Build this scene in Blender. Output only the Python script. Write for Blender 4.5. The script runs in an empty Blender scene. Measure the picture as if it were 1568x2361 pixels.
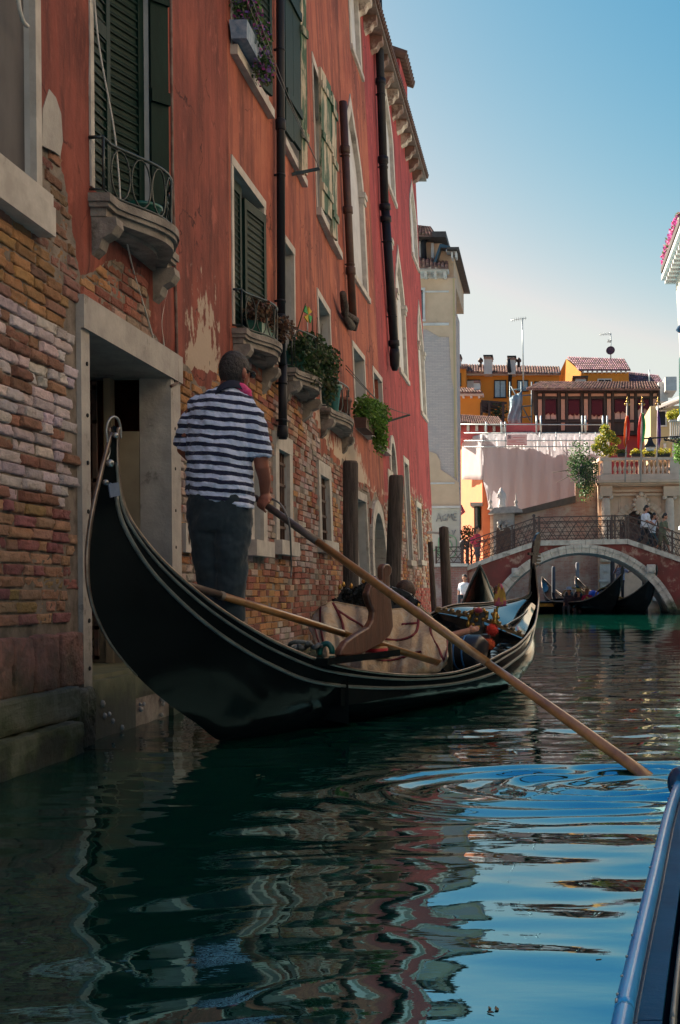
import bpy, bmesh, math, random
import numpy as np
from mathutils import Vector, Matrix, noise as mn
R = math.radians
random.seed(7)
S = bpy.context.scene
COL = S.collection
# ------------------------------------------------------------------ camera
F, HC, VX, VY, TH = 2700.0, 0.9, 1256.0, 1362.0, R(0.5)   # focal length in photo units, eye height above the water
cd = bpy.data.cameras.new('camera'); cam = bpy.data.objects.new('camera', cd); COL.objects.link(cam)
cam.location = (0, 0, HC); cam.rotation_euler = (R(90), TH, 0)
cd.sensor_width = 36; cd.sensor_fit = 'AUTO'; cd.lens = 36 * F / 2360
cd.shift_x = -(VX - 784) / 2360; cd.shift_y = (VY - 1180) / 2360
cd.clip_start = 0.05; cd.clip_end = 3000
S.camera = cam
# ------------------------------------------------------------------ light
SUN_EL, SUN_DIR = R(36), Vector((-0.86, 0.51))
w = bpy.data.worlds.new('World'); S.world = w; w.use_nodes = True
nt = w.node_tree; bg = nt.nodes['Background']
sky = nt.nodes.new('ShaderNodeTexSky'); sky.sky_type = 'NISHITA'; sky.sun_disc = False
sky.sun_elevation = SUN_EL; sky.sun_rotation = math.atan2(SUN_DIR.x, SUN_DIR.y)
sky.altitude = 0; sky.air_density = 1.0; sky.dust_density = 1.0; sky.ozone_density = 1.5
# sky colour response per channel: deeper blue aloft, pale towards the horizon
sc_, cc_ = nt.nodes.new('ShaderNodeSeparateColor'), nt.nodes.new('ShaderNodeCombineColor'); nt.links.new(sky.outputs[0], sc_.inputs[0])
for ch, (pw, am, mx) in enumerate(((3.2, .152, 4.25), (1.38, .615, 4.45), (.63, 1.39, 4.5))):
    prev = sc_.outputs[ch]
    for op, val in (('POWER', pw), ('MULTIPLY', am), ('MINIMUM', mx)):
        q_ = nt.nodes.new('ShaderNodeMath'); q_.operation = op; nt.links.new(prev, q_.inputs[0]); q_.inputs[1].default_value = val; prev = q_.outputs[0]
    nt.links.new(prev, cc_.inputs[ch])
nt.links.new(cc_.outputs[0], bg.inputs[0]); bg.inputs[1].default_value = 0.052
sd = bpy.data.lights.new('sun', 'SUN'); sun = bpy.data.objects.new('sun', sd); COL.objects.link(sun)
sd.energy = 5.0; sd.angle = R(0.5); sd.color = (1.0, 0.88, 0.72)
v = Vector((SUN_DIR.x * math.cos(SUN_EL), SUN_DIR.y * math.cos(SUN_EL), math.sin(SUN_EL)))
sun.rotation_euler = v.to_track_quat('Z', 'Y').to_euler()
S.view_settings.view_transform = 'Standard'; S.view_settings.look = 'None'
S.view_settings.exposure = 1.82; S.view_settings.gamma = 1.0
S.render.engine = 'CYCLES'
# ------------------------------------------------------------------ pixel helpers (photo units -> metres)
def ray(px, py):
    dx, dy = px - VX, VY - py
    return ((dx * math.cos(TH) + dy * math.sin(TH)) / F, (-dx * math.sin(TH) + dy * math.cos(TH)) / F)
def P(px, py, Y):
    a, b = ray(px, py); return Vector((a * Y, Y, HC + b * Y))
def sz(n, Y): return n * Y / F
def sm(a, b, x):
    t = min(1, max(0, (x - a) / (b - a))); return t * t * (3 - 2 * t)
WD = 2.8
def WX(Y, Z): return -WD - sm(12.5, 17, Y) * 0.04 * (Z - 1)
def wp(px, py):
    a, b = ray(px, py); Y = -WD / a
    for _ in range(12): Y = WX(Y, HC + b * Y) / a
    return Y, HC + b * Y
def M(y, z, o=0): return Vector((WX(y, z) + o, y, z))
# ------------------------------------------------------------------ mesh builder
class MB:
    def __init__(s): s.v = []; s.f = []; s.c = []; s.sm = []; s.col = (1, 1, 1)
    def add(s, vs, fs, smooth=False):
        o = len(s.v); s.v += [tuple(x) for x in vs]; s.c += [s.col] * len(vs)
        s.f += [tuple(i + o for i in f) for f in fs]; s.sm += [smooth] * len(fs); return s
    def hexa(s, p): # 8 pts: bottom 4 ccw, top 4
        return s.add(p, [(3, 2, 1, 0), (4, 5, 6, 7), (0, 1, 5, 4), (1, 2, 6, 5), (2, 3, 7, 6), (3, 0, 4, 7)])
    def box(s, a, b):
        x0, y0, z0 = a; x1, y1, z1 = b
        x0, x1 = min(x0, x1), max(x0, x1); y0, y1 = min(y0, y1), max(y0, y1); z0, z1 = min(z0, z1), max(z0, z1)
        return s.hexa([(x0, y0, z0), (x1, y0, z0), (x1, y1, z0), (x0, y1, z0), (x0, y0, z1), (x1, y0, z1), (x1, y1, z1), (x0, y1, z1)])
    def wbox(s, y0, y1, z0, z1, o0, o1): # box in wall coordinates
        return s.hexa([M(y0, z0, o0), M(y0, z0, o1), M(y1, z0, o1), M(y1, z0, o0), M(y0, z1, o0), M(y0, z1, o1), M(y1, z1, o1), M(y1, z1, o0)])
    def obox(s, o, u, v, w): # origin + three edge vectors
        o, u, v, w = Vector(o), Vector(u), Vector(v), Vector(w)
        return s.hexa([o, o + u, o + u + v, o + v, o + w, o + u + w, o + u + v + w, o + v + w])
    def bar(s, p, q, wd, ht=None, up=(0, 0, 1)):
        p, q = Vector(p), Vector(q); d = (q - p).normalized(); ht = ht or wd
        a = d.cross(Vector(up));  a = a.normalized() if a.length > 1e-4 else Vector((1, 0, 0)); b = a.cross(d)
        return s.obox(p - a * wd / 2 - b * ht / 2, a * wd, d * (q - p).length, b * ht)
    def tube(s, pts, r, n=8, cap=True, flat=1.0, closed=False):
        pts = [Vector(p) for p in pts]; m = len(pts)
        rs = r if isinstance(r, (list, tuple)) else [r] * m
        t = (pts[1] - pts[0]).normalized(); a = t.orthogonal().normalized(); vs = []
        for i, p in enumerate(pts):
            if closed: t = (pts[(i + 1) % m] - pts[i - 1])
            else: t = pts[min(i + 1, m - 1)] - pts[max(i - 1, 0)]
            t = t.normalized() if t.length > 1e-9 else Vector((0, 0, 1))
            a = (a - t * a.dot(t)); a = a.normalized() if a.length > 1e-6 else t.orthogonal().normalized(); b = t.cross(a)
            for k in range(n):
                g = 2 * math.pi * k / n; vs.append(p + (a * math.cos(g) + b * math.sin(g) * flat) * rs[i])
        fs = []
        for i in range(m if closed else m - 1):
            for k in range(n):
                j = (i + 1) % m; fs.append((i * n + k, i * n + (k + 1) % n, j * n + (k + 1) % n, j * n + k))
        if cap and not closed: fs += [tuple(range(n))[::-1], tuple((m - 1) * n + k for k in range(n))]
        return s.add(vs, fs, True)
    def lathe(s, c, prof, n=12, axis=None, ang=2 * math.pi):
        c = Vector(c); ax = Vector(axis).normalized() if axis else Vector((0, 0, 1)); a = ax.orthogonal().normalized(); b = ax.cross(a); vs = []
        for r, h in prof:
            for k in range(n):
                g = ang * k / n; vs.append(c + ax * h + (a * math.cos(g) + b * math.sin(g)) * r)
        m = len(prof); fs = [(i * n + k, i * n + (k + 1) % n, (i + 1) * n + (k + 1) % n, (i + 1) * n + k) for i in range(m - 1) for k in range(n)]
        fs += [tuple(range(n))[::-1], tuple((m - 1) * n + k for k in range(n))]
        return s.add(vs, fs, True)
    def prism(s, poly, ext):
        poly = [Vector(p) for p in poly]; e = Vector(ext); n = len(poly)
        vs = poly + [p + e for p in poly]
        fs = [tuple(range(n)), tuple(range(2 * n - 1, n - 1, -1))] + [(i, i + n, (i + 1) % n + n, (i + 1) % n) for i in range(n)]
        return s.add(vs, fs)
    def ball(s, c, r, n=10, m=7, sc=(1, 1, 1)):
        c = Vector(c); vs = []; fs = []
        for i in range(m + 1):
            t = math.pi * i / m
            for k in range(n):
                g = 2 * math.pi * k / n
                vs.append(c + Vector((math.sin(t) * math.cos(g) * sc[0], math.sin(t) * math.sin(g) * sc[1], math.cos(t) * sc[2])) * r)
        for i in range(m):
            for k in range(n): fs.append((i * n + k, (i + 1) * n + k, (i + 1) * n + (k + 1) % n, i * n + (k + 1) % n))
        return s.add(vs, fs, True)
    def grid(s, rows, smooth=True, closed=False):
        n = len(rows[0]); vs = [p for r in rows for p in r]; fs = []
        for i in range(len(rows) - 1):
            for k in range(n if closed else n - 1):
                fs.append((i * n + k, i * n + (k + 1) % n, (i + 1) * n + (k + 1) % n, (i + 1) * n + k))
        return s.add(vs, fs, smooth)
    def build(s, name, mat, parent=None, base=None, fix=True):
        if base is not None: o = Vector(base)
        elif parent is not None:
            o = Vector((0, 0, 0))
        elif s.v:
            a = np.array(s.v); o = Vector(((a[:, 0].min() + a[:, 0].max()) / 2, (a[:, 1].min() + a[:, 1].max()) / 2, a[:, 2].min()))
        else: o = Vector((0, 0, 0))
        off = wloc(parent) if parent is not None else o
        me = bpy.data.meshes.new(name)
        vv = [(x - off.x, y - off.y, z - off.z) for x, y, z in s.v]
        me.from_pydata(vv, [], s.f); me.update()
        me.polygons.foreach_set('use_smooth', s.sm)
        at = me.color_attributes.new('tint', 'FLOAT_COLOR', 'POINT')
        arr = np.ones((len(s.v), 4), dtype=np.float32)
        if s.v: arr[:, :3] = np.array(s.c, dtype=np.float32)[:, :3]
        at.data.foreach_set('color', arr.ravel())
        if fix:
            bm = bmesh.new(); bm.from_mesh(me); bmesh.ops.recalc_face_normals(bm, faces=bm.faces); bm.to_mesh(me); bm.free()
        if mat: me.materials.append(mat)
        ob = bpy.data.objects.new(name, me); COL.objects.link(ob)
        if parent is not None: ob.parent = parent
        else: ob.location = o
        return ob
def wloc(o):
    p = Vector((0, 0, 0))
    while o is not None: p += Vector(o.location); o = o.parent
    return p
def tag(o, label=None, cat=None, group=None, kind=None):
    if label: o['label'] = label
    if cat: o['category'] = cat
    if group: o['group'] = group
    if kind: o['kind'] = kind
    return o
def thing(name, loc, label, cat, group=None):
    o = bpy.data.objects.new(name, None); COL.objects.link(o); o.location = Vector(loc); o.empty_display_size = .2
    return tag(o, label, cat, group)
def copy_tree(o, parent=None):
    c = o.copy(); COL.objects.link(c)
    if parent is not None: c.parent = parent
    for ch in list(o.children): copy_tree(ch, c)
    return c
def catmull(pts, n):
    pts = [Vector(p) for p in pts]; out = []; m = len(pts)
    for i in range(m - 1):
        p0, p1, p2, p3 = pts[max(i - 1, 0)], pts[i], pts[i + 1], pts[min(i + 2, m - 1)]
        for k in range(n):
            t = k / n
            out.append(0.5 * ((2 * p1) + (-p0 + p2) * t + (2 * p0 - 5 * p1 + 4 * p2 - p3) * t * t + (-p0 + 3 * p1 - 3 * p2 + p3) * t ** 3))
    out.append(pts[-1]); return out
# ------------------------------------------------------------------ materials
def rgb(c): return (c[0], c[1], c[2], 1)
MATS = {}
def mat(name, c1, c2=None, rough=0.7, metal=0.0, scale=6, bump=0.2, stretch=(1, 1, 1), detail=6, tint=False, damp=False, c3=None, c3_scale=1.2, c3_amt=.55, spec=0.5, trans=0, coat=0, bdist=.01, sheen=0, ramp=(.35, .65)):
    if name in MATS: return MATS[name]
    m = bpy.data.materials.new(name); m.use_nodes = True; MATS[name] = m
    n = m.node_tree; N = n.nodes; L = n.links; b = N['Principled BSDF']
    tc = N.new('ShaderNodeTexCoord'); mp = N.new('ShaderNodeMapping'); mp.inputs['Scale'].default_value = stretch
    L.new(tc.outputs['Object'], mp.inputs[0])
    ns = N.new('ShaderNodeTexNoise'); ns.inputs['Scale'].default_value = scale; ns.inputs['Detail'].default_value = detail; ns.inputs['Roughness'].default_value = .6
    L.new(mp.outputs[0], ns.inputs[0])
    def mix(f, a, bb, mode='MIX'):
        x = N.new('ShaderNodeMix'); x.data_type = 'RGBA'; x.blend_type = mode
        for i, val in ((0, f), (6, a), (7, bb)):
            if hasattr(val, 'links') or hasattr(val, 'is_linked'): L.new(val, x.inputs[i])
            else: x.inputs[i].default_value = val
        return x.outputs[2]
    def rmp(sock, a, bb):
        r = N.new('ShaderNodeMapRange'); r.inputs[1].default_value = a; r.inputs[2].default_value = bb; r.clamp = True
        L.new(sock, r.inputs[0]); return r.outputs[0]
    c2 = c2 or tuple(x * .7 for x in c1)
    col = mix(rmp(ns.outputs[0], *ramp), rgb(c1), rgb(c2))
    if c3:
        n2 = N.new('ShaderNodeTexNoise'); n2.inputs['Scale'].default_value = c3_scale; n2.inputs['Detail'].default_value = 8; n2.inputs['Roughness'].default_value = .7
        L.new(mp.outputs[0], n2.inputs[0]); col = mix(rmp(n2.outputs[0], c3_amt, c3_amt + .08), col, rgb(c3))
    if tint:
        a = N.new('ShaderNodeAttribute'); a.attribute_name = 'tint'; col = mix(1.0, col, a.outputs[0], 'MULTIPLY')
    if damp:
        g = N.new('ShaderNodeNewGeometry'); sx = N.new('ShaderNodeSeparateXYZ'); L.new(g.outputs['Position'], sx.inputs[0])
        n3 = N.new('ShaderNodeTexNoise'); n3.inputs['Scale'].default_value = 3; n3.inputs['Detail'].default_value = 6; L.new(g.outputs['Position'], n3.inputs[0])
        ma = N.new('ShaderNodeMath'); ma.operation = 'MULTIPLY_ADD'; L.new(n3.outputs[0], ma.inputs[0]); ma.inputs[1].default_value = -0.9; L.new(sx.outputs[2], ma.inputs[2])
        col = mix(rmp(ma.outputs[0], .1, -.3), col, rgb((.035, .05, .02)))
        col = mix(rmp(ma.outputs[0], -.25, -.42), col, rgb((.012, .016, .01)))
    L.new(col, b.inputs['Base Color'])
    b.inputs['Roughness'].default_value = rough; b.inputs['Metallic'].default_value = metal; b.inputs['Specular IOR Level'].default_value = spec
    if trans: b.inputs['Transmission Weight'].default_value = trans
    if coat: b.inputs['Coat Weight'].default_value = coat; b.inputs['Coat Roughness'].default_value = .08
    if sheen: b.inputs['Sheen Weight'].default_value = sheen
    if bump:
        n4 = N.new('ShaderNodeTexNoise'); n4.inputs['Scale'].default_value = scale * 3; n4.inputs['Detail'].default_value = 8; n4.inputs['Roughness'].default_value = .65
        L.new(mp.outputs[0], n4.inputs[0])
        bp = N.new('ShaderNodeBump'); bp.inputs['Strength'].default_value = bump; bp.inputs['Distance'].default_value = bdist
        L.new(n4.outputs[0], bp.inputs['Height']); L.new(bp.outputs[0], b.inputs['Normal'])
    return m
def leafmat(name, c):
    if name in MATS: return MATS[name]
    m = bpy.data.materials.new(name); m.use_nodes = True; MATS[name] = m
    N = m.node_tree.nodes; L = m.node_tree.links; b = N['Principled BSDF']
    a = N.new('ShaderNodeAttribute'); a.attribute_name = 'tint'
    x = N.new('ShaderNodeMix'); x.data_type = 'RGBA'; x.blend_type = 'MULTIPLY'; x.inputs[0].default_value = 1; x.inputs[6].default_value = rgb(c)
    L.new(a.outputs[0], x.inputs[7]); L.new(x.outputs[2], b.inputs['Base Color']); b.inputs['Roughness'].default_value = .55
    t = N.new('ShaderNodeBsdfTranslucent'); L.new(x.outputs[2], t.inputs[0])
    ad = N.new('ShaderNodeMixShader'); ad.inputs[0].default_value = .35
    L.new(b.outputs[0], ad.inputs[1]); L.new(t.outputs[0], ad.inputs[2]); L.new(ad.outputs[0], N['Material Output'].inputs[0])
    return m
def plaster(name, c1, c2, dark, pale, brick=(.13, .110, .095), extra=None):
    """rendered wall: vertical streaks, pale lime patches, attribute 'bm' = bare brick backing"""
    m = bpy.data.materials.new(name); m.use_nodes = True
    N = m.node_tree.nodes; L = m.node_tree.links; b = N['Principled BSDF']
    tc = N.new('ShaderNodeTexCoord')
    def ns(scale, st=(1, 1, 1), det=8, ro=.65):
        mp = N.new('ShaderNodeMapping'); mp.inputs['Scale'].default_value = st; L.new(tc.outputs['Object'], mp.inputs[0])
        x = N.new('ShaderNodeTexNoise'); x.inputs['Scale'].default_value = scale; x.inputs['Detail'].default_value = det; x.inputs['Roughness'].default_value = ro
        L.new(mp.outputs[0], x.inputs[0]); return x.outputs[0]
    def rmp(s, a, c):
        r = N.new('ShaderNodeMapRange'); r.inputs[1].default_value = a; r.inputs[2].default_value = c; L.new(s, r.inputs[0]); return r.outputs[0]
    def mix(f, a, c, k=1.0):
        x = N.new('ShaderNodeMix'); x.data_type = 'RGBA'
        if k != 1.0:
            mm = N.new('ShaderNodeMath'); mm.operation = 'MULTIPLY'; L.new(f, mm.inputs[0]); mm.inputs[1].default_value = k; f = mm.outputs[0]
        L.new(f, x.inputs[0])
        for i, val in ((6, a), (7, c)):
            if isinstance(val, tuple): x.inputs[i].default_value = rgb(val)
            else: L.new(val, x.inputs[i])
        return x.outputs[2]
    col = mix(rmp(ns(1.1), .35, .65), c1, c2)
    col = mix(rmp(ns(2.0, (1, 2.0, .22)), .45, .66), col, dark, .85)
    col = mix(rmp(ns(3.4, (1, 3.2, .12)), .58, .70), col, tuple(x * .6 for x in dark), .7)
    col = mix(rmp(ns(1.3, (1, 1.6, .5)), .50, .72), col, tuple(x * .45 for x in dark), .7)
    col = mix(rmp(ns(3.1, (1, 1.1, .8)), .60, .66), col, tuple(min(1, x * 1.35 + .02) for x in c1), .5)
    col = mix(rmp(ns(30, (1, 1, .6)), .60, .72), col, tuple(x * .6 for x in c2), .6)
    col = mix(rmp(ns(14, (1, 1.5, .35)), .56, .75), col, tuple(min(1, x * 1.5) for x in c1), .45)
    # fine cracks
    vo = N.new('ShaderNodeTexVoronoi'); vo.feature = 'DISTANCE_TO_EDGE'; vo.inputs['Scale'].default_value = .75
    wv = N.new('ShaderNodeVectorMath'); wv.operation = 'MULTIPLY_ADD'; nz = N.new('ShaderNodeTexNoise'); nz.inputs['Scale'].default_value = 2.2; nz.inputs['Detail'].default_value = 8; L.new(tc.outputs['Object'], nz.inputs[0])
    L.new(nz.outputs[1], wv.inputs[0]); wv.inputs[1].default_value = (.9, .9, .9); L.new(tc.outputs['Object'], wv.inputs[2]); L.new(wv.outputs[0], vo.inputs[0])
    cm = N.new('ShaderNodeMath'); cm.operation = 'MULTIPLY'; L.new(rmp(vo.outputs['Distance'], .010, .002), cm.inputs[0]); L.new(rmp(ns(.7), .48, .56), cm.inputs[1])
    col = mix(cm.outputs[0], col, tuple(x * .35 for x in dark), .85)
    ab = N.new('ShaderNodeAttribute'); ab.attribute_name = 'bm'
    ap = N.new('ShaderNodeAttribute'); ap.attribute_name = 'peel'
    jag = ns(9, (1, 1, .55)); 
    ad = N.new('ShaderNodeMath'); ad.operation = 'MULTIPLY_ADD'; L.new(jag, ad.inputs[0]); ad.inputs[1].default_value = 1.1; L.new(ap.outputs['Fac'], ad.inputs[2])
    col = mix(rmp(ad.outputs[0], 1.02, 1.08), col, pale)
    ad2 = N.new('ShaderNodeMath'); ad2.operation = 'MULTIPLY_ADD'; L.new(jag, ad2.inputs[0]); ad2.inputs[1].default_value = .5; L.new(ab.outputs['Fac'], ad2.inputs[2])
    mort = mix(rmp(ns(7), .4, .6), brick, tuple(x * 1.9 for x in brick))
    col = mix(rmp(ad2.outputs[0], .73, .77), col, mort)
    L.new(col, b.inputs['Base Color']); b.inputs['Roughness'].default_value = .92; b.inputs['Specular IOR Level'].default_value = .25
    bp = N.new('ShaderNodeBump'); bp.inputs['Strength'].default_value = .55; bp.inputs['Distance'].default_value = .012
    L.new(ns(24), bp.inputs['Height']); L.new(bp.outputs[0], b.inputs['Normal'])
    return m
def brickmat(name, c1, c2, mortar, bw=.24, bh=.068, axes='XZ', white=None, wa=.55):
    """shader bricks for far walls"""
    m = bpy.data.materials.new(name); m.use_nodes = True
    N = m.node_tree.nodes; L = m.node_tree.links; b = N['Principled BSDF']
    tc = N.new('ShaderNodeTexCoord'); sp = N.new('ShaderNodeSeparateXYZ'); cb = N.new('ShaderNodeCombineXYZ')
    L.new(tc.outputs['Object'], sp.inputs[0])
    for i, a in enumerate(axes): L.new(sp.outputs['XYZ'.index(a)], cb.inputs[i])
    br = N.new('ShaderNodeTexBrick'); br.inputs['Scale'].default_value = 1; br.inputs['Brick Width'].default_value = bw; br.inputs['Row Height'].default_value = bh
    br.inputs['Mortar Size'].default_value = .008; br.inputs['Color1'].default_value = rgb(c1); br.inputs['Color2'].default_value = rgb(c2); br.inputs['Mortar'].default_value = rgb(mortar); br.inputs['Bias'].default_value = 0
    L.new(cb.outputs[0], br.inputs[0])
    n2 = N.new('ShaderNodeTexNoise'); n2.inputs['Scale'].default_value = .9; n2.inputs['Detail'].default_value = 9; n2.inputs['Roughness'].default_value = .7; L.new(tc.outputs['Object'], n2.inputs[0])
    r = N.new('ShaderNodeMapRange'); r.inputs[1].default_value = wa; r.inputs[2].default_value = wa + .12; L.new(n2.outputs[0], r.inputs[0])
    x = N.new('ShaderNodeMix'); x.data_type = 'RGBA'; x.inputs[7].default_value = rgb(white or tuple(q * .6 for q in c1))
    mm = N.new('ShaderNodeMath'); mm.operation = 'MULTIPLY'; mm.inputs[1].default_value = .75; L.new(r.outputs[0], mm.inputs[0]); L.new(mm.outputs[0], x.inputs[0])
    L.new(br.outputs[0], x.inputs[6]); L.new(x.outputs[2], b.inputs['Base Color']); b.inputs['Roughness'].default_value = .95
    bp = N.new('ShaderNodeBump'); bp.inputs['Strength'].default_value = .5; bp.inputs['Distance'].default_value = .01; L.new(br.outputs[1], bp.inputs['Height']); bp.invert = True
    L.new(bp.outputs[0], b.inputs['Normal'])
    return m
def fbm(x, y, z=0, o=4):
    v = 0; a = 1; t = 0
    for _ in range(o): v += a * mn.noise(Vector((x, y, z))); t += a; a *= .5; x *= 2.03; y *= 2.03; z *= 2.03
    return v / t
STONE = mat('istrian_stone', (.52, .49, .45), (.36, .33, .30), rough=.85, scale=5, bump=.5, c3=(.2, .18, .16), c3_amt=.6, damp=True)
STONE_D = mat('dark_stone', (.30, .27, .24), (.16, .14, .125), rough=.9, scale=6, bump=.7, bdist=.02, c3=(.07, .06, .05), c3_amt=.52, damp=True)
GREEN = mat('green_paint', (.005, .020, .017), (.008, .028, .023), rough=.55, scale=10, bump=.2, c3=(.10, .09, .075), c3_scale=9, c3_amt=.70, spec=.12, stretch=(1, 1, .3))
PEEL = mat('peeling_green_paint', (.015, .065, .032), (.02, .08, .04), rough=.7, scale=8, bump=.4, c3=(.42, .36, .27), c3_scale=5, c3_amt=.47, stretch=(1, 1, .22))
IRON = mat('wrought_iron', (.03, .045, .045), (.06, .07, .07), rough=.4, metal=.5, scale=20)
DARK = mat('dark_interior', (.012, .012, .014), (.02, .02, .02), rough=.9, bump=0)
PIPE = mat('black_pipe', (.010, .013, .020), (.018, .020, .026), rough=.5, scale=4, spec=.2)
RUST = mat('rusty_pipe', (.075, .035, .026), (.045, .024, .02), rough=.6, scale=6)
WOODP = mat('weathered_post_wood', (.105, .085, .075), (.035, .028, .026), rough=.9, scale=5, bump=.9, bdist=.02, stretch=(6, 6, .5))
BRICK = mat('old_brick', (.85, .85, .85), (1.15, 1.1, 1.1), rough=.95, scale=16, bump=1.0, bdist=.016, tint=True, damp=True, c3=(.50, .46, .44), c3_scale=9, c3_amt=.60)
WHITE = mat('white_cable', (.55, .53, .50), rough=.6, bump=0)
TILE = mat('roof_tile', (.24, .13, .10), (.13, .075, .065), rough=.9, scale=3, bump=.3, tint=True, c3=(.5, .42, .34), c3_scale=4, c3_amt=.6)
FOL = leafmat('leaf_green', (1, 1, 1))
GLASS = mat('window_glass', (.02, .03, .04), (.03, .04, .05), rough=.08, bump=0, spec=1)
def foliage(name, parent, blobs, n, ls, cols, seed=1, stems=None, drop=0):
    """leaf-sized faces spread through several clump volumes"""
    rn = random.Random(seed); mb = MB()
    tot = sum(b[1] * b[1] for b in blobs)
    for c, r, *sc in blobs:
        sc = sc[0] if sc else (1, 1, 1); c = Vector(c); k = int(n * r * r / tot) + 1
        for _ in range(k):
            d = Vector((rn.gauss(0, 1), rn.gauss(0, 1), rn.gauss(0, 1))).normalized() * (rn.random() ** .45) * r
            p = c + Vector((d.x * sc[0], d.y * sc[1], d.z * sc[2]))
            if drop: p.z -= drop * rn.random() ** 3
            u = Vector((rn.gauss(0, 1), rn.gauss(0, 1), rn.gauss(0, 1))).normalized(); t = u.orthogonal().normalized() * ls * rn.uniform(.5, 1.2) * .5; w_ = u.cross(t.normalized()) * 1
            u2 = u.cross(t).normalized() * ls * rn.uniform(.7, 1.3) * .6
            q = rn.choice(cols); g = rn.uniform(.6, 1.3); mb.col = (q[0] * g, q[1] * g, q[2] * g)
            mb.add([p - u2, p + t, p + u2 + u * ls * .12, p - t], [(0, 1, 2, 3)])
    if stems:
        mb.col = (.05, .05, .02)
        for a, b in stems:
            a, b = Vector(a), Vector(b); mid = (a + b) / 2 + Vector((rn.uniform(-1, 1), rn.uniform(-1, 1), rn.uniform(-1, 1))) * (b - a).length * .1
            mb.tube([a, mid, b], [ls * .25, ls * .18, ls * .08], 5)
    return mb.build(name, FOL, parent, fix=False)
# ------------------------------------------------------------------ water
def water_material():
    m = bpy.data.materials.new('canal_water'); m.use_nodes = True
    N = m.node_tree.nodes; L = m.node_tree.links; out = N['Material Output']; b = N['Principled BSDF']
    b.inputs['Base Color'].default_value = (.001, .026, .019, 1); b.inputs['Roughness'].default_value = .5; b.inputs['Specular IOR Level'].default_value = 0
    g = N.new('ShaderNodeBsdfGlossy'); g.inputs['Roughness'].default_value = .015; g.inputs['Color'].default_value = (.34, .80, 1.0, 1)
    lw = N.new('ShaderNodeLayerWeight'); lw.inputs[0].default_value = .5; mr = N.new('ShaderNodeMapRange'); mr.inputs[1].default_value = .72; mr.inputs[2].default_value = .92; L.new(lw.outputs['Facing'], mr.inputs[0])
    gc = N.new('ShaderNodeMix'); gc.data_type = 'RGBA'; L.new(mr.outputs[0], gc.inputs[0]); gc.inputs[6].default_value = (.36, .80, 1.0, 1); gc.inputs[7].default_value = (.95, .88, .84, 1); L.new(gc.outputs[2], g.inputs['Color'])
    fr = N.new('ShaderNodeFresnel'); fr.inputs['IOR'].default_value = 6.5
    tc = N.new('ShaderNodeTexCoord'); mp = N.new('ShaderNodeMapping'); mp.inputs['Scale'].default_value = (.8, 2.2, 1); L.new(tc.outputs['Object'], mp.inputs[0])
    n1 = N.new('ShaderNodeTexNoise'); n1.inputs['Scale'].default_value = 9; n1.inputs['Detail'].default_value = 3; L.new(mp.outputs[0], n1.inputs[0])
    bp = N.new('ShaderNodeBump'); bp.inputs['Strength'].default_value = .05; bp.inputs['Distance'].default_value = .01; L.new(n1.outputs[0], bp.inputs['Height'])
    for x in (b, g, fr): L.new(bp.outputs[0], x.inputs['Normal'])
    mx = N.new('ShaderNodeMixShader'); L.new(fr.outputs[0], mx.inputs[0]); L.new(b.outputs[0], mx.inputs[1]); L.new(g.outputs[0], mx.inputs[2]); L.new(mx.outputs[0], out.inputs[0])
    return m
def vnoise(x, y, seed):
    """smooth gradient noise on numpy arrays"""
    rs = np.random.RandomState(seed); g = rs.uniform(0, 2 * np.pi, (256, 256)); gx, gy = np.cos(g), np.sin(g)
    xi, yi = np.floor(x).astype(int), np.floor(y).astype(int); fx, fy = x - xi, y - yi
    u = fx * fx * fx * (fx * (fx * 6 - 15) + 10); v_ = fy * fy * fy * (fy * (fy * 6 - 15) + 10)
    def d(i, j): a, b_ = (xi + i) & 255, (yi + j) & 255; return gx[a, b_] * (fx - i) + gy[a, b_] * (fy - j)
    return (d(0, 0) * (1 - u) + d(1, 0) * u) * (1 - v_) + (d(0, 1) * (1 - u) + d(1, 1) * u) * v_
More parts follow.
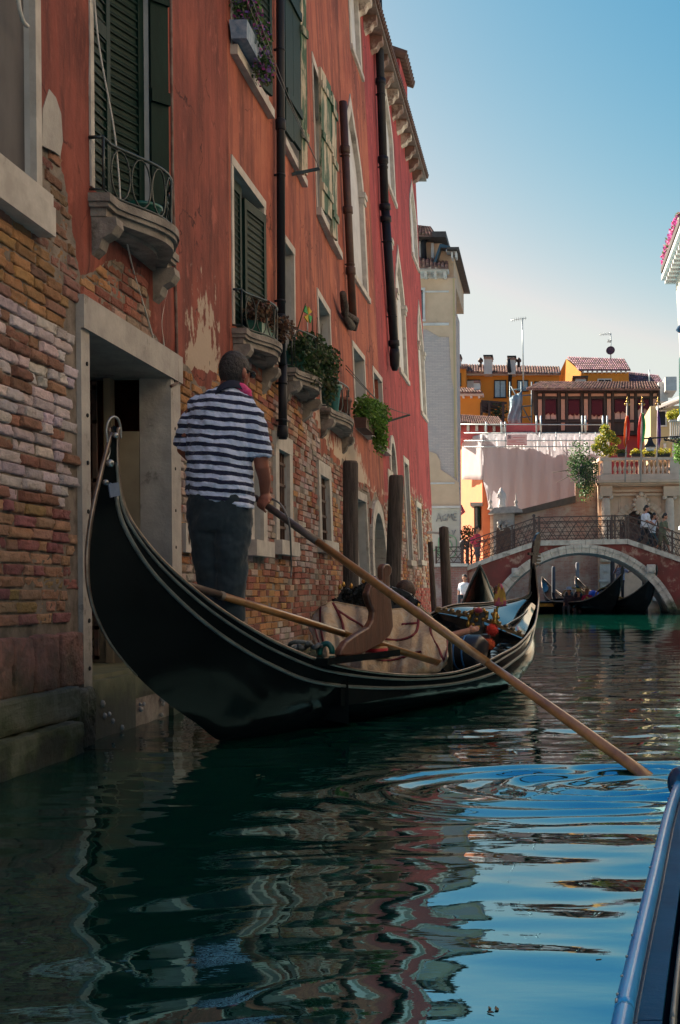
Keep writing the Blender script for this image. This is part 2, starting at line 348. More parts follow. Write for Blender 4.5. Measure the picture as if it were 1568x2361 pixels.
def build_water():
    py = np.concatenate([np.linspace(1366, 1400, 40), np.linspace(1401, 2460, 620), np.linspace(2475, 4300, 60)])
    Y = HC * F / (py - 1362); Y = Y[::-1]
    t = np.linspace(-1, 1, 620); cx = np.sign(t) * np.abs(t) ** 1.0
    YY, TT = np.meshgrid(Y, cx, indexing='ij'); XX = TT * (YY * .62 + 1.5) - YY * .12
    a, b = XX + .25 * vnoise(XX * 1.1 + 9, YY * 1.1, 3), YY + .22 * vnoise(XX * .9, YY * .9 + 4, 4)
    fade = np.exp(-YY / 45)
    near = 1 / (1 + np.exp((YY - 4.6) / .6))
    h = .016 * vnoise(a * .8, b * 1.9, 11) + (.0085 + .003 * near) * vnoise(a * 1.8 + 5, b * 4.0, 12)
    h += .0050 * near * vnoise(a * 3.6 + 1, b * 5.0 + 2, 16) * (1 - .55 / (1 + np.exp(-(XX - .0) / .12)))
    far = 1 / (1 + np.exp(-(YY - 7.5) / 1.2))
    h += (.0024 + .0056 * far) * vnoise(a * 3.5 + 2, b * 8.5, 13) + (.0003 + .0030 * far) * vnoise(a * 8, b * 19 + 3, 14)
    h += .010 * far * vnoise(a * 1.2 + 31, b * 3.1 + 7, 15)
    # rings and churned water where the oar blade goes in
    ox, oy = .40, 5.45; r = np.hypot((XX - ox) * .75, (YY - oy) * 1.25); wob = r + .06 * vnoise(XX * 3, YY * 3, 21)
    h += .0115 * np.sin(wob * 2 * np.pi / .20) * np.exp(-((r - .42) / .30) ** 2)
    cx_, cy_ = .06, 5.32; q = np.exp(-(((XX - cx_) / .52) ** 2 + ((YY - cy_) / .20) ** 2) ** 1.5)
    h += q * (.006 * vnoise(XX * 16, YY * 26, 22) + .004 * vnoise(XX * 34, YY * 50, 23) - .006)
    r2 = np.hypot(XX - cx_, (YY - cy_) * 1.5); h += .0085 * np.sin(r2 * 2 * np.pi / .26 + 1) * np.exp(-((r2 - .8) / .35) ** 2)
    # small wash along the masonry
    e = np.exp(-((XX + WD - .05) / .10) ** 2); h += e * .012 * np.abs(vnoise(XX * 12, YY * 9, 25))
    h *= fade
    n, m_ = YY.shape; vs = np.stack([XX, YY, h], -1).reshape(-1, 3)
    idx = np.arange(n * m_).reshape(n, m_)
    q4 = np.stack([idx[:-1, :-1], idx[:-1, 1:], idx[1:, 1:], idx[1:, :-1]], -1).reshape(-1, 4)
    me = bpy.data.meshes.new('water'); me.vertices.add(len(vs)); me.vertices.foreach_set('co', vs.astype(np.float32).ravel())
    me.loops.add(q4.size); me.loops.foreach_set('vertex_index', q4.astype(np.int32).ravel())
    me.polygons.add(len(q4)); me.polygons.foreach_set('loop_start', np.arange(0, q4.size, 4, dtype=np.int32)); me.polygons.foreach_set('loop_total', np.full(len(q4), 4, dtype=np.int32))
    me.polygons.foreach_set('use_smooth', np.ones(len(q4), dtype=bool)); me.update(calc_edges=True); me.validate()
    wm = water_material(); me.materials.append(wm)
    o = bpy.data.objects.new('water', me); COL.objects.link(o); tag(o, kind='structure')
    mb = MB(); mb.add([(-1500, -1500, -.03), (1500, -1500, -.03), (1500, 2500, -.03), (-1500, 2500, -.03)], [(0, 1, 2, 3)])
    tag(mb.build('open_water', wm, fix=False), kind='structure')
build_water()
LEAFM = mat('floating_leaf', (.16, .10, .04), (.06, .05, .03), rough=.6, scale=30)
for px_, py_, n_l, lab_ in ((606, 1783, 5, 'small clump of pale debris floating below the hull of the front gondola'), (1128, 2192, 1, 'single small dark leaf floating on the blue water'), (1138, 2328, 3, 'clump of dark weed floating near the bottom edge of the water'), (1390, 2212, 1, 'tiny leaf floating beside the gunwale at the lower right')):
    q_ = P(px_, py_, HC * F / (py_ - VY)); q_.z = .004; mb = MB(); rn = random.Random(px_)
    for k_ in range(n_l):
        c_ = q_ + Vector((rn.uniform(-1, 1) * .012 * n_l ** .5, rn.uniform(-1, 1) * .02 * n_l ** .5, .003 * k_ / n_l)); a_ = rn.uniform(0, 6.28); u_ = Vector((math.cos(a_), math.sin(a_), .1)) * rn.uniform(.007, .012); v_ = Vector((-u_.y, u_.x, .002)) * .45
        mb.prism([c_ - u_, c_ - u_ * .2 + v_, c_ + u_, c_ - u_ * .2 - v_], (0, 0, .002))
    tag(mb.build('leaf', LEAFM), lab_, 'leaf')
# ------------------------------------------------------------------ canal-side houses on the left
REV = mat('reveal_plaster', (.50, .50, .49), (.38, .38, .37), rough=.9, scale=4, bump=.3)
BND = [(-300, 60), (-100, 180), (0, 230), (80, 290), (128, 320), (150, 440), (172, 600), (182, 640), (250, 600), (335, 640), (345, 760), (400, 830), (430, 850), (520, 870), (600, 850), (640, 870), (700, 900), (740, 1010), (790, 1080), (830, 1110), (870, 1150), (935, 1125), (990, 1180)]
BND = [wp(*p) for p in BND]; BND = [(1.0, 5.2)] + BND + [(40, BND[-1][1])]
def bz(y):
    for (a, za), (b, zb) in zip(BND, BND[1:]):
        if a <= y <= b: return za + (zb - za) * (y - a) / (b - a + 1e-9)
    return 1
def bmask(y, z):
    """1 = bare brick, 0 = plaster"""
    j = fbm(y * 1.3, z * 1.3, 3.1, 5) * 1.0 + fbm(y * 5, z * 5, 8, 3) * .3
    near = sm(8.9, 10, y)
    v_ = (bz(y) - z + j * (.10 + .55 * near)) / .05
    return max(0, min(1, v_ * .5 + .5))
def peel(y, z):
    t = bz(y) - z; # just above the boundary the top coat is gone
    a = max(0, 1 + t / 1.3) if t < 0 else 0
    g = math.exp(-((y - 9.6) / .75) ** 2) + .75 * math.exp(-((y - 17.3) / 1.2) ** 2) + .5 * math.exp(-((y - 15) / .5) ** 2)
    return .74 * a ** .7 * g + .48 * a * a * sm(11, 14, y)
HOLES = []
def spec(pxn, pxf, pyt, pyb):
    mid = (pyt + pyb) / 2; yn, zt = wp(pxn, pyt); _, zb = wp(pxn, pyb); yn = wp(pxn, mid)[0]; yf = wp(pxf, mid)[0]
    return [yn, yf, zb, zt]
Y0, YA, YB, YC = 1.5, wp(524, 800)[0], wp(872, 900)[0], wp(993, 1170)[0]
TOP = 11.35
def wall(name, y0, y1, ztop, mt, parent, step):
    def lines(a, b, stp, edges):
        n = max(1, int((b - a) / stp)); g = [a + (b - a) * i / n for i in range(n + 1)]
        e = sorted(set(round(x, 4) for x in edges if a < x < b)); e2 = []
        for x in e:
            if not e2 or x - e2[-1] > .004: e2.append(x)
        g = [x for x in g if all(abs(x - q) > stp * .35 for q in e2)] + e2
        return sorted(g)
    hs = [h for h in HOLES if h[1] > y0 and h[0] < y1]
    ys = lines(y0, y1, step, [q for h in hs for q in h[:2]])
    zs = lines(-.8, 4.6, step, [q for h in hs for q in h[2:] if q <= 4.6]) + lines(4.6, ztop, .22, [q for h in hs for q in h[2:] if q > 4.6])[1:]
    def inh(y, z): return any(h[0] < y < h[1] and h[2] < z < h[3] for h in hs)
    vs, bm_, pl, fs = [], [], [], []
    for z in zs:
        for y in ys:
            b = bmask(y, z) if z < 6 else 0
            o = .024 * (1 - b) + .006 * fbm(y * 2, z * 2, 1, 3) * (1 if b < .5 else .3)
            vs.append(M(y, z, o)); bm_.append(b); pl.append(peel(y, z))
    n = len(ys)
    for i in range(len(zs) - 1):
        for k in range(n - 1):
            if not inh((ys[k] + ys[k + 1]) / 2, (zs[i] + zs[i + 1]) / 2): fs.append((i * n + k, i * n + k + 1, (i + 1) * n + k + 1, (i + 1) * n + k))
    o = len(vs); ys2 = (y0 + .002, y1 - .002)
    for yy in ys2: vs += [M(yy, -.8, 0), M(yy, ztop, 0), Vector((-9, yy, ztop)), Vector((-9, yy, -.8))]; bm_ += [0] * 4; pl += [0] * 4
    fs += [(o, o + 1, o + 2, o + 3), (o + 4, o + 5, o + 6, o + 7), (o + 1, o + 5, o + 6, o + 2), (o + 2, o + 6, o + 7, o + 3)]
    me = bpy.data.meshes.new(name); off = wloc(parent)
    me.from_pydata([tuple(Vector(p) - off) for p in vs], [], fs)
    me.polygons.foreach_set('use_smooth', [True] * (len(fs) - 4) + [False] * 4)
    for nm, arr in (('bm', bm_), ('peel', pl)):
        a = me.attributes.new(nm, 'FLOAT', 'POINT'); a.data.foreach_set('value', arr)
    me.materials.append(mt); ob = bpy.data.objects.new(name, me); COL.objects.link(ob); ob.parent = parent
    return ob
def brick_field(y0, y1, parent, z0=-.25, fine=False, seed=3):
    """every brick of the bare masonry, slightly worn and uneven, as the one brickwork part"""
    rn = random.Random(seed); mb = MB(); H, LN = .066, .25
    r = 0; z = z0
    while z < 4.9:
        y = y0 + (-.13 if r % 2 else 0) + rn.uniform(-.03, .03)
        while y < y1:
            ln = LN * rn.choice((1, 1, .5) if fine else (1, 1, 1, .5)) * rn.uniform(.85, 1.12); a, b = max(y, y0) + .005, min(y + ln, y1) - .006; c = (a + b) / 2; y += ln
            if fine: a += .001; b -= .003
            if b - a < .03: continue
            zz = z + .018 * fbm(c * .9, z, 5, 3) + rn.uniform(-.004, .004)
            if bmask(c, z + H / 2) < .5 or any(h[0] - .02 < b and a < h[1] + .02 and h[2] < z + H and z < h[3] for h in HOLES): continue
            if y0 < 6 and z < BASEZ or any(q[0] < c < q[1] and q[2] < z + .03 < q[3] for q in STONES): continue
            # pigment of this brick
            n1, n2 = fbm(c * .9, z * .9, 2, 3), fbm(c * .7 + 9, z * .9, 7, 3); t = rn.random()
            if c < 7.2:
                if z > 2.9: base = (.28, .16, .10) if t < .75 else (.24, .10, .08)
                elif z > 2.45: base = (.36, .20, .09) if t < .6 else (.25, .13, .10)
                elif z > 1.35: base = (.50, .43, .45) if t < .74 - (1.9 - z) * .35 else (.26, .13, .09)
                elif z > .55: base = (.34, .20, .13) if t < .6 else ((.33, .22, .10) if t < .75 else (.25, .10, .10))
                else: base = (.32, .19, .14) if t < .5 else (.34, .12, .12)
            else:
                if n1 > .05: base = (.38, .31, .28) if t < .7 else (.26, .11, .08)
                elif n2 > .06: base = (.34, .17, .07) if t < .7 else (.2, .07, .05)
                else: base = (.28, .10, .07) if t < .6 else (.35, .24, .18)
                if z < 1.0 and c > 20: base = (.33, .08, .07) if t < .7 else (.36, .22, .17)
            g = rn.uniform(.72, 1.2) * (1 + n2 * .5); mb.col = tuple(max(.01, q * g * rn.uniform(.92, 1.08)) for q in base)
            out = .002 + rn.uniform(.0, .016 if fine else .019) + .02 * fbm(c * 3, z * 3, 4, 2)
            if c < 7.1 and 1.2 < z < 2.6: out += rn.uniform(0, .02)
            h_ = H - (.006 if fine else .008); ins = rn.uniform(.008, .016)
            if fine:
                US, VS = (0, .025, .12, .28, .45, .6, .75, .89, .975, 1), (0, .05, .2, .4, .6, .8, .95, 1); nu, nv = 9, 7; rows = []
                for j in range(nv + 1):
                    v_ = VS[j]; row = []
                    for i in range(nu + 1):
                        u = US[i]; ed = min(min(u, 1 - u) * (b - a), min(v_, 1 - v_) * h_)
                        oo = out * min(1, (ed / .005)) ** .35 if ed > 1e-6 else -.02
                        if ed > 1e-6: oo += .024 * fbm((a + u * (b - a)) * 26, (zz + v_ * h_) * 30, r, 4)
                        row.append(M(a + u * (b - a), zz + v_ * h_, oo))
                    rows.append(row)
                mb.grid(rows)
            else:
                q = lambda: rn.uniform(-.005, .005)
                bk = [M(a, zz, -.02), M(b, zz, -.02), M(b, zz + h_, -.02), M(a, zz + h_, -.02)]
                fr = [M(a + ins + q(), zz + ins * .5 + q(), out), M(b - ins + q(), zz + ins * .5 + q(), out), M(b - ins + q(), zz + h_ - ins * .5 + q(), out), M(a + ins + q(), zz + h_ - ins * .5 + q(), out)]
                md = [M(a, zz, out * .45), M(b, zz, out * .45), M(b, zz + h_, out * .45), M(a, zz + h_, out * .45)]
                vs = bk + md + fr
                mb.add(vs, [(0, 1, 5, 4), (1, 2, 6, 5), (2, 3, 7, 6), (3, 0, 4, 7), (4, 5, 9, 8), (5, 6, 10, 9), (6, 7, 11, 10), (7, 4, 8, 11), (8, 9, 10, 11)])
        z += H; r += 1
    mb.col = (1, 1, 1)
    return mb.build('brickwork', BRICK, parent, fix=False)
STONES = []; BASEZ = wp(60, 1462)[1]
# ---- openings (photo units: near edge, far edge, top, bottom)
W = dict(
 w0=spec(-230, 66, -500, 205), w1=spec(203, 348, -420, 432), w2=spec(530, 604, -420, 110), w3=spec(532, 602, 385, 748),
 w4=spec(642, 682, -420, 318), w5=spec(641, 672, 545, 860), w6=spec(722, 760, 170, 470), w9=spec(732, 758, 690, 930),
 w10=spec(814, 838, 805, 975), w11=spec(861, 879, 862, 1020), door=spec(199, 386, 768, 1640),
 g1=spec(637, 662, 1035, 1245), g0=spec(578, 600, 1030, 1245), g2=spec(736, 756, 1095, 1245), p1=spec(822, 845, 1150, 1400), arch=spec(857, 886, 1175, 1400),
 l1=spec(792, 829, 215, 600), l0=spec(800, 818, -160, 90), l2=spec(880, 899, 200, 395), l3=spec(884, 896, 425, 700), l4=spec(912, 928, 580, 840), l5=spec(944, 955, 425, 575), l6=spec(963, 973, 710, 940),
 s1=spec(896, 907, 1015, 1085), s2=spec(934, 943, 1070, 1290), s3=spec(961, 970, 1170, 1290), s0=spec(897, 905, 1100, 1270), l7=spec(868, 880, 40, 130))
for k_, h in W.items(): HOLES.append(h)
for k_, e in (('g1', .16), ('g0', .12), ('g2', .15), ('p1', .10), ('arch', .22), ('s2', .12), ('s3', .12), ('door', .22), ('s0', .1)):
    h = W[k_]; STONES.append((h[0] - e, h[1] + e, h[2] - .14, h[3] + .22))
PL_A = plaster('terracotta_plaster', (.30, .085, .060), (.20, .056, .044), (.085, .032, .030), (.42, .33, .26))
PL_B = plaster('orange_red_plaster', (.42, .140, .085), (.30, .085, .058), (.115, .042, .040), (.50, .40, .32))
PL_C = plaster('crimson_plaster', (.37, .068, .070), (.29, .052, .056), (.15, .034, .040), (.45, .34, .28))
A_ = thing('plaster_house', (-WD - 1, 6, 0), 'dark terracotta house with bare brick base, stone water door and small curved balcony', 'house', 'houses lining the left side of the canal')
B_ = thing('plaster_house', (-WD - 1, 13, 0), 'orange red house with green shutters, three little balconies and black downpipe in front', 'house', 'houses lining the left side of the canal')
C_ = thing('plaster_house', (-WD - 1, 23, 0), 'crimson leaning house at far end of the row with bracketed eaves', 'house', 'houses lining the left side of the canal')
wall('wall', Y0, YA, 12.5, PL_A, A_, .05); wall('wall', YA + .004, YB, TOP, PL_B, B_, .07); wall('wall', YB + .004, YC, TOP, PL_C, C_, .10)
brick_field(4.6, 9.3, A_, fine=True); brick_field(9.305, YA, A_, seed=5); brick_field(YA + .004, YB, B_, seed=6); brick_field(YB + .004, YC, C_, seed=8)
def win(parent, h, fw=.10, depth=.28, proud=.035, sill=True, lintel=True, fm=STONE, back=DARK, name='window', mull=False, sillout=.09):
    y0, y1, z0, z1 = h; mb = MB()
    if fw:
        mb.wbox(y0 - fw, y0, z0, z1, -.05, proud); mb.wbox(y1, y1 + fw, z0, z1, -.05, proud)
        if lintel: mb.wbox(y0 - fw, y1 + fw, z1, z1 + fw * 1.15, -.05, proud + .004)
        if sill: mb.wbox(y0 - fw * 1.2, y1 + fw * 1.2, z0 - fw, z0, -.05, sillout)
    o = mb.build(name, fm, parent)
    mb = MB(); d = -depth; t = .003
    mb.add([M(y0 + t, z0, .0), M(y0 + t, z1, .0), M(y0 + t, z1, d), M(y0 + t, z0, d)], [(0, 1, 2, 3)])
    mb.add([M(y1 - t, z0, .0), M(y1 - t, z1, .0), M(y1 - t, z1, d), M(y1 - t, z0, d)], [(0, 1, 2, 3)])
    mb.add([M(y0, z1 - t, .0), M(y1, z1 - t, .0), M(y1, z1 - t, d), M(y0, z1 - t, d)], [(0, 1, 2, 3)])
    mb.add([M(y0, z0 + t, .0), M(y1, z0 + t, .0), M(y1, z0 + t, d), M(y0, z0 + t, d)], [(0, 1, 2, 3)])
    mb.build('reveal', REV, o)
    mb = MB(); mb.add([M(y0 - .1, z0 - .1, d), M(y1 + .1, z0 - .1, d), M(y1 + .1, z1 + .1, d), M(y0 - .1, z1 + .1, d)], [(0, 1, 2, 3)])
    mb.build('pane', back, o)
    return o
def shutter(parent, o, u, hgt, mt=GREEN, louvre=True, th=.035, planks=3):
    """o = lower corner, u = horizontal edge vector, hgt = height"""
    mb = MB(); o, u = Vector(o), Vector(u); L_ = u.length; e = u.normalized(); up = Vector((0, 0, 1)); nn = e.cross(up) * th; fr = .055
    if louvre:
        mb.obox(o, e * fr, nn, up * hgt); mb.obox(o + e * (L_ - fr), e * fr, nn, up * hgt)
        k = max(2, int(hgt / 1.1) + 1)
        for i in range(k): mb.obox(o + e * fr + up * (hgt - .09) * i / (k - 1), e * (L_ - 2 * fr), nn * .98, up * .09)
        n = int(hgt / .062)
        for i in range(n):
            z = hgt * (i + .5) / n
            mb.obox(o + e * fr + up * z + nn * .1, e * (L_ - 2 * fr), nn * .75 - up * .035, up * .010)
        mb.obox(o + e * fr + nn * .45, e * (L_ - 2 * fr), nn * .05, up * hgt)
    else:
        for i in range(planks):
            a = L_ * i / planks; j = .012 * ((i * 37) % 5 - 2); mb.obox(o + e * (a + .004) + up * j, e * (L_ / planks - .008), nn, up * (hgt - j * 1.5))
        for z in (.12, .5, .86): mb.obox(o + up * hgt * z + nn, e * L_, nn * .7, up * .09)
    return mb.build('shutter', mt, parent)
# --- house A
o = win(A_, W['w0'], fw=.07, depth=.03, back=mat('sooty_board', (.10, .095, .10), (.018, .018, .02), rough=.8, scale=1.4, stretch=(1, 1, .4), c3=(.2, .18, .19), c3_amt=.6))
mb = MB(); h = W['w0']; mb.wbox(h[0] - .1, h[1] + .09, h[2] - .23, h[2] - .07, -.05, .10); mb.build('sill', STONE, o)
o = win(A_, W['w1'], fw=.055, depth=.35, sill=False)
h = W['w1']; hh = h[3] - h[2]
shutter(o, M(h[0] + .02, h[2] + .02, -.10), M(h[0] + .47, h[2] + .02, -.07) - M(h[0] + .02, h[2] + .02, -.10), hh - .04)
shutter(o, M(h[1] - .50, h[2] + .02, -.27), M(h[1] - .01, h[2] + .02, -.08) - M(h[1] - .50, h[2] + .02, -.27), 2.05)
shutter(o, M(h[1] - .01, h[2] + .02, -.02), Vector((.10, .10, 0)), 2.0, louvre=False, planks=1)
# lime patch where the render has fallen off beside the first window
mb = MB(); poly = [(85, 335), (88, 250), (102, 205), (118, 225), (130, 262), (134, 325), (128, 360), (115, 350)]
mb.prism([M(*wp(*p), .020) for p in poly], (.009, 0, 0)); mb.build('bare_render_patch', mat('bare_render', (.36, .34, .31), (.28, .26, .24), scale=8, bump=.6), A_)
# water door
h = W['door']; y0, y1, z0, z1 = h
DST = mat('door_stone', (.44, .41, .38), (.30, .28, .265), rough=.85, scale=4, bump=.6, bdist=.015, c3=(.17, .155, .14), c3_scale=3, c3_amt=.58, damp=True)
mb = MB(); zt = wp(182, 682)[1]
yn = wp(179, 1200)[0]; yf = wp(408, 1200)[0]
mb.wbox(yn, y0, -.4, z1, -.1, .03); mb.wbox(y1, yf, -.4, z1 - .002, -.1, .035); mb.wbox(yn, yf + .02, z1, zt, -.1, .05)
rn = random.Random(4)
dr = mb.build('doorway', DST, A_)
mb = MB()
for i in range(16): # putlog and fixing holes in the jambs
    z = .15 + i * .155 + rn.uniform(-.03, .03); y = y1 + .09 if i % 2 else y0 - .05
    mb = MB(); mb.lathe(M(y, z, .028), [(.008, 0), (.014, .004), (.012, .010)], 8, axis=(1, 0, 0)); mb.build('fixing_hole', DARK, dr)
mb = MB(); D1 = -.27
mb.wbox(y1 + .001, y1 + .08, -.1, z1, -.20, -.1); mb.wbox(y0 - .08, y0 - .001, -.1, z1, D1, -.1); mb.wbox(y0 - .08, y1 + .08, z1 + .001, z1 + .1, -1.2, -.1)
mb.build('deep_jamb', DST, dr)
mb = MB(); zs_ = wp(200, 1562)[1]
mb.wbox(y0 - .1, y1 + .1, -.5, zs_, -1.3, -.03); mb.wbox(y0 + .002, y0 + .78, -.5, zs_ - .03, -.03, .02); mb.build('threshold', mat('algae_stone', (.22, .21, .13), (.14, .15, .09), rough=.7, scale=5, bump=.5, damp=True), dr)
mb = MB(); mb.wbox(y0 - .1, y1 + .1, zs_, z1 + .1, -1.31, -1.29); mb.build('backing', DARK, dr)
mb = MB(); yb_ = y1 - .02; mb.wbox(y1 + .0, y1 + .05, zs_, wp(325, 1008)[1] + .12, -.40, -.205); mb.wbox(y1 - .03, y1 + .05, zs_, z1, -.455, -.402); mb.wbox(y1 + .02, y1 + .05, zs_, zs_ + .35, -1.2, -.456); mb.build('inner_panel', mat('limewashed_board', (.30, .25, .18), (.22, .18, .13), rough=.6, scale=3, c3=(.4, .3, .14), c3_amt=.62), dr)
mb = MB(); yg = y1 - .12; zg = zs_ + .03; oa, ob = -.84, -.475
def gb(o0, o1, z0_, z1_, th_=.022): mb.box((-WD + o0, yg, z0_), (-WD + o1, yg + th_, z1_))
for o_ in (oa, ob - .03): gb(o_, o_ + .03, zg, z1 - .04)
for z in (zg, zg + .22, zg + 1.1, zg + 1.3, z1 - .35, z1 - .10): gb(oa, ob, z, z + .03, .024)
for i in range(6):
    o_ = oa + .06 + i * .055; mb.tube([(-WD + o_, yg + .01, zg), (-WD + o_, yg + .01, z1 - .06)], .008, 6)
    for zz in (zg + .12, zg + 1.2, z1 - .22):
        mb.tube([(-WD + o_ + .022 * math.cos(t) * (1 - t / 14), yg + .008, zz + .05 * math.sin(t) * (1 - t / 14)) for t in [k * .6 for k in range(14)]], .005, 4)
mb.build('iron_gate', mat('gate_iron', (.055, .045, .045), (.11, .06, .05), rough=.7, scale=12), dr)
# --- balconies
def balcony(parent, h, pyt, out=.13, bow=.15, rail=.36, yext=.06, seed=1, th=.13, corb=.26):
    y0, y1 = h[0] - yext, h[1] + yext; z = h[2] if pyt is None else pyt
    def outl(e, n=14):
        pts = [(y0 - e, 0), (y0 - e, out + e), (y0 + .12, out + e)]
        for i in range(1, n): t = i / n; pts.append((y0 + .12 + (y1 - y0 - .24) * t, out + e + bow * math.sin(math.pi * t) ** 1.3))
        return pts + [(y1 - .12, out + e), (y1 + e, out + e), (y1 + e, 0)]
    mb = MB()
    for e, za, zb_ in ((.03, z - .05, z), (.015, z - .08, z - .052), (-.01, z - th, z - .082)):
        mb.prism([M(a, za, b) for a, b in outl(e)], (0, 0, zb_ - za))
    # sunk underside and two scrolled brackets
    mb.prism([M(a, z - th - .03, b * .8) for a, b in outl(-.08)], (0, 0, .028))
    for y in (y0 + .02, y1 - .14):
        pr = [(0, 0), (out * 1.35, 0), (out * 1.4, -.05), (out * 1.15, -.10), (out * .7, -.13), (out * .55, -.19), (out * .3, -.22), (0, -corb)]
        mb.prism([M(y, z - th + b - .002, a) for a, b in pr], (0, .12, 0))
    o = mb.build('balcony', STONE_D, parent)
    mb = MB(); ol = [(a, b - .02) for a, b in outl(0)]; ol = [(a, max(b, 0)) for a, b in ol]
    top = [M(a, z + rail, b) for a, b in ol]; bot = [M(a, z + .03, b) for a, b in ol]
    mb.tube(top, .011, 6); mb.tube(bot, .008, 6)
    for i in (1, len(ol) - 2): mb.tube([bot[i], top[i]], .010, 6)
    # row of tall ovals
    n = 7
    for i in range(n):
        t0 = 2 + (len(ol) - 4) * i / n; t1 = 2 + (len(ol) - 4) * (i + 1) / n
        def pt(t): k = int(min(t, len(ol) - 1.001)); q = t - k; return Vector(ol[k] + (0,)).lerp(Vector(ol[k + 1] + (0,)), q)
        pts = []
        for k in range(16):
            g = 2 * math.pi * k / 16; q = pt((t0 + t1) / 2 + (t1 - t0) * .47 * math.cos(g)); pts.append(M(q.x, z + .03 + (rail - .04) * (.5 + .5 * math.sin(g)), q.y))
        mb.tube(pts, .006, 5, closed=True)
    mb.build('railing', IRON, o)
    return o
zb1 = wp(186, 437)[1]; balcony(A_, W['w1'], zb1, out=.13, bow=.19, rail=.35)
zb2 = wp(527, 755)[1]; balcony(B_, W['w3'], zb2, out=.13, bow=.16, rail=.35)
h3 = [wp(646, 850)[0], wp(697, 850)[0]]; zb3 = wp(643, 848)[1]; balcony(B_, h3, zb3, out=.16, bow=.14, rail=.45)
h4 = [wp(735, 940)[0], wp(782, 940)[0]]; zb4 = wp(733, 940)[1]; balcony(B_, h4, zb4, out=.14, bow=.14, rail=.42)
# --- windows of house B
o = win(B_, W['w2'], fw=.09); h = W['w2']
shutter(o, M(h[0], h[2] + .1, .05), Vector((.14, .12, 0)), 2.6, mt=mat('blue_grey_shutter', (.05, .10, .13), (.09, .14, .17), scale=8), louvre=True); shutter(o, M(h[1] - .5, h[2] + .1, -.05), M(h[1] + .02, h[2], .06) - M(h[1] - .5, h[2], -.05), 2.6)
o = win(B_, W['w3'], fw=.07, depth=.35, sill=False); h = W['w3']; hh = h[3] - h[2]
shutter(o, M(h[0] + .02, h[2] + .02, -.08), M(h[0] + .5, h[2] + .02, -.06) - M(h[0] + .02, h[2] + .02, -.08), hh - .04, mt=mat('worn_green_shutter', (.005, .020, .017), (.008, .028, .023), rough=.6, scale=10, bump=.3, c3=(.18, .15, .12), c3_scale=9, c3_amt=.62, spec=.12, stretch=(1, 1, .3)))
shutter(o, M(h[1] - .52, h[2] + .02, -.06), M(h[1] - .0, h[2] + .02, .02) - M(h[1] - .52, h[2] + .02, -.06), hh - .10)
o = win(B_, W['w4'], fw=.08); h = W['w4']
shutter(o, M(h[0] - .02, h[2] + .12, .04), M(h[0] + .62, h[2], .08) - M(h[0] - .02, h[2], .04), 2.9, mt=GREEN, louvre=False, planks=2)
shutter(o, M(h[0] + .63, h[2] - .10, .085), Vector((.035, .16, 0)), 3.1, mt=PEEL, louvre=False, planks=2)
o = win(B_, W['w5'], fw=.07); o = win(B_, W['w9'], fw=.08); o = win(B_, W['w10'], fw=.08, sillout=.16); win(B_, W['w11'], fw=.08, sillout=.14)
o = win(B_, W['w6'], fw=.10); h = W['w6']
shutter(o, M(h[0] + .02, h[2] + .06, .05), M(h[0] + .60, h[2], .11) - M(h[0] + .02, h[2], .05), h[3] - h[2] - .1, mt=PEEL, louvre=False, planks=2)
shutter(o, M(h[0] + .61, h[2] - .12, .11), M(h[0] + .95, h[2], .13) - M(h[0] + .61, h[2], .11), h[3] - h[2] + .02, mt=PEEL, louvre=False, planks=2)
def lancet(parent, h, fw=.10, pale=True, cap=True, point=.42, name='arched_window', bk=None):
    """stone surround with a pointed head, blind or open panel behind"""
    y0, y1, z0, z1 = h; mb = MB(); yc = (y0 + y1) / 2; w2 = (y1 - y0) / 2; zs = z1 - (z1 - z0) * point if point < 1 else z1 - point; rise = z1 - zs
    def arc(rx, ry, n=9):
        out = []
        for i in range(n + 1):
            t = i / n; q = math.sin(t * math.pi / 2); out.append((rx * (1 - q ** 1.6), ry * (t ** .8 * .35 + q * .65)))
        return out
    ins = arc(w2 - .02, rise - .06); outs = arc(w2 + fw, rise + fw * 1.2)
    for sgn in (-1, 1):
        for (a, b), (a2, b2), (c, d), (c2, d2) in zip(ins, ins[1:], outs, outs[1:]):
            mb.hexa([M(yc + sgn * a, zs + b, -.05), M(yc + sgn * c, zs + d, -.05), M(yc + sgn * c2, zs + d2, -.05), M(yc + sgn * a2, zs + b2, -.05), M(yc + sgn * a, zs + b, .045), M(yc + sgn * c, zs + d, .045), M(yc + sgn * c2, zs + d2, .045), M(yc + sgn * a2, zs + b2, .045)])
        ya, yb = sorted((yc + sgn * (w2 - .02), yc + sgn * (w2 + fw))); mb.wbox(ya, yb, z0, zs - .001, -.05, .043)
        # filled spandrel flush with the wall so the square hole never shows
        pts = [(a, b) for a, b in outs] + [(0, rise + .5), (w2 + fw, rise + .5)]
    if cap:
        for sgn in (-1, 1):
            ya, yb = sorted((yc + sgn * (w2 - .05), yc + sgn * (w2 + fw + .04)))
            mb.wbox(ya, yb, zs - .06, zs + .03, -.05, .09); mb.wbox(ya + .02, yb - .02, zs - .16, zs - .062, -.05, .07)
    mb.wbox(y0 - fw - .02, y1 + fw + .02, z0 - .09, z0 - .001, -.05, .07)
    o = mb.build(name, STONE, parent)
    mb = MB(); d = -.03 if pale else -.12; mb.add([M(y0, z0, d), M(y1, z0, d), M(y1, z1, d), M(y0, z1, d)], [(0, 1, 2, 3)])
    mb.build('panel', bk or (REV if pale else DARK), o)
    # plaster above the curve
    mb = MB()
    for sgn in (-1, 1):
        pol = [(c, d) for c, d in arc(w2 + .02, rise - .01)] + [(0, rise + .02), (w2 + .02, rise + .02)]
        mb.prism([M(yc + sgn * a, zs + b, -.026) for a, b in pol], (.05, 0, 0))
    mb.build('spandrel', PL_FILL[parent.name], o)
    return o
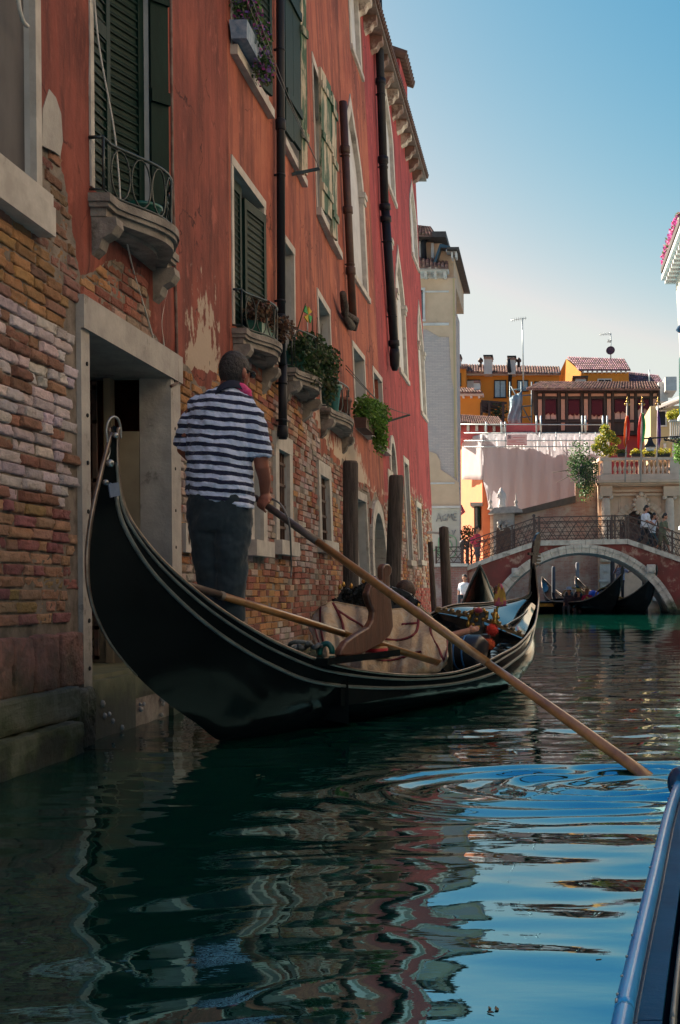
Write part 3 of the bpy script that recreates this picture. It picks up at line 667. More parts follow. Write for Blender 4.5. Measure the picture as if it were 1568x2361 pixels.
PL_FILL = {A_.name: PL_A, B_.name: PL_B, C_.name: PL_C}
PN = mat('blind_panel', (.52, .54, .56), (.42, .43, .45), rough=.9, scale=3, bump=.2)
lancet(B_, W['l1'], fw=.16, point=.40, bk=PN); lancet(B_, W['l0'], fw=.14, point=.4, bk=PN, cap=False)
for k_ in ('l2', 'l3', 'l4', 'l5', 'l6', 'l7'): lancet(C_, W[k_], fw=.16, point=.38, cap=k_ in ('l3', 'l4', 'l6'), bk=PN)
# iron rails across the big lancet
for k_, par, st in (('g1', B_, 1), ('g0', B_, 0), ('g2', B_, 1), ('p1', B_, 0), ('s0', C_, 0), ('s2', C_, 0), ('s3', C_, 0)):
    h = W[k_]; o = win(par, h, fw=.15 if k_[0] == 'g' else .11, depth=.30, sillout=.10, fm=STONE)
    if st:
        mb = MB(); n = 5
        for i in range(n): y = h[0] + (h[1] - h[0]) * (i + .5) / n; mb.tube([M(y, h[2], -.03), M(y, h[3], -.03)], .014, 6)
        for j in range(4): z = h[2] + (h[3] - h[2]) * (j + .6) / 4.2; mb.wbox(h[0], h[1], z, z + .03, -.045, -.015)
        mb.build('iron_grille', mat('rust_bars', (.06, .04, .035), (.11, .06, .04), rough=.8, scale=10), o)
def round_arch(parent, h, fw, zc, name, mt=STONE): 
    y0, y1, z0, z1 = h; yc = (y0 + y1) / 2; w2 = (y1 - y0) / 2; mb = MB(); n = 16; zs = zc; ry = z1 - zs
    for i in range(n):
        t0, t1 = math.pi * i / n, math.pi * (i + 1) / n; g = .004
        q = lambda t, e: (yc + (w2 + e) * math.cos(t), zs + (ry + e) * math.sin(t))
        a, b, c, d = q(t0 + g, -.02), q(t0 + g, fw), q(t1 - g, fw), q(t1 - g, -.02)
        mb.hexa([M(*a, -.2), M(*b, -.2), M(*c, -.2), M(*d, -.2), M(*a, .05), M(*b, .05), M(*c, .05), M(*d, .05)])
    for sgn in (-1, 1): ya, yb = sorted((yc + sgn * (w2 - .02), yc + sgn * (w2 + fw))); mb.wbox(ya, yb, z0, zs, -.2, .05)
    o = mb.build(name, mt, parent)
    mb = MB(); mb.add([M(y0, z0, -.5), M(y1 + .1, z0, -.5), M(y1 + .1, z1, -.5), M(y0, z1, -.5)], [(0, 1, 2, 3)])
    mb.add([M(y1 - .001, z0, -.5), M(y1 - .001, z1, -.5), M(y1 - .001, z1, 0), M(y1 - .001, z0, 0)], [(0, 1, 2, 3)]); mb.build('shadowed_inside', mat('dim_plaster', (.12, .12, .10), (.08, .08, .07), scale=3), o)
    mb = MB()
    for sgn in (-1, 1):
        pol = [(w2 * math.cos(i * math.pi / 16), ry * math.sin(i * math.pi / 16)) for i in range(9)] + [(0, ry + .01), (w2, ry + .01)]
        mb.prism([M(yc + sgn * a, zs + b, -.04) for a, b in pol], (.06, 0, 0))
    mb.build('spandrel', PL_FILL[parent.name], o)
    return o
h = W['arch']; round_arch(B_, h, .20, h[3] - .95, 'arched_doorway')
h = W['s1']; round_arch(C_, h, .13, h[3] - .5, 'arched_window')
# --- pipes, cables, brackets that belong to the houses
mb = MB(); ya = wp(391, 700)[0]
mb.tube([M(ya, 12, .03), M(ya, 4.2, .03), M(ya + .05, 2.9, .035), M(ya + .05, wp(403, 886)[1], .04), M(ya - .10, wp(388, 893)[1], .04)], .013, 6); mb.build('thin_pipe', mat('thin_pipe_brown', (.10, .05, .04), (.2, .16, .14), scale=9), A_)
def pipe(par, x0, y0_, x1, y1_, r, mt, col=()):
    p0, p1 = wp(x0, y0_), wp(x1, y1_); a, b = M(*p0, r + .05), M(*p1, r + .05); mb = MB(); mb.tube([a, b], r, 14)
    nb = max(2, int((b - a).length / 1.3))
    for k in range(nb): c = a.lerp(b, (k + .5) / nb); d = (b - a).normalized(); mb.tube([c - d * .012, c + d * .012], r * 1.12, 14); mb.bar(c + Vector((r * .5, 0, 0)), c - Vector((r + .07, 0, 0)), .02)
    for t in col: c = a.lerp(b, t); d = (b - a).normalized(); mb.tube([c - d * .06, c - d * .05, c + d * .05, c + d * .06], [r * 1.05, r * 1.25, r * 1.25, r * 1.05], 14)
    return mb.build('downpipe', mt, par)
pipe(B_, 624, -600, 628, 840, .044, PIPE, (.35, .62, .93)); pipe(B_, 631, 841, 631, 1012, .045, PIPE, (.9,))
o = pipe(B_, 774, 235, 797, 735, .06, RUST, (.22, .5, .78)); pipe(B_, 840, -500, 871, 470, .08, PIPE, (.72, .9)); pipe(B_, 871, 470, 894, 815, .085, PIPE, (.02, .1, .93))
mb = MB(); yk = wp(890, 830); mb.lathe(M(yk[0], yk[1] - .1, .16), [(.05, -.1), (.09, 0), (.10, .2), (.09, .3)], 12); mb.build('pipe_shoe', PIPE, B_)
mb = MB(); a, b = M(*wp(667, 402), .03), M(*wp(667, 402), .03) + Vector((.30, .05, .08)); mb.bar(a, b, .03); mb.build('line_bracket', IRON, B_)
mb = MB()
for dx in (0, 14):
    q = P(545 + dx, -60, 9.2); mb.tube(catmull([q, q.lerp(b, .5) - Vector((0, 0, .06)), b], 6), .0035, 4)
tag(mb.build('clothes_line', mat('line_grey', (.22, .22, .22), bump=0)), 'pair of thin clothes lines slanting down to an iron bracket past the dark green shutters', 'clothes line')
mb = MB(); a = M(*wp(888, 972), .03); b = a + Vector((.42, .1, .14)); mb.bar(a, b, .035); mb.build('line_bracket', IRON, B_)
mb = MB(); q = M(*wp(778, 850), .12)
for dz in (0, .05): mb.tube(catmull([q + Vector((0, 0, dz)), q.lerp(b, .5) - Vector((0, 0, .15)), b], 6), .006, 4)
tag(mb.build('slack_cable', mat('cable_dark', (.03, .03, .03), bump=0)), 'slack dark cable running from the balcony plants to a lower iron bracket', 'cable')
mb = MB(); pts = [(214, -60), (228, 100), (262, 290), (274, 400), (282, 500), (300, 620), (330, 720), (348, 782), (360, 812), (372, 800), (366, 740), (380, 665)]
mb.tube(catmull([M(*wp(x, y), .02) if y > 590 else P(x, y, 7.25 + (y / 590) * .25) for x, y in pts], 6), .006, 6)
tag(mb.build('hanging_cable', WHITE), 'long off-white cable hanging past the curved balcony over the water door', 'cable')
mb = MB(); mb.tube(catmull([M(*wp(x, y), .05) for x, y in [(18, -60), (22, 10), (32, 48), (42, 60)]], 6), .012, 8)
tag(mb.build('corrugated_tube', WHITE), 'short white corrugated tube dangling at the top left sooty window', 'tube')
mb = MB(); mb.tube([M(*wp(x, y), o_) for x, y, o_ in [(764, 676, .16), (772, 705, .14), (780, 725, .10), (798, 752, .08)]], [.045, .06, .05, .07], 8); mb.tube([M(*wp(778, 722), .1), M(*wp(797, 738), .16), M(*wp(800, 760), .1)], .05, 8)
tag(mb.build('wooden_stump', WOODP), 'weathered forked piece of wood fixed on the red wall below the rusty pipe', 'wood')
mb = MB(); a, b = wp(414, 1205), wp(438, 1275); y0, z1 = a; y1, z0 = b; yc, zc = (y0 + y1) / 2, (z0 + z1) / 2; n = 16
mb.wbox(y0, y1, z0, z1, -.02, .02)
for i in range(n):
    t0, t1 = 2 * math.pi * i / n, 2 * math.pi * (i + 1) / n; hw, hh_ = (y1 - y0) / 2, (z1 - z0) / 2
    def sq(t): c, s_ = math.cos(t), math.sin(t); k = 1 / max(abs(c), abs(s_)); return (yc + hw * c * k, zc + hh_ * s_ * k)
    def ci(t, r): return (yc + r * math.cos(t), zc + r * math.sin(t))
    mb.hexa([M(*ci(t0, .065), .02), M(*sq(t0), .02), M(*sq(t1), .02), M(*ci(t1, .065), .02), M(*ci(t0, .075), .05), M(*sq(t0), .05), M(*sq(t1), .05), M(*ci(t1, .075), .05)])
o = mb.build('drain_stone', STONE, A_); mb = MB(); mb.lathe(M(yc, zc, .016), [(.066, 0), (.066, .006)], 16, axis=(1, 0, 0)); mb.build('drain_hole', mat('clay_hole', (.12, .07, .05), bump=0), o)
# --- eaves
def eaves(par, y0, y1, z):
    mb = MB(); ex = .30
    mb.hexa([M(y0, z - .02, 0), M(y0, z - .02, ex), M(y1, z - .02, ex), M(y1, z - .02, 0), M(y0, z + .06, 0), M(y0, z + .06, ex), M(y1, z + .06, ex), M(y1, z + .06, 0)])
    o = mb.build('eaves', mat('eaves_board', (.10, .07, .06), (.16, .13, .11), scale=8), par)
    mb = MB(); y = y0 + .25; rn = random.Random(2)
    while y < y1 - .2:
        pr = [(0, -.02), (ex - .04, -.02), (ex - .05, -.12), (ex * .62, -.15), (ex * .45, -.24), (ex * .2, -.27), (0, -.32)]
        mb = MB(); mb.prism([M(y, z + b, a) for a, b in pr], (0, .22, 0)); y += .78
        mb.build('bracket', mat('eave_bracket', (.20, .12, .095), (.11, .065, .05), scale=5, c3=(.45, .40, .34), c3_amt=.5), o)
    mb = MB(); y = y0
    while y < y1:
        c = M(y, z + .09, ex + .05); mb.tube([c, c + Vector((-1.2, 0, .38))], .06, 8); y += .14
    mb.build('roof_tiles', mat('dark_eave_tile', (.10, .055, .045), (.06, .035, .03), rough=.9, scale=4), o)
eaves(B_, 13.2, YB, TOP); eaves(C_, YB + .01, YC, TOP)
mb = MB(); q = P(921, 135, 24.5); mb.box((q.x - .9, q.y, q.z - .6), (q.x, q.y + 1.4, q.z)); o = mb.build('dormer', PL_C, C_)
mb = MB()
for i in range(9): mb.tube([(q.x + .14, q.y + i * .18, q.z + .08), (q.x - .9, q.y + i * .18, q.z + .45)], .09, 8)
mb.build('dormer_tiles', MATS['dark_eave_tile'], o)
# --- plinth blocks, ledges
def rough_stone(o, bw, amt, lv):
    bv = o.modifiers.new('b', 'BEVEL'); bv.width = bw; bv.segments = 2
    su = o.modifiers.new('s', 'SUBSURF'); su.subdivision_type = 'SIMPLE'; su.levels = su.render_levels = lv
    tx = bpy.data.textures.new('stone', 'CLOUDS'); tx.noise_scale = .09; tx.noise_depth = 5
    d = o.modifiers.new('d', 'DISPLACE'); d.texture = tx; d.strength = amt; d.texture_coords = 'LOCAL'
BLK = mat('pink_block', (.36, .17, .14), (.19, .11, .095), rough=.9, scale=9, bump=1.0, bdist=.03, c3=(.36, .30, .26), c3_amt=.56, damp=True)
mb = MB(); x = Y0
e = [wp(p, 1520)[0] for p in (-420, -250, -100, 12, 62, 122, 178)]
for a, b in zip(e, e[1:]): mb.wbox(a + .012, b - .012, wp(60, 1592)[1] - .02, BASEZ - .01, -.04, .05)
o = mb.build('plinth', BLK, A_)
rough_stone(o, .016, .035, 5)
mb = MB(); zl = wp(60, 1598)[1]; LED = mat('mossy_ledge_stone', (.20, .19, .17), (.12, .12, .10), rough=.85, scale=5, bump=.9, bdist=.02, c3=(.3, .28, .26), c3_amt=.6, damp=True)
mb.wbox(2, wp(150, 1620)[0], .19, zl, -.1, .10); mb.wbox(wp(150, 1600)[0] + .01, wp(197, 1600)[0], -.3, zl - .03, -.1, .07)
o = mb.build('ledge', LED, A_); rough_stone(o, .02, .03, 6)
mb = MB(); mb.wbox(2, wp(128, 1650)[0], -.3, .185, -.1, .17); o = mb.build('ledge', LED, A_); rough_stone(o, .02, .035, 6)
mb = MB(); rn = random.Random(9)
for i in range(70):
    y = rn.gauss(9.3, .35) if i < 45 else rn.uniform(7.2, 12); mb.col = (1, 1, 1); mb.ball(M(y, rn.uniform(.02, .22), .02), rn.uniform(.012, .026), 6, 4)
mb.build('barnacles', mat('barnacle', (.40, .38, .36), (.2, .2, .18), bump=.5), A_)['kind'] = 'stuff'
# mooring posts
def post(px, pyt, pyb, Y, wpx, label, lean=0, tap=1.0):
    t = P(px, pyt, Y); b = P(px - lean, pyb, Y); b = t + (b - t) * 1.0; r = sz(wpx, Y) / 2; b.z = -.4; mb = MB(); n = 14; rn = random.Random(int(px))
    pts = [b.lerp(t, i / 10) for i in range(11)]; pts += [t + Vector((0, 0, .03))]
    rr = [r * (1.05 - .1 * i / 10) * rn.uniform(.97, 1.03) for i in range(11)] + [r * .8 * tap]
    mb.tube(pts, rr, n); return tag(mb.build('mooring_post', WOODP), label, 'mooring post', 'wooden mooring posts in the canal')
post(808, 1068, 1400, 14.6, 37, 'thick flat-topped grey mooring post nearest on the left, left of the pointed arch doorway')
post(914, 1100, 1400, 18.5, 36, 'thick dark mooring post standing right of the pointed arch doorway', lean=16)
post(992, 1252, 1420, 24, 13, 'thin leaning yellowish mooring pole beside the pointed post', lean=-14)
post(1023, 1216, 1440, 25, 24, 'pointed-top mooring post beside the black upright gondola prow', lean=-12, tap=.3)
mb = MB(); q = P(985, 1227, 27.5); mb.bar(q, q + Vector((.28, 0, -.02)), .05); mb.ball(q + Vector((.3, 0, -.02)), .05); mb.build('wall_lamp', mat('white_metal', (.6, .6, .6), bump=0, rough=.4), C_)
# pots and plants on the balconies
def pot(c, r, h_, label, cm, group='pots and planters on the little balconies'):
    mb = MB(); mb.lathe(c, [(r * .72, 0), (r * .95, h_ * .85), (r * 1.05, h_ * .86), (r * 1.05, h_), (r * .9, h_), (r * .85, h_ * .9)], 16); return tag(mb.build('flower_pot', cm), label, 'pot', group)
PG = mat('green_pot', (.015, .10, .075), (.02, .13, .09), rough=.35, bump=0, spec=.6)
pot(M(7.95, zb1, .10), .12, .17, 'round glossy green pot on the largest near balcony', PG)
def planter(name, c, s, cm, label, blobs, n, ls, cols, cat='plant', seed=1, stems=None, drop=0, group=None):
    t = thing(name, c, label, cat, group); mb = MB(); c = Vector(c)
    x, y, z = s; mb.hexa([c + Vector(p) for p in ((-x * .85, -y * .9, 0), (x * .85, -y * .9, 0), (x * .85, y * .9, 0), (-x * .85, y * .9, 0), (-x, -y, z), (x, -y, z), (x, y, z), (-x, y, z))]); mb.build('trough', cm, t)
    foliage('leaves', t, [(c + Vector(b[0]), *b[1:]) for b in blobs], n, ls, cols, seed, [(c + Vector(a), c + Vector(b)) for a, b in stems] if stems else None, drop)
    return t
GR = [(.05, .10, .03), (.03, .07, .03), (.07, .12, .04), (.02, .05, .02)]
BR = [(.16, .08, .05), (.10, .05, .035), (.20, .12, .07), (.07, .05, .03)]
planter('withered_plant', M(11.2, zb2 + .01, .12), (.07, .30, .16), PG, 'dry brown plant in green trough on the second balcony above the gondolier', [((0, 0, .25), .20, (.8, 1.6, .8)), ((.12, .35, .22), .14), ((.05, -.3, .25), .12)], 900, .035, BR, seed=2)
planter('trailing_ivy', M(13.1, zb3 + .01, .13), (.1, .45, .22), PG, 'dense dark ivy and herbs spilling over the third balcony', [((.05, -.35, .22), .24, (.6, 1, .9)), ((.08, .1, .34), .25, (.7, 1.2, .8)), ((.15, .5, .25), .24, (.8, 1.2, 1.0)), ((.12, -.1, .05), .2, (.6, 1.6, .9)), ((.15, .8, .05), .13, (.8, 1, 1.6))], 2600, .045, GR + [(.10, .10, .05)], seed=3, stems=[((0, a, .1), (.1, a * 1.2, .75)) for a in (-.3, 0, .25, .5)])
planter('leafy_plant', M(17.0, zb4 + .0, .30), (.09, .45, .14), mat('clay_trough', (.12, .05, .04), (.08, .04, .03)), 'bright green bushy plant in a trough hung at the end of the fourth balcony', [((.05, -.1, .30), .26, (.8, 1.5, .8)), ((.1, .3, .30), .27, (.9, 1.4, .8)), ((.15, .5, .0), .18, (.7, 1, 1.3))], 3000, .045, [(.12, .24, .04), (.08, .18, .03), (.16, .30, .05)], seed=5, drop=.12)
t_ = pot(M(15.1, zb4, .10), .16, .34, 'tall dark green pot on the fourth balcony', PG); pot(M(15.9, zb4, .14), .14, .30, 'reddish clay pot beside the dark green one on the fourth balcony', mat('clay', (.20, .07, .05), (.13, .05, .04)))
planter('flower_trough', M(10.75, W['w2'][2] + .02, .12), (.08, .35, .15), mat('blue_white_trough', (.25, .32, .42), (.12, .2, .3), scale=20), 'window box of pink and purple flowers under the top blue shutters', [((.03, -.2, .35), .16), ((.05, .1, .25), .2, (.7, 1.3, 1)), ((.07, .25, .0), .16, (.7, 1.2, 1.2))], 1100, .04, GR + [(.35, .06, .28), (.22, .12, .45), (.1, .2, .05)], seed=6)
mb = MB(); mb.col = (1, 1, 1); q = M(13.2, zb3 + .75, .16); mb.tube([q - Vector((0, 0, .3)), q], .008, 5)
o = thing('toy_windmill', q - Vector((0, 0, .3)), 'small yellow and green toy windmill stuck in the ivy', 'toy windmill'); mb.build('stick', WHITE, o)
for k, c in enumerate([(.5, .35, .02), (.02, .3, .08), (.5, .35, .02), (.02, .25, .1)]):
    mb = MB(); g = k * math.pi / 2 + .5; a = Vector((.3 * math.cos(g), math.cos(g), math.sin(g))) * .10; b = Vector((.3 * math.cos(g + 1), math.cos(g + 1), math.sin(g + 1))) * .09
    mb.prism([q, q + a, q + b], (.012, 0, 0)); mb.build('blade', mat('toy_%s' % ('yellow', 'green')[k % 2], c, bump=0), o)
# ------------------------------------------------------------------ the gondola in front
BLACK = mat('black_lacquer', (.005, .007, .008), (.008, .011, .012), rough=.12, scale=2, bump=.02, spec=.30, c3=(.035, .032, .027), c3_scale=1.6, c3_amt=.63, stretch=(1, 1, 1.6))
BLACK.node_tree.nodes['Principled BSDF'].inputs['IOR'].default_value = 1.18
DECK = mat('deck_lacquer', (.006, .008, .010), (.008, .01, .012), rough=.07, bump=0, spec=.9)
BRASS = mat('worn_brass', (.30, .24, .20), (.16, .13, .11), rough=.3, metal=.75, scale=12, bump=.1)
STEEL = mat('dull_steel', (.34, .36, .37), (.22, .24, .25), rough=.38, metal=.8, scale=10, bump=.1)
TRIM = mat('grey_moulding', (.13, .15, .14), (.07, .08, .075), rough=.35, scale=10, bump=.1, spec=.7)
GOLD = mat('gilt', (.55, .33, .08), (.3, .16, .04), rough=.3, metal=.8, scale=12, bump=.3)
OARW = mat('varnished_oar', (.42, .20, .065), (.22, .10, .035), rough=.28, scale=5, bump=.08, stretch=(3, 1, 3), coat=.5)
FORC = mat('walnut_forcola', (.15, .062, .036), (.07, .030, .018), rough=.38, scale=4, bump=.35, stretch=(5, 5, 1), coat=.2)
T2 = P(265, 1300, 6.26).xy; B2 = P(1238, 1300, 13.3).xy
UU = (B2 - T2).normalized(); NN = Vector((UU.y, -UU.x)); LB = (B2 - T2).length
def plane(px, py, off=0.0): # where the sight line meets the boat's centre plane (moved sideways by off)
    a, b = ray(px, py); Y = (T2.dot(NN) + off) / (a * NN.x + NN.y)
    p = Vector((a * Y, Y)); return (p - T2).dot(UU), HC + b * Y
def beam(s): t = min(1, max(0, s / LB)); return .60 * max(0, math.sin(math.pi * t ** .92)) ** .72
def gun(px, py, k=1.0):
    s, z = plane(px, py)
    for _ in range(15): s = .5 * s + .5 * plane(px, py, beam(s) * k)[0]; z = plane(px, py, beam(s) * k)[1]
    return s, z
def BP(s, off, z): # the boat leans a little towards the viewer forward of the middle
    p = T2 + UU * s + NN * off; h = .34 * sm(.55 * LB, .82 * LB, s) * sm(.05, .4, z) * max(0, beam(s) - off) if 0 < s < LB else 0; return Vector((p.x, p.y, z + h))
GPX = [(267, 985), (265, 1030), (267, 1090), (276, 1150), (295, 1198), (330, 1248), (375, 1298), (430, 1348), (500, 1402), (580, 1453), (660, 1494), (750, 1528), (850, 1548), (950, 1556), (1040, 1550), (1110, 1528), (1150, 1508), (1186, 1488), (1213, 1461), (1231, 1428), (1237, 1386), (1234, 1345), (1229, 1302)]
BW = [1.0] * 19 + [.9, .6, .3, .03]
GS = [gun(*p, k=q) for p, q in zip(GPX, BW)]
OPX = {0: (262, 980), 1: (247, 1035), 2: (232, 1095), 3: (216, 1165), 4: (206, 1225), 5: (201, 1290), 6: (205, 1360), 7: (224, 1425), 8: (270, 1505), 9: (352, 1592), 10: (450, 1665), 11: (545, 1715), 15: (1130, 1598), 16: (1170, 1562), 17: (1200, 1522), 18: (1219, 1482), 19: (1234, 1436), 20: (1241, 1390), 21: (1238, 1347), 22: (1232, 1303)}
OS = [plane(*OPX[i]) if i in OPX else (GS[i][0], -.12) for i in range(len(GS))]
OS[11] = (OS[11][0], min(OS[11][1], -.05))
for i in (12, 13, 14): OS[i] = (OS[11][0] + (OS[15][0] - OS[11][0]) * (i - 11) / 4, -.13)
def resample(lst, k=5): return [(p.x, p.y) for p in catmull([Vector((a, b, 0)) for a, b in lst], k)]
GR_, OR_ = resample(GS), resample(OS)
BWR = [p.x for p in catmull([Vector((q, 0, 0)) for q in BW], 5)]
def hull_pt(i, v, side):
    (gs, gz), (os_, oz) = GR_[i], OR_[i]; b = beam(gs) * BWR[i] + .012
    e_ = sm(.30, .85, abs(2 * gs / LB - 1)); w_ = b * ((1 - (1 - v) ** 2.4) ** .8 * (1 - e_) + v ** 1.15 * e_); return BP(os_ + (gs - os_) * v, side * w_, oz + (gz - oz) * v ** 1.2)
G = thing('gondola', BP(3.5, 0, 0), 'long black gondola in the foreground with its high curled stern at the left', 'gondola')
mb = MB(); V = [0, .06, .14, .25, .4, .55, .7, .85, 1.0]
for side in (-1, 1): mb.grid([[hull_pt(i, v, side) for v in V] for i in range(len(GR_))])
mb.build('hull', BLACK, G, fix=True)
def trim(name, v, r, m, i0, i1, sides=(-1, 1), out=.006):
    for sd_ in sides:
        mb = MB(); mb.tube([hull_pt(i, v, sd_) + Vector((NN.x, NN.y, 0)) * sd_ * out for i in range(i0, i1)], r, 8); mb.build(name, m, G)
n_ = len(GR_)
trim('gunwale_rail', 1.0, .010, BRASS, 0, n_); trim('side_moulding', .80, .012, TRIM, 14, n_ - 8); trim('upper_moulding', .93, .009, TRIM, 8, n_ - 6)
mb = MB() # stern band
rows = []
for i in range(2, 44):
    p = BP(OR_[i][0], 0, OR_[i][1]); nn = Vector((NN.x, NN.y, 0)); rows.append(p)
mb.tube(rows, [.013] * 24 + [.013 - .0005 * k for k in range(18)], 8); mb.build('stern_band', BRASS, G)
mb = MB(); pts = [(279, 1010), (278, 985), (272, 966), (261, 961), (251, 970), (246, 990), (249, 1020), (253, 1040), (246, 1062)]
c3 = [BP(*(lambda q: (q[0], 0, q[1]))(plane(*p))) for p in pts]; mb.tube(catmull(c3, 5), .007, 8)
for p, r_ in (((256, 1004), .016), ((243, 1068), .022), ((233, 1112), .016), ((243, 1118), .013)): q = plane(*p); mb.ball(BP(q[0], .03, q[1]), r_, 10, 6)
mb.build('stern_ornament', STEEL, G)
mb = MB(); qs = [plane(x, y, .055) for x, y in ((243, 1116), (266, 1112), (270, 1142), (248, 1147))]; mb.prism([BP(a, .070, b) for a, b in qs], Vector((NN.x, NN.y, 0)) * .006); mb.build('blue_patch', mat('blue_grey_patch', (.12, .17, .26), (.09, .13, .21), scale=20), G)
def deck(name, s0, s1, m, camber=.05, drop=.02):
    rows = []
    for k in range(25):
        s = s0 + (s1 - s0) * k / 24; gz = np.interp(s, [g[0] for g in GR_], [g[1] for g in GR_]); b = beam(s)
        rows.append([BP(s, b * u, gz - drop + camber * (1 - abs(u) ** 1.2) * (.3 + b)) for u in [-1 + j / 6 for j in range(13)]])
    mb = MB(); mb.grid(rows); r1 = rows[-1] if s0 < 1 else rows[0]
    mb.add(list(r1) + [p - Vector((0, 0, .4)) for p in r1], [(j, j + 1, j + 14, j + 13) for j in range(12)])
    return mb.build(name, m, G)
gs_s = sorted(GR_)
GRS = sorted(GR_, key=lambda g: g[0])
def gz_(s): return float(np.interp(s, [g[0] for g in GRS], [g[1] for g in GRS]))
def deck(name, s0, s1, m, camber=.05, drop=.02):
    rows = []
    for k in range(25):
        s = s0 + (s1 - s0) * k / 24; b = beam(s); rows.append([BP(s, b * u, gz_(s) - drop + camber * (1 - abs(u) ** 1.4) * min(1, b * 2.5)) for u in [-1 + j / 6 for j in range(13)]])
    mb = MB(); mb.grid(rows); r1 = rows[-1] if s0 < 1 else rows[0]
    mb.add(list(r1) + [p - Vector((0, 0, .35)) for p in r1], [(j, j + 1, j + 14, j + 13) for j in range(12)])
    return mb.build(name, m, G)
deck('stern_deck', .15, 1.75, BLACK, .05); SB = gun(1205, 1470)[0]
def fz(s): return min(gz_(SB) + (.93 - gz_(SB)) * (s - SB) / (LB - .35 - SB), gz_(s) - .01)
mb = MB(); rows = []
for k in range(25): s = SB + (LB - .35 - SB) * k / 24; b = beam(s) * (.97 - .30 * sm(SB, LB - .3, s)); rows.append([BP(s, b * u, fz(s) + .03 * (1 - u * u)) for u in [-1 + j / 6 for j in range(13)]])
mb.grid(rows); mb.add(list(rows[0]) + [p - Vector((0, 0, .35)) for p in rows[0]], [(j, j + 1, j + 14, j + 13) for j in range(12)]); mb.build('fore_deck', DECK, G)
for sd_ in (-1, 1):
    mb = MB(); mb.grid([[BP(s, sd_ * (beam(s) - .01), gz_(s) - .05), BP(s, sd_ * (beam(s) - .20), gz_(s) - .055), BP(s, sd_ * (beam(s) - .21), gz_(s) - .25)] for s in [SB - 1.5 + 1.5 * k / 12 for k in range(13)]], smooth=False); mb.build('side_deck', DECK, G)
    for k in range(3): mb = MB(); s = SB - .35 - .22 * k; z = gz_(s) - .052; mb.hexa([BP(s + a, sd_ * (beam(s) - c_), z + e) for e in (-.03, .004) for a, c_ in ((0, .09), (.08, .09), (.08, .13), (0, .13))]); mb.build('deck_slot', BLACK, G)
mb = MB(); rows = [] # cockpit floor and inner lining
for k in range(21): s = 1.7 + (SB - 1.7) * k / 20; rows.append([BP(s, u * (beam(s) - .03), .16) for u in (-1, 0, 1)])
mb.grid(rows)
for sd_ in (-1, 1): mb.grid([[BP(s, sd_ * (beam(s) - .025), .15), BP(s, sd_ * (beam(s) - .02), gz_(s) - .01)] for s in [1.7 + (SB - 1.7) * k / 20 for k in range(21)]])
mb.build('cockpit_lining', BLACK, G)
# carved cross rail and panels at the foredeck
mb = MB(); zc = gz_(SB); b = beam(SB)
for k in range(13):
    u = -1 + k / 6; c = BP(SB - .01, u * b * .93, zc + .05 + .05 * (1 - abs(u))); mb.ball(c, .028, 8, 5, (1, 1, .7))
mb.bar(BP(SB, -b, zc + .02), BP(SB, 0, zc + .075), .07, .03); mb.bar(BP(SB, 0, zc + .075), BP(SB, b, zc + .02), .07, .03); mb.build('carved_rail', mat('carved_gilt_rail', (.38, .27, .13), (.05, .04, .03), rough=.4, metal=.4, scale=20, bump=.4), G)
mb = MB()
for sd_ in (-1, 1): mb.tube([BP(s, sd_ * beam(s) * .50, fz(s) + .03) for s in [SB + (LB - .7 - SB) * k / 10 for k in range(11)]], .007, 6)
mb.build('deck_beading', STEEL, G)
# iron prow
mb = MB(); out = [(1242, 1227), (1236, 1234), (1230, 1252), (1227, 1275), (1225, 1300), (1226, 1318), (1232, 1318), (1235, 1300), (1238, 1280), (1243, 1258), (1245, 1240)]
pl = [plane(*p) for p in out]; tk = Vector((NN.x, NN.y, 0)); mb.prism([BP(a, -.012, b) for a, b in pl], tk * .024)
for y in (1283, 1291, 1299, 1307): a, b = plane(1234, y); mb.obox(BP(a, -.012, b), Vector((UU.x, UU.y, 0)) * .17, tk * .024, (0, 0, .025))
a, b = plane(1226, 1290); mb.obox(BP(a - .12, -.012, b), Vector((UU.x, UU.y, 0)) * .16, tk * .024, (0, 0, .03))
mb.build('iron_prow', mat('dark_prow_iron', (.10, .11, .12), (.05, .055, .06), rough=.25, metal=.8, scale=8), G)
mb = MB(); mb.tube([BP(OR_[i][0] + .01, 0, OR_[i][1]) for i in range(n_ - 26, n_)], .012, 8); mb.build('stem_band', STEEL, G)
# oarlock
def FZ(x, y): return (620.7 + x * .4376, 1208.6 + y * .4376)
sf, zf = gun(790, 1535); of = beam(sf) - .02
def FP(px, py, off): s, z = plane(px, py, off); return BP(s, off, z)
fo = [(338, 692), (345, 655), (372, 615), (430, 575), (490, 540), (514, 500), (518, 462), (498, 420), (484, 370), (500, 325), (516, 285), (535, 268), (548, 292), (566, 300), (566, 225), (578, 207), (598, 208), (612, 225), (613, 258), (600, 275), (601, 330), (607, 400), (616, 470), (620, 540), (604, 585), (560, 625), (480, 668), (440, 690), (400, 697)]
mb = MB(); mb.prism([FP(*FZ(*p), of) for p in fo], tk * .055)
o = mb.build('oarlock', FORC, G); bv = o.modifiers.new('b', 'BEVEL'); bv.width = .016; bv.segments = 4; bv.limit_method = 'ANGLE'
mb = MB(); c = FP(782, 1508, of - .02); mb.obox(c - Vector((UU.x, UU.y, 0)) * .35 - Vector((0, 0, .05)), Vector((UU.x, UU.y, 0)) * 1.1, tk * .10, (0, 0, .045)); mb.build('oarlock_socket', BLACK, G)
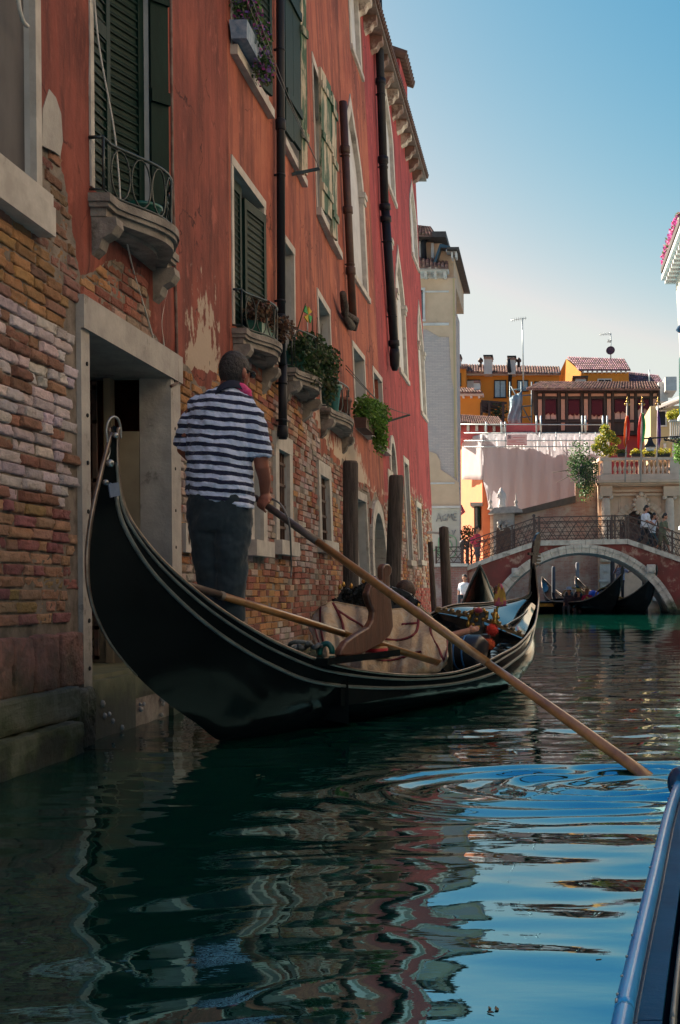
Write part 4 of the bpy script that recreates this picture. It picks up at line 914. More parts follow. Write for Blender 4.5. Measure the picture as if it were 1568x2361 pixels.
# near chair back / black bolster, seat, brass pieces
def blob(name, m, parent, c, r, sc, n=20, k=14): mb = MB(); mb.ball(c, r, n, k, sc); return mb.build(name, m, parent)
LEATH = mat('black_leather', (.010, .012, .016), (.02, .022, .028), rough=.35, scale=10, bump=.3)
def U3(s, off=0, z=0): return Vector((UU.x * s + NN.x * off, UU.y * s + NN.y * off, z))
c = P(1066, 1502, 10.3); t = thing('bolster_seat', c - Vector((0, 0, .2)), 'quilted black seat end with two blue stripes in front of the red pompoms', 'seat')
mb = MB(); mb.tube([c + U3(0, -.28, -.02), c + U3(0, -.1, 0), c + U3(0, .16, 0), c + U3(0, .2, -.01)], [.13, .15, .15, .11], 18); mb.build('cushion', LEATH, t)
for dx in (-.03, .05):
    mb = MB(); rg = [c + U3(.152 * math.cos(k * math.pi / 8), dx, .152 * math.sin(k * math.pi / 8)) for k in range(16)]; mb.tube(rg, .008, 6, closed=True); mb.build('blue_stripe', mat('blue_piping', (.04, .20, .50), bump=0, rough=.4), t)
t = thing('ornate_chair', P(1105, 1475, 10.9), 'small black chair with carved gilt scrollwork back and a red crest', 'chair')
mb = MB(); outl = [(1083, 1462), (1080, 1440), (1083, 1420), (1090, 1408), (1100, 1403), (1112, 1405), (1122, 1412), (1120, 1425), (1110, 1428), (1112, 1445), (1104, 1466)]
mb.prism([P(x, y, 11.0) for x, y in outl], (.02, .06, 0)); mb.build('backrest', LEATH, t)
mb = MB(); cc = catmull([P(x, y, 10.97) for x, y in outl[:9]], 4); mb.tube(cc, [.016 + .008 * math.sin(k * 1.9) for k in range(len(cc))], 7)
for x, y in ((1090, 1440), (1098, 1428), (1094, 1452), (1102, 1446), (1100, 1415)): mb.ball(P(x, y, 10.97), .022, 8, 6)
mb.build('gilt_carving', GOLD, t)
mb = MB(); mb.ball(P(1103, 1407, 10.95), .035, 10, 7, (1.3, 1, .8)); mb.build('crest', mat('crimson_velvet', (.35, .02, .05), sheen=.5, scale=30), t)
mb = MB(); mb.box(P(1084, 1480, 11.1), P(1128, 1463, 10.8)); mb.build('seat', LEATH, t)
PM = mat('pompom_wool', (1, 1, 1), (.8, .8, .8), rough=.95, scale=60, bump=.5, tint=True)
def pompom(px, py, Y, r, col, label):
    c = P(px, py, Y); mb = MB(); rn = random.Random(px); mb.col = col; mb.ball(c, r * .8, 12, 8)
    for _ in range(260):
        d = Vector((rn.gauss(0, 1), rn.gauss(0, 1), rn.gauss(0, 1))).normalized(); g = rn.uniform(.6, 1.3); mb.col = tuple(q * g for q in col); e = d.orthogonal().normalized() * r * .10
        mb.add([c + d * r * .6 + e, c + d * r * .6 - e, c + d * r * rn.uniform(.95, 1.08)], [(0, 1, 2)])
    tag(mb.build('pompom', PM, fix=False), label, 'pompom', 'woollen pompoms on the gondola seats')
pompom(1135, 1452, 10.6, .062, (.62, .045, .03), 'bright red woollen pompom, topmost of the cluster beside the gilt chair')
pompom(1128, 1484, 10.4, .055, (.62, .10, .03), 'orange red pompom lowest and rightmost of the cluster')
pompom(1113, 1479, 10.35, .045, (.60, .09, .03), 'orange red pompom in the middle of the low cluster')
pompom(1101, 1478, 10.3, .045, (.58, .06, .05), 'orange red pompom on the left of the low cluster')
t = thing('flag_holder', P(1140, 1440, 10.8), 'brass staff with a small pink and yellow pennant before the foredeck', 'pennant')
mb = MB(); a, b = P(1142, 1440, 10.8), P(1152, 1352, 10.8); mb.tube([a, b], .010, 8); mb.lathe(a, [(.03, 0), (.045, .02), (.02, .05), (.035, .09), (.012, .13)], 10)
for k in range(5): mb.ball(a + Vector((.03 * math.sin(k * 2.1), 0, .03 + .035 * k)), .017, 7, 5)
mb.build('staff', GOLD, t)
mb = MB(); rows = []
for i in range(9):
    v_ = i / 8; y = 1345 + 52 * v_; wd = 3 + 11 * math.sin(v_ * 2.0); rows.append([P(1153 - wd + 2 * wd * j / 4, y, 10.78 + .02 * math.sin(j * 2 + i)) for j in range(5)])
mb.grid(rows); pn = mb.build('pennant', mat('pink_yellow_cloth', (.50, .10, .18), (.55, .32, .06), rough=.8, scale=9, bump=0, ramp=(.50, .53)), t); pn.modifiers.new('s', 'SOLIDIFY').thickness = .006
# boater hat, rope, teal hose
c = P(868, 1519, 8.35); t = thing('straw_hat', c, 'straw boater hat with a wide red band lying behind the gunwale', 'hat')
mb = MB(); mb.lathe(c, [(.10, 0), (.104, .004), (.085, .010), (.084, .025)], 24); mb.lathe(c, [(.080, .075), (.080, .088), (.02, .09)], 24); mb.build('straw', mat('straw', (.50, .34, .18), (.38, .24, .12), scale=30, bump=.5), t)
mb = MB(); mb.lathe(c, [(.0835, .018), (.084, .076), (.082, .078)], 24); mb.build('red_band', mat('red_ribbon', (.50, .012, .035), bump=0, rough=.6), t)
mb = MB(); rn = random.Random(3); pts = [P(670 + k * 5, 1490 + 5 * math.sin(k * 1.3) + 3 * math.sin(k * .5), 8.0 + .06 * math.cos(k * 1.9)) for k in range(15)]; mb.tube(catmull(pts, 5), .016, 8)
pts = [P(690 + 22 * math.cos(g), 1486 + 7 * math.sin(g), 8.05 + .12 * math.sin(g)) for g in [k * .5 for k in range(26)]]; mb.tube(pts, .014, 8)
tag(mb.build('rope', mat('grey_rope', (.26, .28, .28), (.15, .17, .17), rough=.9, scale=60, bump=.6)), 'coil of grey rope lying at the gunwale left of the oarlock', 'rope')
mb = MB(); pts = [P(752 + 14 * math.cos(g), 1503 - 20 * math.sin(g), 8.05) for g in [k * math.pi / 12 - .2 for k in range(15)]]; mb.tube(pts, .020, 10)
tag(mb.build('rubber_hose', mat('teal_rubber', (.01, .16, .15), rough=.3, bump=0, spec=.6)), 'short bent teal rubber hose beside the base of the oarlock', 'hose')
# throw over the passenger seat
t = thing('seat_throw', P(870, 1530, 9.0), 'cream fabric throw with dark red bands draped over the passenger seat', 'throw')
TP = [(712, 1442), (722, 1418), (740, 1398), (768, 1388), (800, 1394), (840, 1402), (885, 1408), (930, 1404), (968, 1400), (992, 1420), (1012, 1448), (1034, 1478)]
BT = [(728, 1488), (742, 1505), (762, 1530), (790, 1540), (820, 1548), (850, 1555), (885, 1560), (915, 1560), (945, 1560), (985, 1555), (1014, 1545), (1030, 1515)]
def throw_pt(u, v_):
    k = min(int(u), 10); q = u - k
    tp = Vector(TP[k]).lerp(Vector(TP[k + 1]), q); bt = Vector(BT[k]).lerp(Vector(BT[k + 1]), q); p = tp.lerp(bt, v_)
    fold = .07 * math.sin(u * 1.9 + v_ * 2.2) + .04 * math.sin(u * 4.6 + v_ * 3.5) + .02 * math.sin(u * 9 - v_ * 6) + .05 * fbm(u * .9, v_ * 3, 3)
    return P(p.x, p.y, 9.55 - .45 * v_ - .18 * math.sin(v_ * 2.2) + fold)
mb = MB(); mb.grid([[throw_pt(u / 4, v / 12) for v in range(13)] for u in range(45)])
mb.grid([[throw_pt(u / 4, 0), throw_pt(u / 4, 0) + Vector((0, .25, -.04)), throw_pt(u / 4, 0) + Vector((0, .4, -.35))] for u in range(45)])
o = mb.build('cloth', mat('cream_weave', (.56, .42, .26), (.42, .29, .18), rough=.95, scale=22, bump=.8, sheen=.2, c3=(.50, .42, .30), c3_scale=8, c3_amt=.52), t, fix=False); o.modifiers.new('s', 'SOLIDIFY').thickness = .012
RB = mat('wine_band', (.20, .03, .035), (.13, .02, .03), rough=.95, scale=40, bump=.5)
for path in ([(1.9, 0), (1.6, .3), (1.5, .75)], [(3.0, .0), (3.5, .3), (3.4, .5)], [(3.2, .1), (4.6, .25), (5.2, .35)], [(2.5, .75), (4.5, .72), (6.5, .75), (8.5, .62)], [(6, .42), (7, .45), (8, .35), (8, .05)], [(7.0, .22), (8.1, .22)], [(9.3, 0), (9.2, .25), (10, .5), (10.6, .9)], [(10.9, .0), (10.95, .5), (10.6, .95)], [(.6, .05), (.9, .5), (1.0, .95)]):
    cc = catmull([Vector((a, b, 0)) for a, b in path], 8); L_, Rr = [], []
    for i, q in enumerate(cc):
        d = (cc[min(i + 1, len(cc) - 1)] - cc[max(i - 1, 0)]); d = Vector((d.x, d.y * 8, 0)).normalized(); nn = Vector((-d.y, d.x / 8, 0)) * .10
        for lst, sg in ((L_, 1), (Rr, -1)): z = throw_pt(min(11, max(0, q.x + nn.x * sg)), min(1, max(0, q.y + nn.y * sg))); lst.append(z + Vector((0, -.012, .002)))
    mb = MB(); mb.grid([L_, Rr]); o = mb.build('red_band', RB, t, fix=False); o.modifiers.new('s', 'SOLIDIFY').thickness = .006
t = thing('fur_seat_back', P(860, 1420, 9.7), 'black fluffy seat back with small gilt tips rising above the throw', 'seat back')
mb = MB(); outl = [(762, 1402), (775, 1385), (785, 1365), (800, 1356), (815, 1362), (830, 1348), (848, 1338), (862, 1352), (880, 1345), (900, 1352), (925, 1358), (945, 1368), (960, 1385), (972, 1404), (900, 1412), (830, 1408)]
mb.prism([P(x, y, 9.75) for x, y in outl], (0, .16, 0)); mb.build('frame', LEATH, t)
bl = [(P(x, y, 9.78), sz(r_, 9.78), (1, .8, 1)) for x, y, r_ in ((778, 1390, 12), (800, 1374, 18), (822, 1372, 20), (845, 1362, 22), (868, 1368, 20), (890, 1370, 20), (915, 1376, 20), (938, 1385, 18), (955, 1395, 14), (850, 1388, 24), (815, 1390, 20))]
foliage('fur', t, bl, 3600, .03, [(.008, .008, .009), (.014, .014, .015)], 4)
mb = MB()
for x, y in ((784, 1358), (792, 1352), (810, 1356), (838, 1344), (902, 1368), (884, 1350), (965, 1402)): mb.lathe(P(x, y, 9.68), [(.012, 0), (.018, .015), (.004, .045)], 8)
mb.build('gilt_tips', GOLD, t)
t = None
# oars
def oar(pts, rad, label, m=OARW, blade=None, grip=None):
    t = thing('oar', pts[0], label, 'oar', 'long wooden oars of the front gondola'); mb = MB(); mb.tube(pts, rad, 14); mb.build('shaft', m, t)
    if blade: mb = MB(); mb.tube(blade[0], blade[1], 14, flat=.45); mb.build('blade', m, t)
    if grip: mb = MB(); mb.tube(grip[0], grip[1], 14); mb.build('grip', mat('dark_grip', (.10, .07, .06), (.06, .045, .04), rough=.4, scale=10), t)
    return t
OA, OE = P(588, 1146, 7.5), P(1484, 1784, 5.74)
def OL(t_): return OA.lerp(OE, t_)
OD = (OE - OA).normalized()
oar([OL(.20), OL(.45), OL(.66)], [.024, .027, .024], 'long varnished oar held by the gondolier, slanting down into the water', blade=([OL(.66), OL(.72), OL(.85), OL(.97), OE + OD * .25], [.024, .027, .032, .034, .034]), grip=([OL(0), OL(.1), OL(.202)], [.020, .023, .0245]))
S1, S2 = P(402, 1339, 6.72), P(1025, 1532, 9.1)
def SL(t_): return S1.lerp(S2, t_)
oar([SL(.13), SL(.35), SL(.55)], [.0235, .025, .024], 'spare varnished oar laid along the boat behind the oarlock', blade=([SL(.55), SL(.62), SL(.8), SL(1)], [.024, .026, .03, .028]), grip=([SL(0), SL(.05), SL(.132)], [.018, .023, .0245]))
mb = MB(); q = SL(.13); 
for k in range(4): mb.lathe(q + (S2 - S1).normalized() * .008 * k, [(.025, 0), (.0275, .003), (.025, .006)], 12, axis=(S2 - S1))
tag(mb.build('oar_binding', mat('twine', (.3, .25, .2), scale=30)), 'pale twine binding around the spare oar', 'binding')
mb = MB(); mb.tube(catmull([P(628, 1150, 7.3), P(645, 1160, 7.2), P(658, 1180, 7.15), P(668, 1215, 7.2), P(672, 1300, 7.6), P(671, 1330, 7.6)], 5), .006, 6)
tag(mb.build('thin_cord', mat('cord', (.22, .2, .19))), 'thin cord hanging from the gondolier\'s hand beside the barred window', 'cord')
# ------------------------------------------------------------------ camera boat at the right edge
NAVY = mat('navy_gloss', (.010, .045, .10), (.012, .055, .13), rough=.22, scale=8, bump=.05, spec=.8)
t = thing('boat', (.3, 2, 0), 'blue and black gunwale of the boat the photographer sits in, at the lower right edge', 'boat')
RZ = .455
rl = [P(x, y, (HC - RZ) * F / (y - 1362)) for x, y in ((1392, 2420), (1415, 2320), (1450, 2180), (1492, 2020), (1525, 1890), (1552, 1810))]
for q in rl: q.z = RZ
z0_ = rl[0].z
rl = catmull([Vector((-.26, -1.0, RZ)), Vector((-.085, .2, RZ))] + rl, 6)
def rail(name, dx, dz, w_, h_, m, r=None, i0=0, i1=None):
    mb = MB(); pts = [p + Vector((dx, 0, dz)) for p in rl[i0:i1]]
    if r: mb.tube(pts, r, 12)
    else: mb.grid([[p, p + Vector((w_, 0, 0)), p + Vector((w_, 0, -h_)), p + Vector((0, 0, -h_))] for p in pts], smooth=False, closed=True)
    return mb.build(name, m, t)
rail('side_strake', .004, -.012, .04, .42, NAVY)
rail('gunwale_tube', .012, 0, 0, 0, mat('sky_reflection_blue_rail', (.04, .34, .70), (.03, .26, .60), rough=.22, metal=.0, spec=.3, scale=10, bump=.05), r=.011)  # the tube's blue is the sky's reflection put into its base colour
rail('blue_band', .026, -.010, .026, .05, mat('blue_band_paint', (.006, .09, .20), (.006, .07, .16), rough=.6, scale=9, bump=.2, spec=.05))
rail('inner_moulding', .064, -.010, 0, 0, TRIM, r=.004)
rail('inner_side', .053, -.018, .9, .40, mat('matte_black_lining', (.002, .004, .009), (.004, .007, .014), rough=.8, scale=14, spec=.0))
mb = MB()
for i in range(10, len(rl) - 1, 2): p = rl[i]; mb.lathe(p + Vector((.004, 0, .0115)), [(.0016, 0), (.0016, .002), (.001, .0025)], 8)
mb.build('screws', STEEL, t)
mb = MB(); e = rl[-1]; mb.ball(e + Vector((.02, .02, .0)), .032, 14, 10, (1, 1.3, 1.2)); mb.tube([e + Vector((.03, .0, -.42)), e + Vector((.02, .0, -.01))], .018, 10); mb.build('rail_end_cap', NAVY, t)
# ------------------------------------------------------------------ people
SKIN = mat('skin', (.42, .20, .13), (.36, .16, .10), rough=.55, scale=8, bump=.15, bdist=.003)
SKINT = mat('sunburnt_skin', (.34, .12, .075), (.27, .09, .06), rough=.5, scale=8, bump=.15, bdist=.003)
HAIRD = mat('short_dark_hair', (.035, .030, .032), (.015, .012, .012), rough=.6, scale=40, bump=.9, bdist=.01)
def remesh(o, vox, smooth=4):
    m = o.modifiers.new('r', 'REMESH'); m.mode = 'VOXEL'; m.voxel_size = vox; m.use_smooth_shade = True
    m = o.modifiers.new('s', 'SMOOTH'); m.factor = .5; m.iterations = smooth; return o
def wrinkle(o, scale, strength):
    tx = bpy.data.textures.new('folds', 'CLOUDS'); tx.noise_scale = scale; tx.noise_depth = 3
    m = o.modifiers.new('d', 'DISPLACE'); m.texture = tx; m.strength = strength; m.mid_level = .5; m.texture_coords = 'LOCAL'
def limb(mb, pts, rs, n=14):
    mb.tube(pts, rs, n); mb.ball(pts[0], rs[0], n, 8); mb.ball(pts[-1], rs[-1], n, 8)
def ring_loft(mb, rings, n=28):
    rows = []
    for c, rx, ry, tl in rings:
        c = Vector(c); rows.append([c + Vector((rx * math.cos(2 * math.pi * k / n), ry * math.sin(2 * math.pi * k / n), tl * math.cos(2 * math.pi * k / n))) for k in range(n)])
    mb.grid(rows, closed=True); m = len(rings); o = len(mb.v) - n * m
    mb.f += [tuple(o + k for k in range(n)), tuple(o + (m - 1) * n + k for k in range(n))]; mb.sm += [True, True]
def shirt_stripes():
    m = bpy.data.materials.new('striped_shirt'); m.use_nodes = True; N = m.node_tree.nodes; L = m.node_tree.links; b = N['Principled BSDF']
    tc = N.new('ShaderNodeTexCoord'); sp = N.new('ShaderNodeSeparateXYZ'); L.new(tc.outputs['Object'], sp.inputs[0])
    ns = N.new('ShaderNodeTexNoise'); ns.inputs['Scale'].default_value = 5.5; ns.inputs['Detail'].default_value = 4; L.new(tc.outputs['Object'], ns.inputs[0])
    def ma(op, a, c, d=0):
        x = N.new('ShaderNodeMath'); x.operation = op
        for i, val in enumerate((a, c, d)):
            if isinstance(val, (int, float)): x.inputs[i].default_value = val
            else: L.new(val, x.inputs[i])
        return x.outputs[0]
    h = ma('MULTIPLY_ADD', ns.outputs[0], .046, sp.outputs[2]); h = ma('MULTIPLY_ADD', sp.outputs[0], .10, h)
    f = ma('FRACT', ma('MULTIPLY', h, 1 / .0540), 0); g = ma('LESS_THAN', f, .47)
    x = N.new('ShaderNodeMix'); x.data_type = 'RGBA'; L.new(g, x.inputs[0]); x.inputs[6].default_value = (.58, .66, .88, 1); x.inputs[7].default_value = (.008, .014, .050, 1)
    L.new(x.outputs[2], b.inputs['Base Color']); b.inputs['Roughness'].default_value = .9; b.inputs['Sheen Weight'].default_value = .15
    n2 = N.new('ShaderNodeTexNoise'); n2.inputs['Scale'].default_value = 11; n2.inputs['Detail'].default_value = 5; n2.inputs['Distortion'].default_value = .8
    mp = N.new('ShaderNodeMapping'); mp.inputs['Scale'].default_value = (1, 1, 1.7); mp.inputs['Rotation'].default_value = (0, .5, 0); L.new(tc.outputs['Object'], mp.inputs[0]); L.new(mp.outputs[0], n2.inputs[0])
    bp = N.new('ShaderNodeBump'); bp.inputs['Strength'].default_value = .9; bp.inputs['Distance'].default_value = .03; L.new(n2.outputs[0], bp.inputs['Height']); L.new(bp.outputs[0], b.inputs['Normal'])
    return m
SHIRT = shirt_stripes()
GY = 7.25
def Q(px, py, dy=0): return P(px, py, GY + dy)
gd = thing('person', Q(510, 1450), 'gondolier seen from behind in blue and white striped shirt and pink neckerchief, rowing', 'person')
# body: one continuous surface
mb = MB(); hc = Q(543, 858, .02)
F_ = Vector((.50, .86, -.05)).normalized(); Rt = Vector((.86, -.50, 0)) # where the face looks, and its right
def HPt(f, r, u): return hc + F_ * f + Rt * r + Vector((0, 0, u))
nn_ = 18; rows = []
for i in range(13):
    tt = math.pi * (i + .5) / 13; u = .118 * math.cos(tt); q = math.sin(tt); fr = .098 * q * (1.0 if u > -.03 else 1 - (-.03 - u) * 3.2); sd2 = .078 * q * (1 if u > -.02 else 1 - (-.02 - u) * 2.5)
    rows.append([HPt(fr * math.cos(2 * math.pi * k / nn_) + (.012 if u < -.04 and math.cos(2 * math.pi * k / nn_) > 0 else 0), sd2 * math.sin(2 * math.pi * k / nn_), u) for k in range(nn_)])
mb.grid(rows, closed=True); o_ = len(mb.v) - nn_ * 13; mb.f += [tuple(o_ + k for k in range(nn_)), tuple(o_ + 12 * nn_ + k for k in range(nn_))]; mb.sm += [True, True]
mb.add([HPt(.09, -.012, .012), HPt(.09, .012, .012), HPt(.122, .010, -.032), HPt(.122, -.010, -.032), HPt(.085, 0, -.042)], [(0, 1, 2, 3), (2, 4, 3), (1, 4, 2), (0, 3, 4), (0, 4, 1)]) # nose
for sg in (-1, 1):
    c = HPt(-.008, sg * .080, -.012); mb.ball(c, .03, 10, 8, (.55, .75, 1.15)); mb.ball(HPt(-.004, sg * .077, -.035), .014, 8, 6)
for r_ in (-.014, 0, .014): mb.ball(HPt(.088, r_, -.066 ), .011, 8, 6, (1, 1, .6))
limb(mb, [HPt(-.03, 0, -.05), Q(532, 890, .0), Q(524, 915, -.01)], [.062, .063, .075])
ring_loft(mb, [(Q(508, 1165), .17, .12, 0), (Q(508, 1080), .165, .12, 0), (Q(510, 990), .18, .12, 0), (Q(514, 930), .16, .10, 0), (Q(522, 903), .08, .07, 0)])
elR, wrR = Q(604, 1075, .04), P(611, 1140, 7.46)
limb(mb, [Q(572, 940, 0), Q(594, 1010, .01), elR, Q(611, 1105, .12), wrR], [.055, .052, .045, .040, .030])
elL, wrL = Q(424, 1035, .10), P(470, 1085, 7.62)
limb(mb, [Q(452, 945, 0), Q(430, 1000, .03), elL, wrL], [.055, .05, .044, .03])
limb(mb, [Q(482, 1160), Q(478, 1255), Q(486, 1320, .01), Q(491, 1440, .0)], [.08, .07, .055, .04]); limb(mb, [Q(540, 1160), Q(535, 1255, -.02), Q(531, 1320, -.02), Q(531, 1440, -.02)], [.08, .07, .055, .04])
# right hand closed on the oar: palm over the shaft, fingers wrapped round, thumb underneath
oc = OL(.030); up_ = Vector((0, 0, 1)); ax = OD; side_ = ax.cross(up_).normalized() # side_ points towards the viewer's right/front
nrm = side_.cross(ax).normalized()
if nrm.z < 0: nrm = -nrm
def ORing(a, along, r): return oc + ax * along + (nrm * math.cos(a) + side_ * math.sin(a)) * r
mb.ball(oc + nrm * .036 + ax * .0, .040, 12, 8, (1.15, .9, .65)); limb(mb, [wrR, oc + nrm * .05 - ax * .005, oc + nrm * .035 + ax * .02], [.030, .032, .026], 10)
for j, (al, ln) in enumerate(((.050, 2.5), (.028, 2.8), (.006, 2.7), (-.015, 2.3))):
    limb(mb, [ORing(.35 + ln * k / 5, al, .036) for k in range(6)], [.0115, .011, .0105, .010, .009, .0085], 8)
limb(mb, [ORing(-.2, -.03, .040), ORing(-.8, -.045, .042), ORing(-1.5, -.035, .040), ORing(-2.0, -.015, .036)], [.015, .013, .011, .010], 8)
# left hand further up the grip, mostly hidden by the body
oc2 = wrL + Vector((.05, .04, -.03)); limb(mb, [wrL, oc2], [.03, .034], 10)
for j in range(4): limb(mb, [oc2 + Vector((.02 + .01 * j, .02, .02 - j * .018)), oc2 + Vector((.06 + .004 * j, .03, .018 - j * .018)), oc2 + Vector((.07, .0, .01 - j * .018))], [.010, .0095, .009], 8)
limb(mb, [oc2 + Vector((0, -.01, .03)), oc2 + Vector((.04, -.03, .035))], [.013, .010], 8)
body = mb.build('body', SKINT, gd); remesh(body, .0065, 3)
# hair: short back and sides
mb = MB(); rows = []
for i in range(10):
    tt = math.pi * (i + .3) / 13; u = .128 * math.cos(tt); q = math.sin(tt); row = []
    for k in range(24):
        g = 2 * math.pi * k / 24; c_ = math.cos(g); lim = 1.0
        f_, r_ = .108 * q * c_, .089 * q * math.sin(g)
        if c_ > .55 and u < .045: f_, r_ = f_ * .72, r_ * .72
        if c_ > -.15 and u < -.005: f_, r_ = f_ * .78, r_ * .82
        row.append(HPt(f_ - .004, r_, u + .004))
    rows.append(row)
mb.grid(rows, closed=True); o_ = len(mb.v) - 240; mb.f += [tuple(o_ + k for k in range(24)), tuple(o_ + 9 * 24 + k for k in range(24))]; mb.sm += [True, True]
hr = mb.build('hair', HAIRD, gd); remesh(hr, .006, 3); wrinkle(hr, .02, .010)
mb = MB(); mb.bar(HPt(-.01, .086, .006), HPt(.092, .074, .004), .004, .010); mb.ball(HPt(.098, .045, .0), .026, 10, 7, (1, .6, .8)); mb.ball(HPt(.102, -.035, .0), .026, 10, 7, (1, .6, .8)); mb.build('sunglasses', mat('black_plastic', (.01, .01, .012), rough=.2, bump=0), gd)
# shirt
mb = MB()
ring_loft(mb, [(Q(509, 1158), .208, .150, -.045), (Q(508, 1120), .205, .155, -.03), (Q(506, 1075), .200, .150, -.02), (Q(508, 1030), .200, .150, -.015), (Q(510, 985), .206, .150, -.01), (Q(512, 950), .207, .145, -.01), (Q(514, 928), .190, .132, 0), (Q(518, 912), .150, .115, 0), (Q(524, 900), .100, .095, 0), (Q(530, 893), .075, .078, 0)])
limb(mb, [Q(562, 938, 0), Q(582, 975, .0), Q(592, 1015, .01)], [.085, .085, .083]); mb.tube([Q(592, 1015, .01), Q(598, 1056, .02)], [.083, .082], 20)
limb(mb, [Q(462, 938, 0), Q(445, 970, .02), Q(434, 1000, .04)], [.078, .072, .068]); mb.tube([Q(434, 1000, .04), Q(424, 1034, .06)], [.068, .066], 20)
sh = mb.build('shirt', SHIRT, gd); remesh(sh, .0085, 5); wrinkle(sh, .08, .055)
mb = MB(); NV = mat('navy_collar_cloth', (.010, .014, .035), (.015, .02, .045), rough=.9, scale=20)
cp = [Q(498, 905, -.10), Q(512, 890, -.105), Q(535, 884, -.09), Q(556, 888, -.05), Q(570, 905, .0), Q(560, 915, .07), Q(530, 905, .09), Q(505, 903, .03)]
rows = [[p + Vector((0, 0, .028)) * 1 + (Q(532, 890, 0) - p) * .18 for p in cp], [p + Vector((0, 0, .03)) for p in cp], [p + (p - Q(532, 905, 0)) * .20 - Vector((0, 0, .030)) for p in cp]]
mb.grid([r + [r[0]] for r in rows]); o = mb.build('collar', NV, gd); o.modifiers.new('s', 'SOLIDIFY').thickness = .008; s_ = o.modifiers.new('u', 'SUBSURF'); s_.levels = s_.render_levels = 2
mb = MB(); limb(mb, [Q(548, 888, -.045), Q(560, 894, -.03), Q(570, 905, .0), Q(576, 922, .03)], [.022, .030, .030, .022], 12); limb(mb, [Q(570, 905, .0), Q(580, 925, .02)], [.02, .012]); limb(mb, [Q(530, 884, -.06), Q(548, 888, -.045)], [.012, .02]); o = mb.build('neckerchief', mat('pink_print', (.62, .015, .14), (.70, .10, .28), rough=.8, scale=60, bump=.2), gd); remesh(o, .007, 3); wrinkle(o, .03, .012)
# trousers
mb = MB(); ring_loft(mb, [(Q(507, 1120), .190, .125, -.02), (Q(507, 1160), .200, .14, -.01), (Q(508, 1200), .195, .145, 0), (Q(509, 1225), .18, .13, 0)])
limb(mb, [Q(476, 1190), Q(478, 1255, .0), Q(486, 1320, .01), Q(491, 1380, .01)], [.115, .106, .086, .080]); mb.tube([Q(491, 1380, .01), Q(492, 1446, 0)], [.080, .082], 18)
limb(mb, [Q(538, 1190), Q(535, 1255, -.02), Q(531, 1320, -.02), Q(531, 1380, -.02)], [.118, .112, .096, .090]); mb.tube([Q(531, 1380, -.02), Q(531, 1434, -.03)], [.090, .092], 18)
tr = mb.build('trousers', mat('dark_slate_cloth', (.011, .024, .036), (.016, .032, .044), rough=.9, scale=40, bump=.3, bdist=.004, sheen=.15), gd); remesh(tr, .010, 5); wrinkle(tr, .13, .045)
for x, dy in ((490, -.02), (532, -.05)):
    mb = MB(); mb.ball(Q(x, 1452, dy + .05), .055, 12, 8, (.8, 2.2, .75)); mb.build('shoe', LEATH, gd)
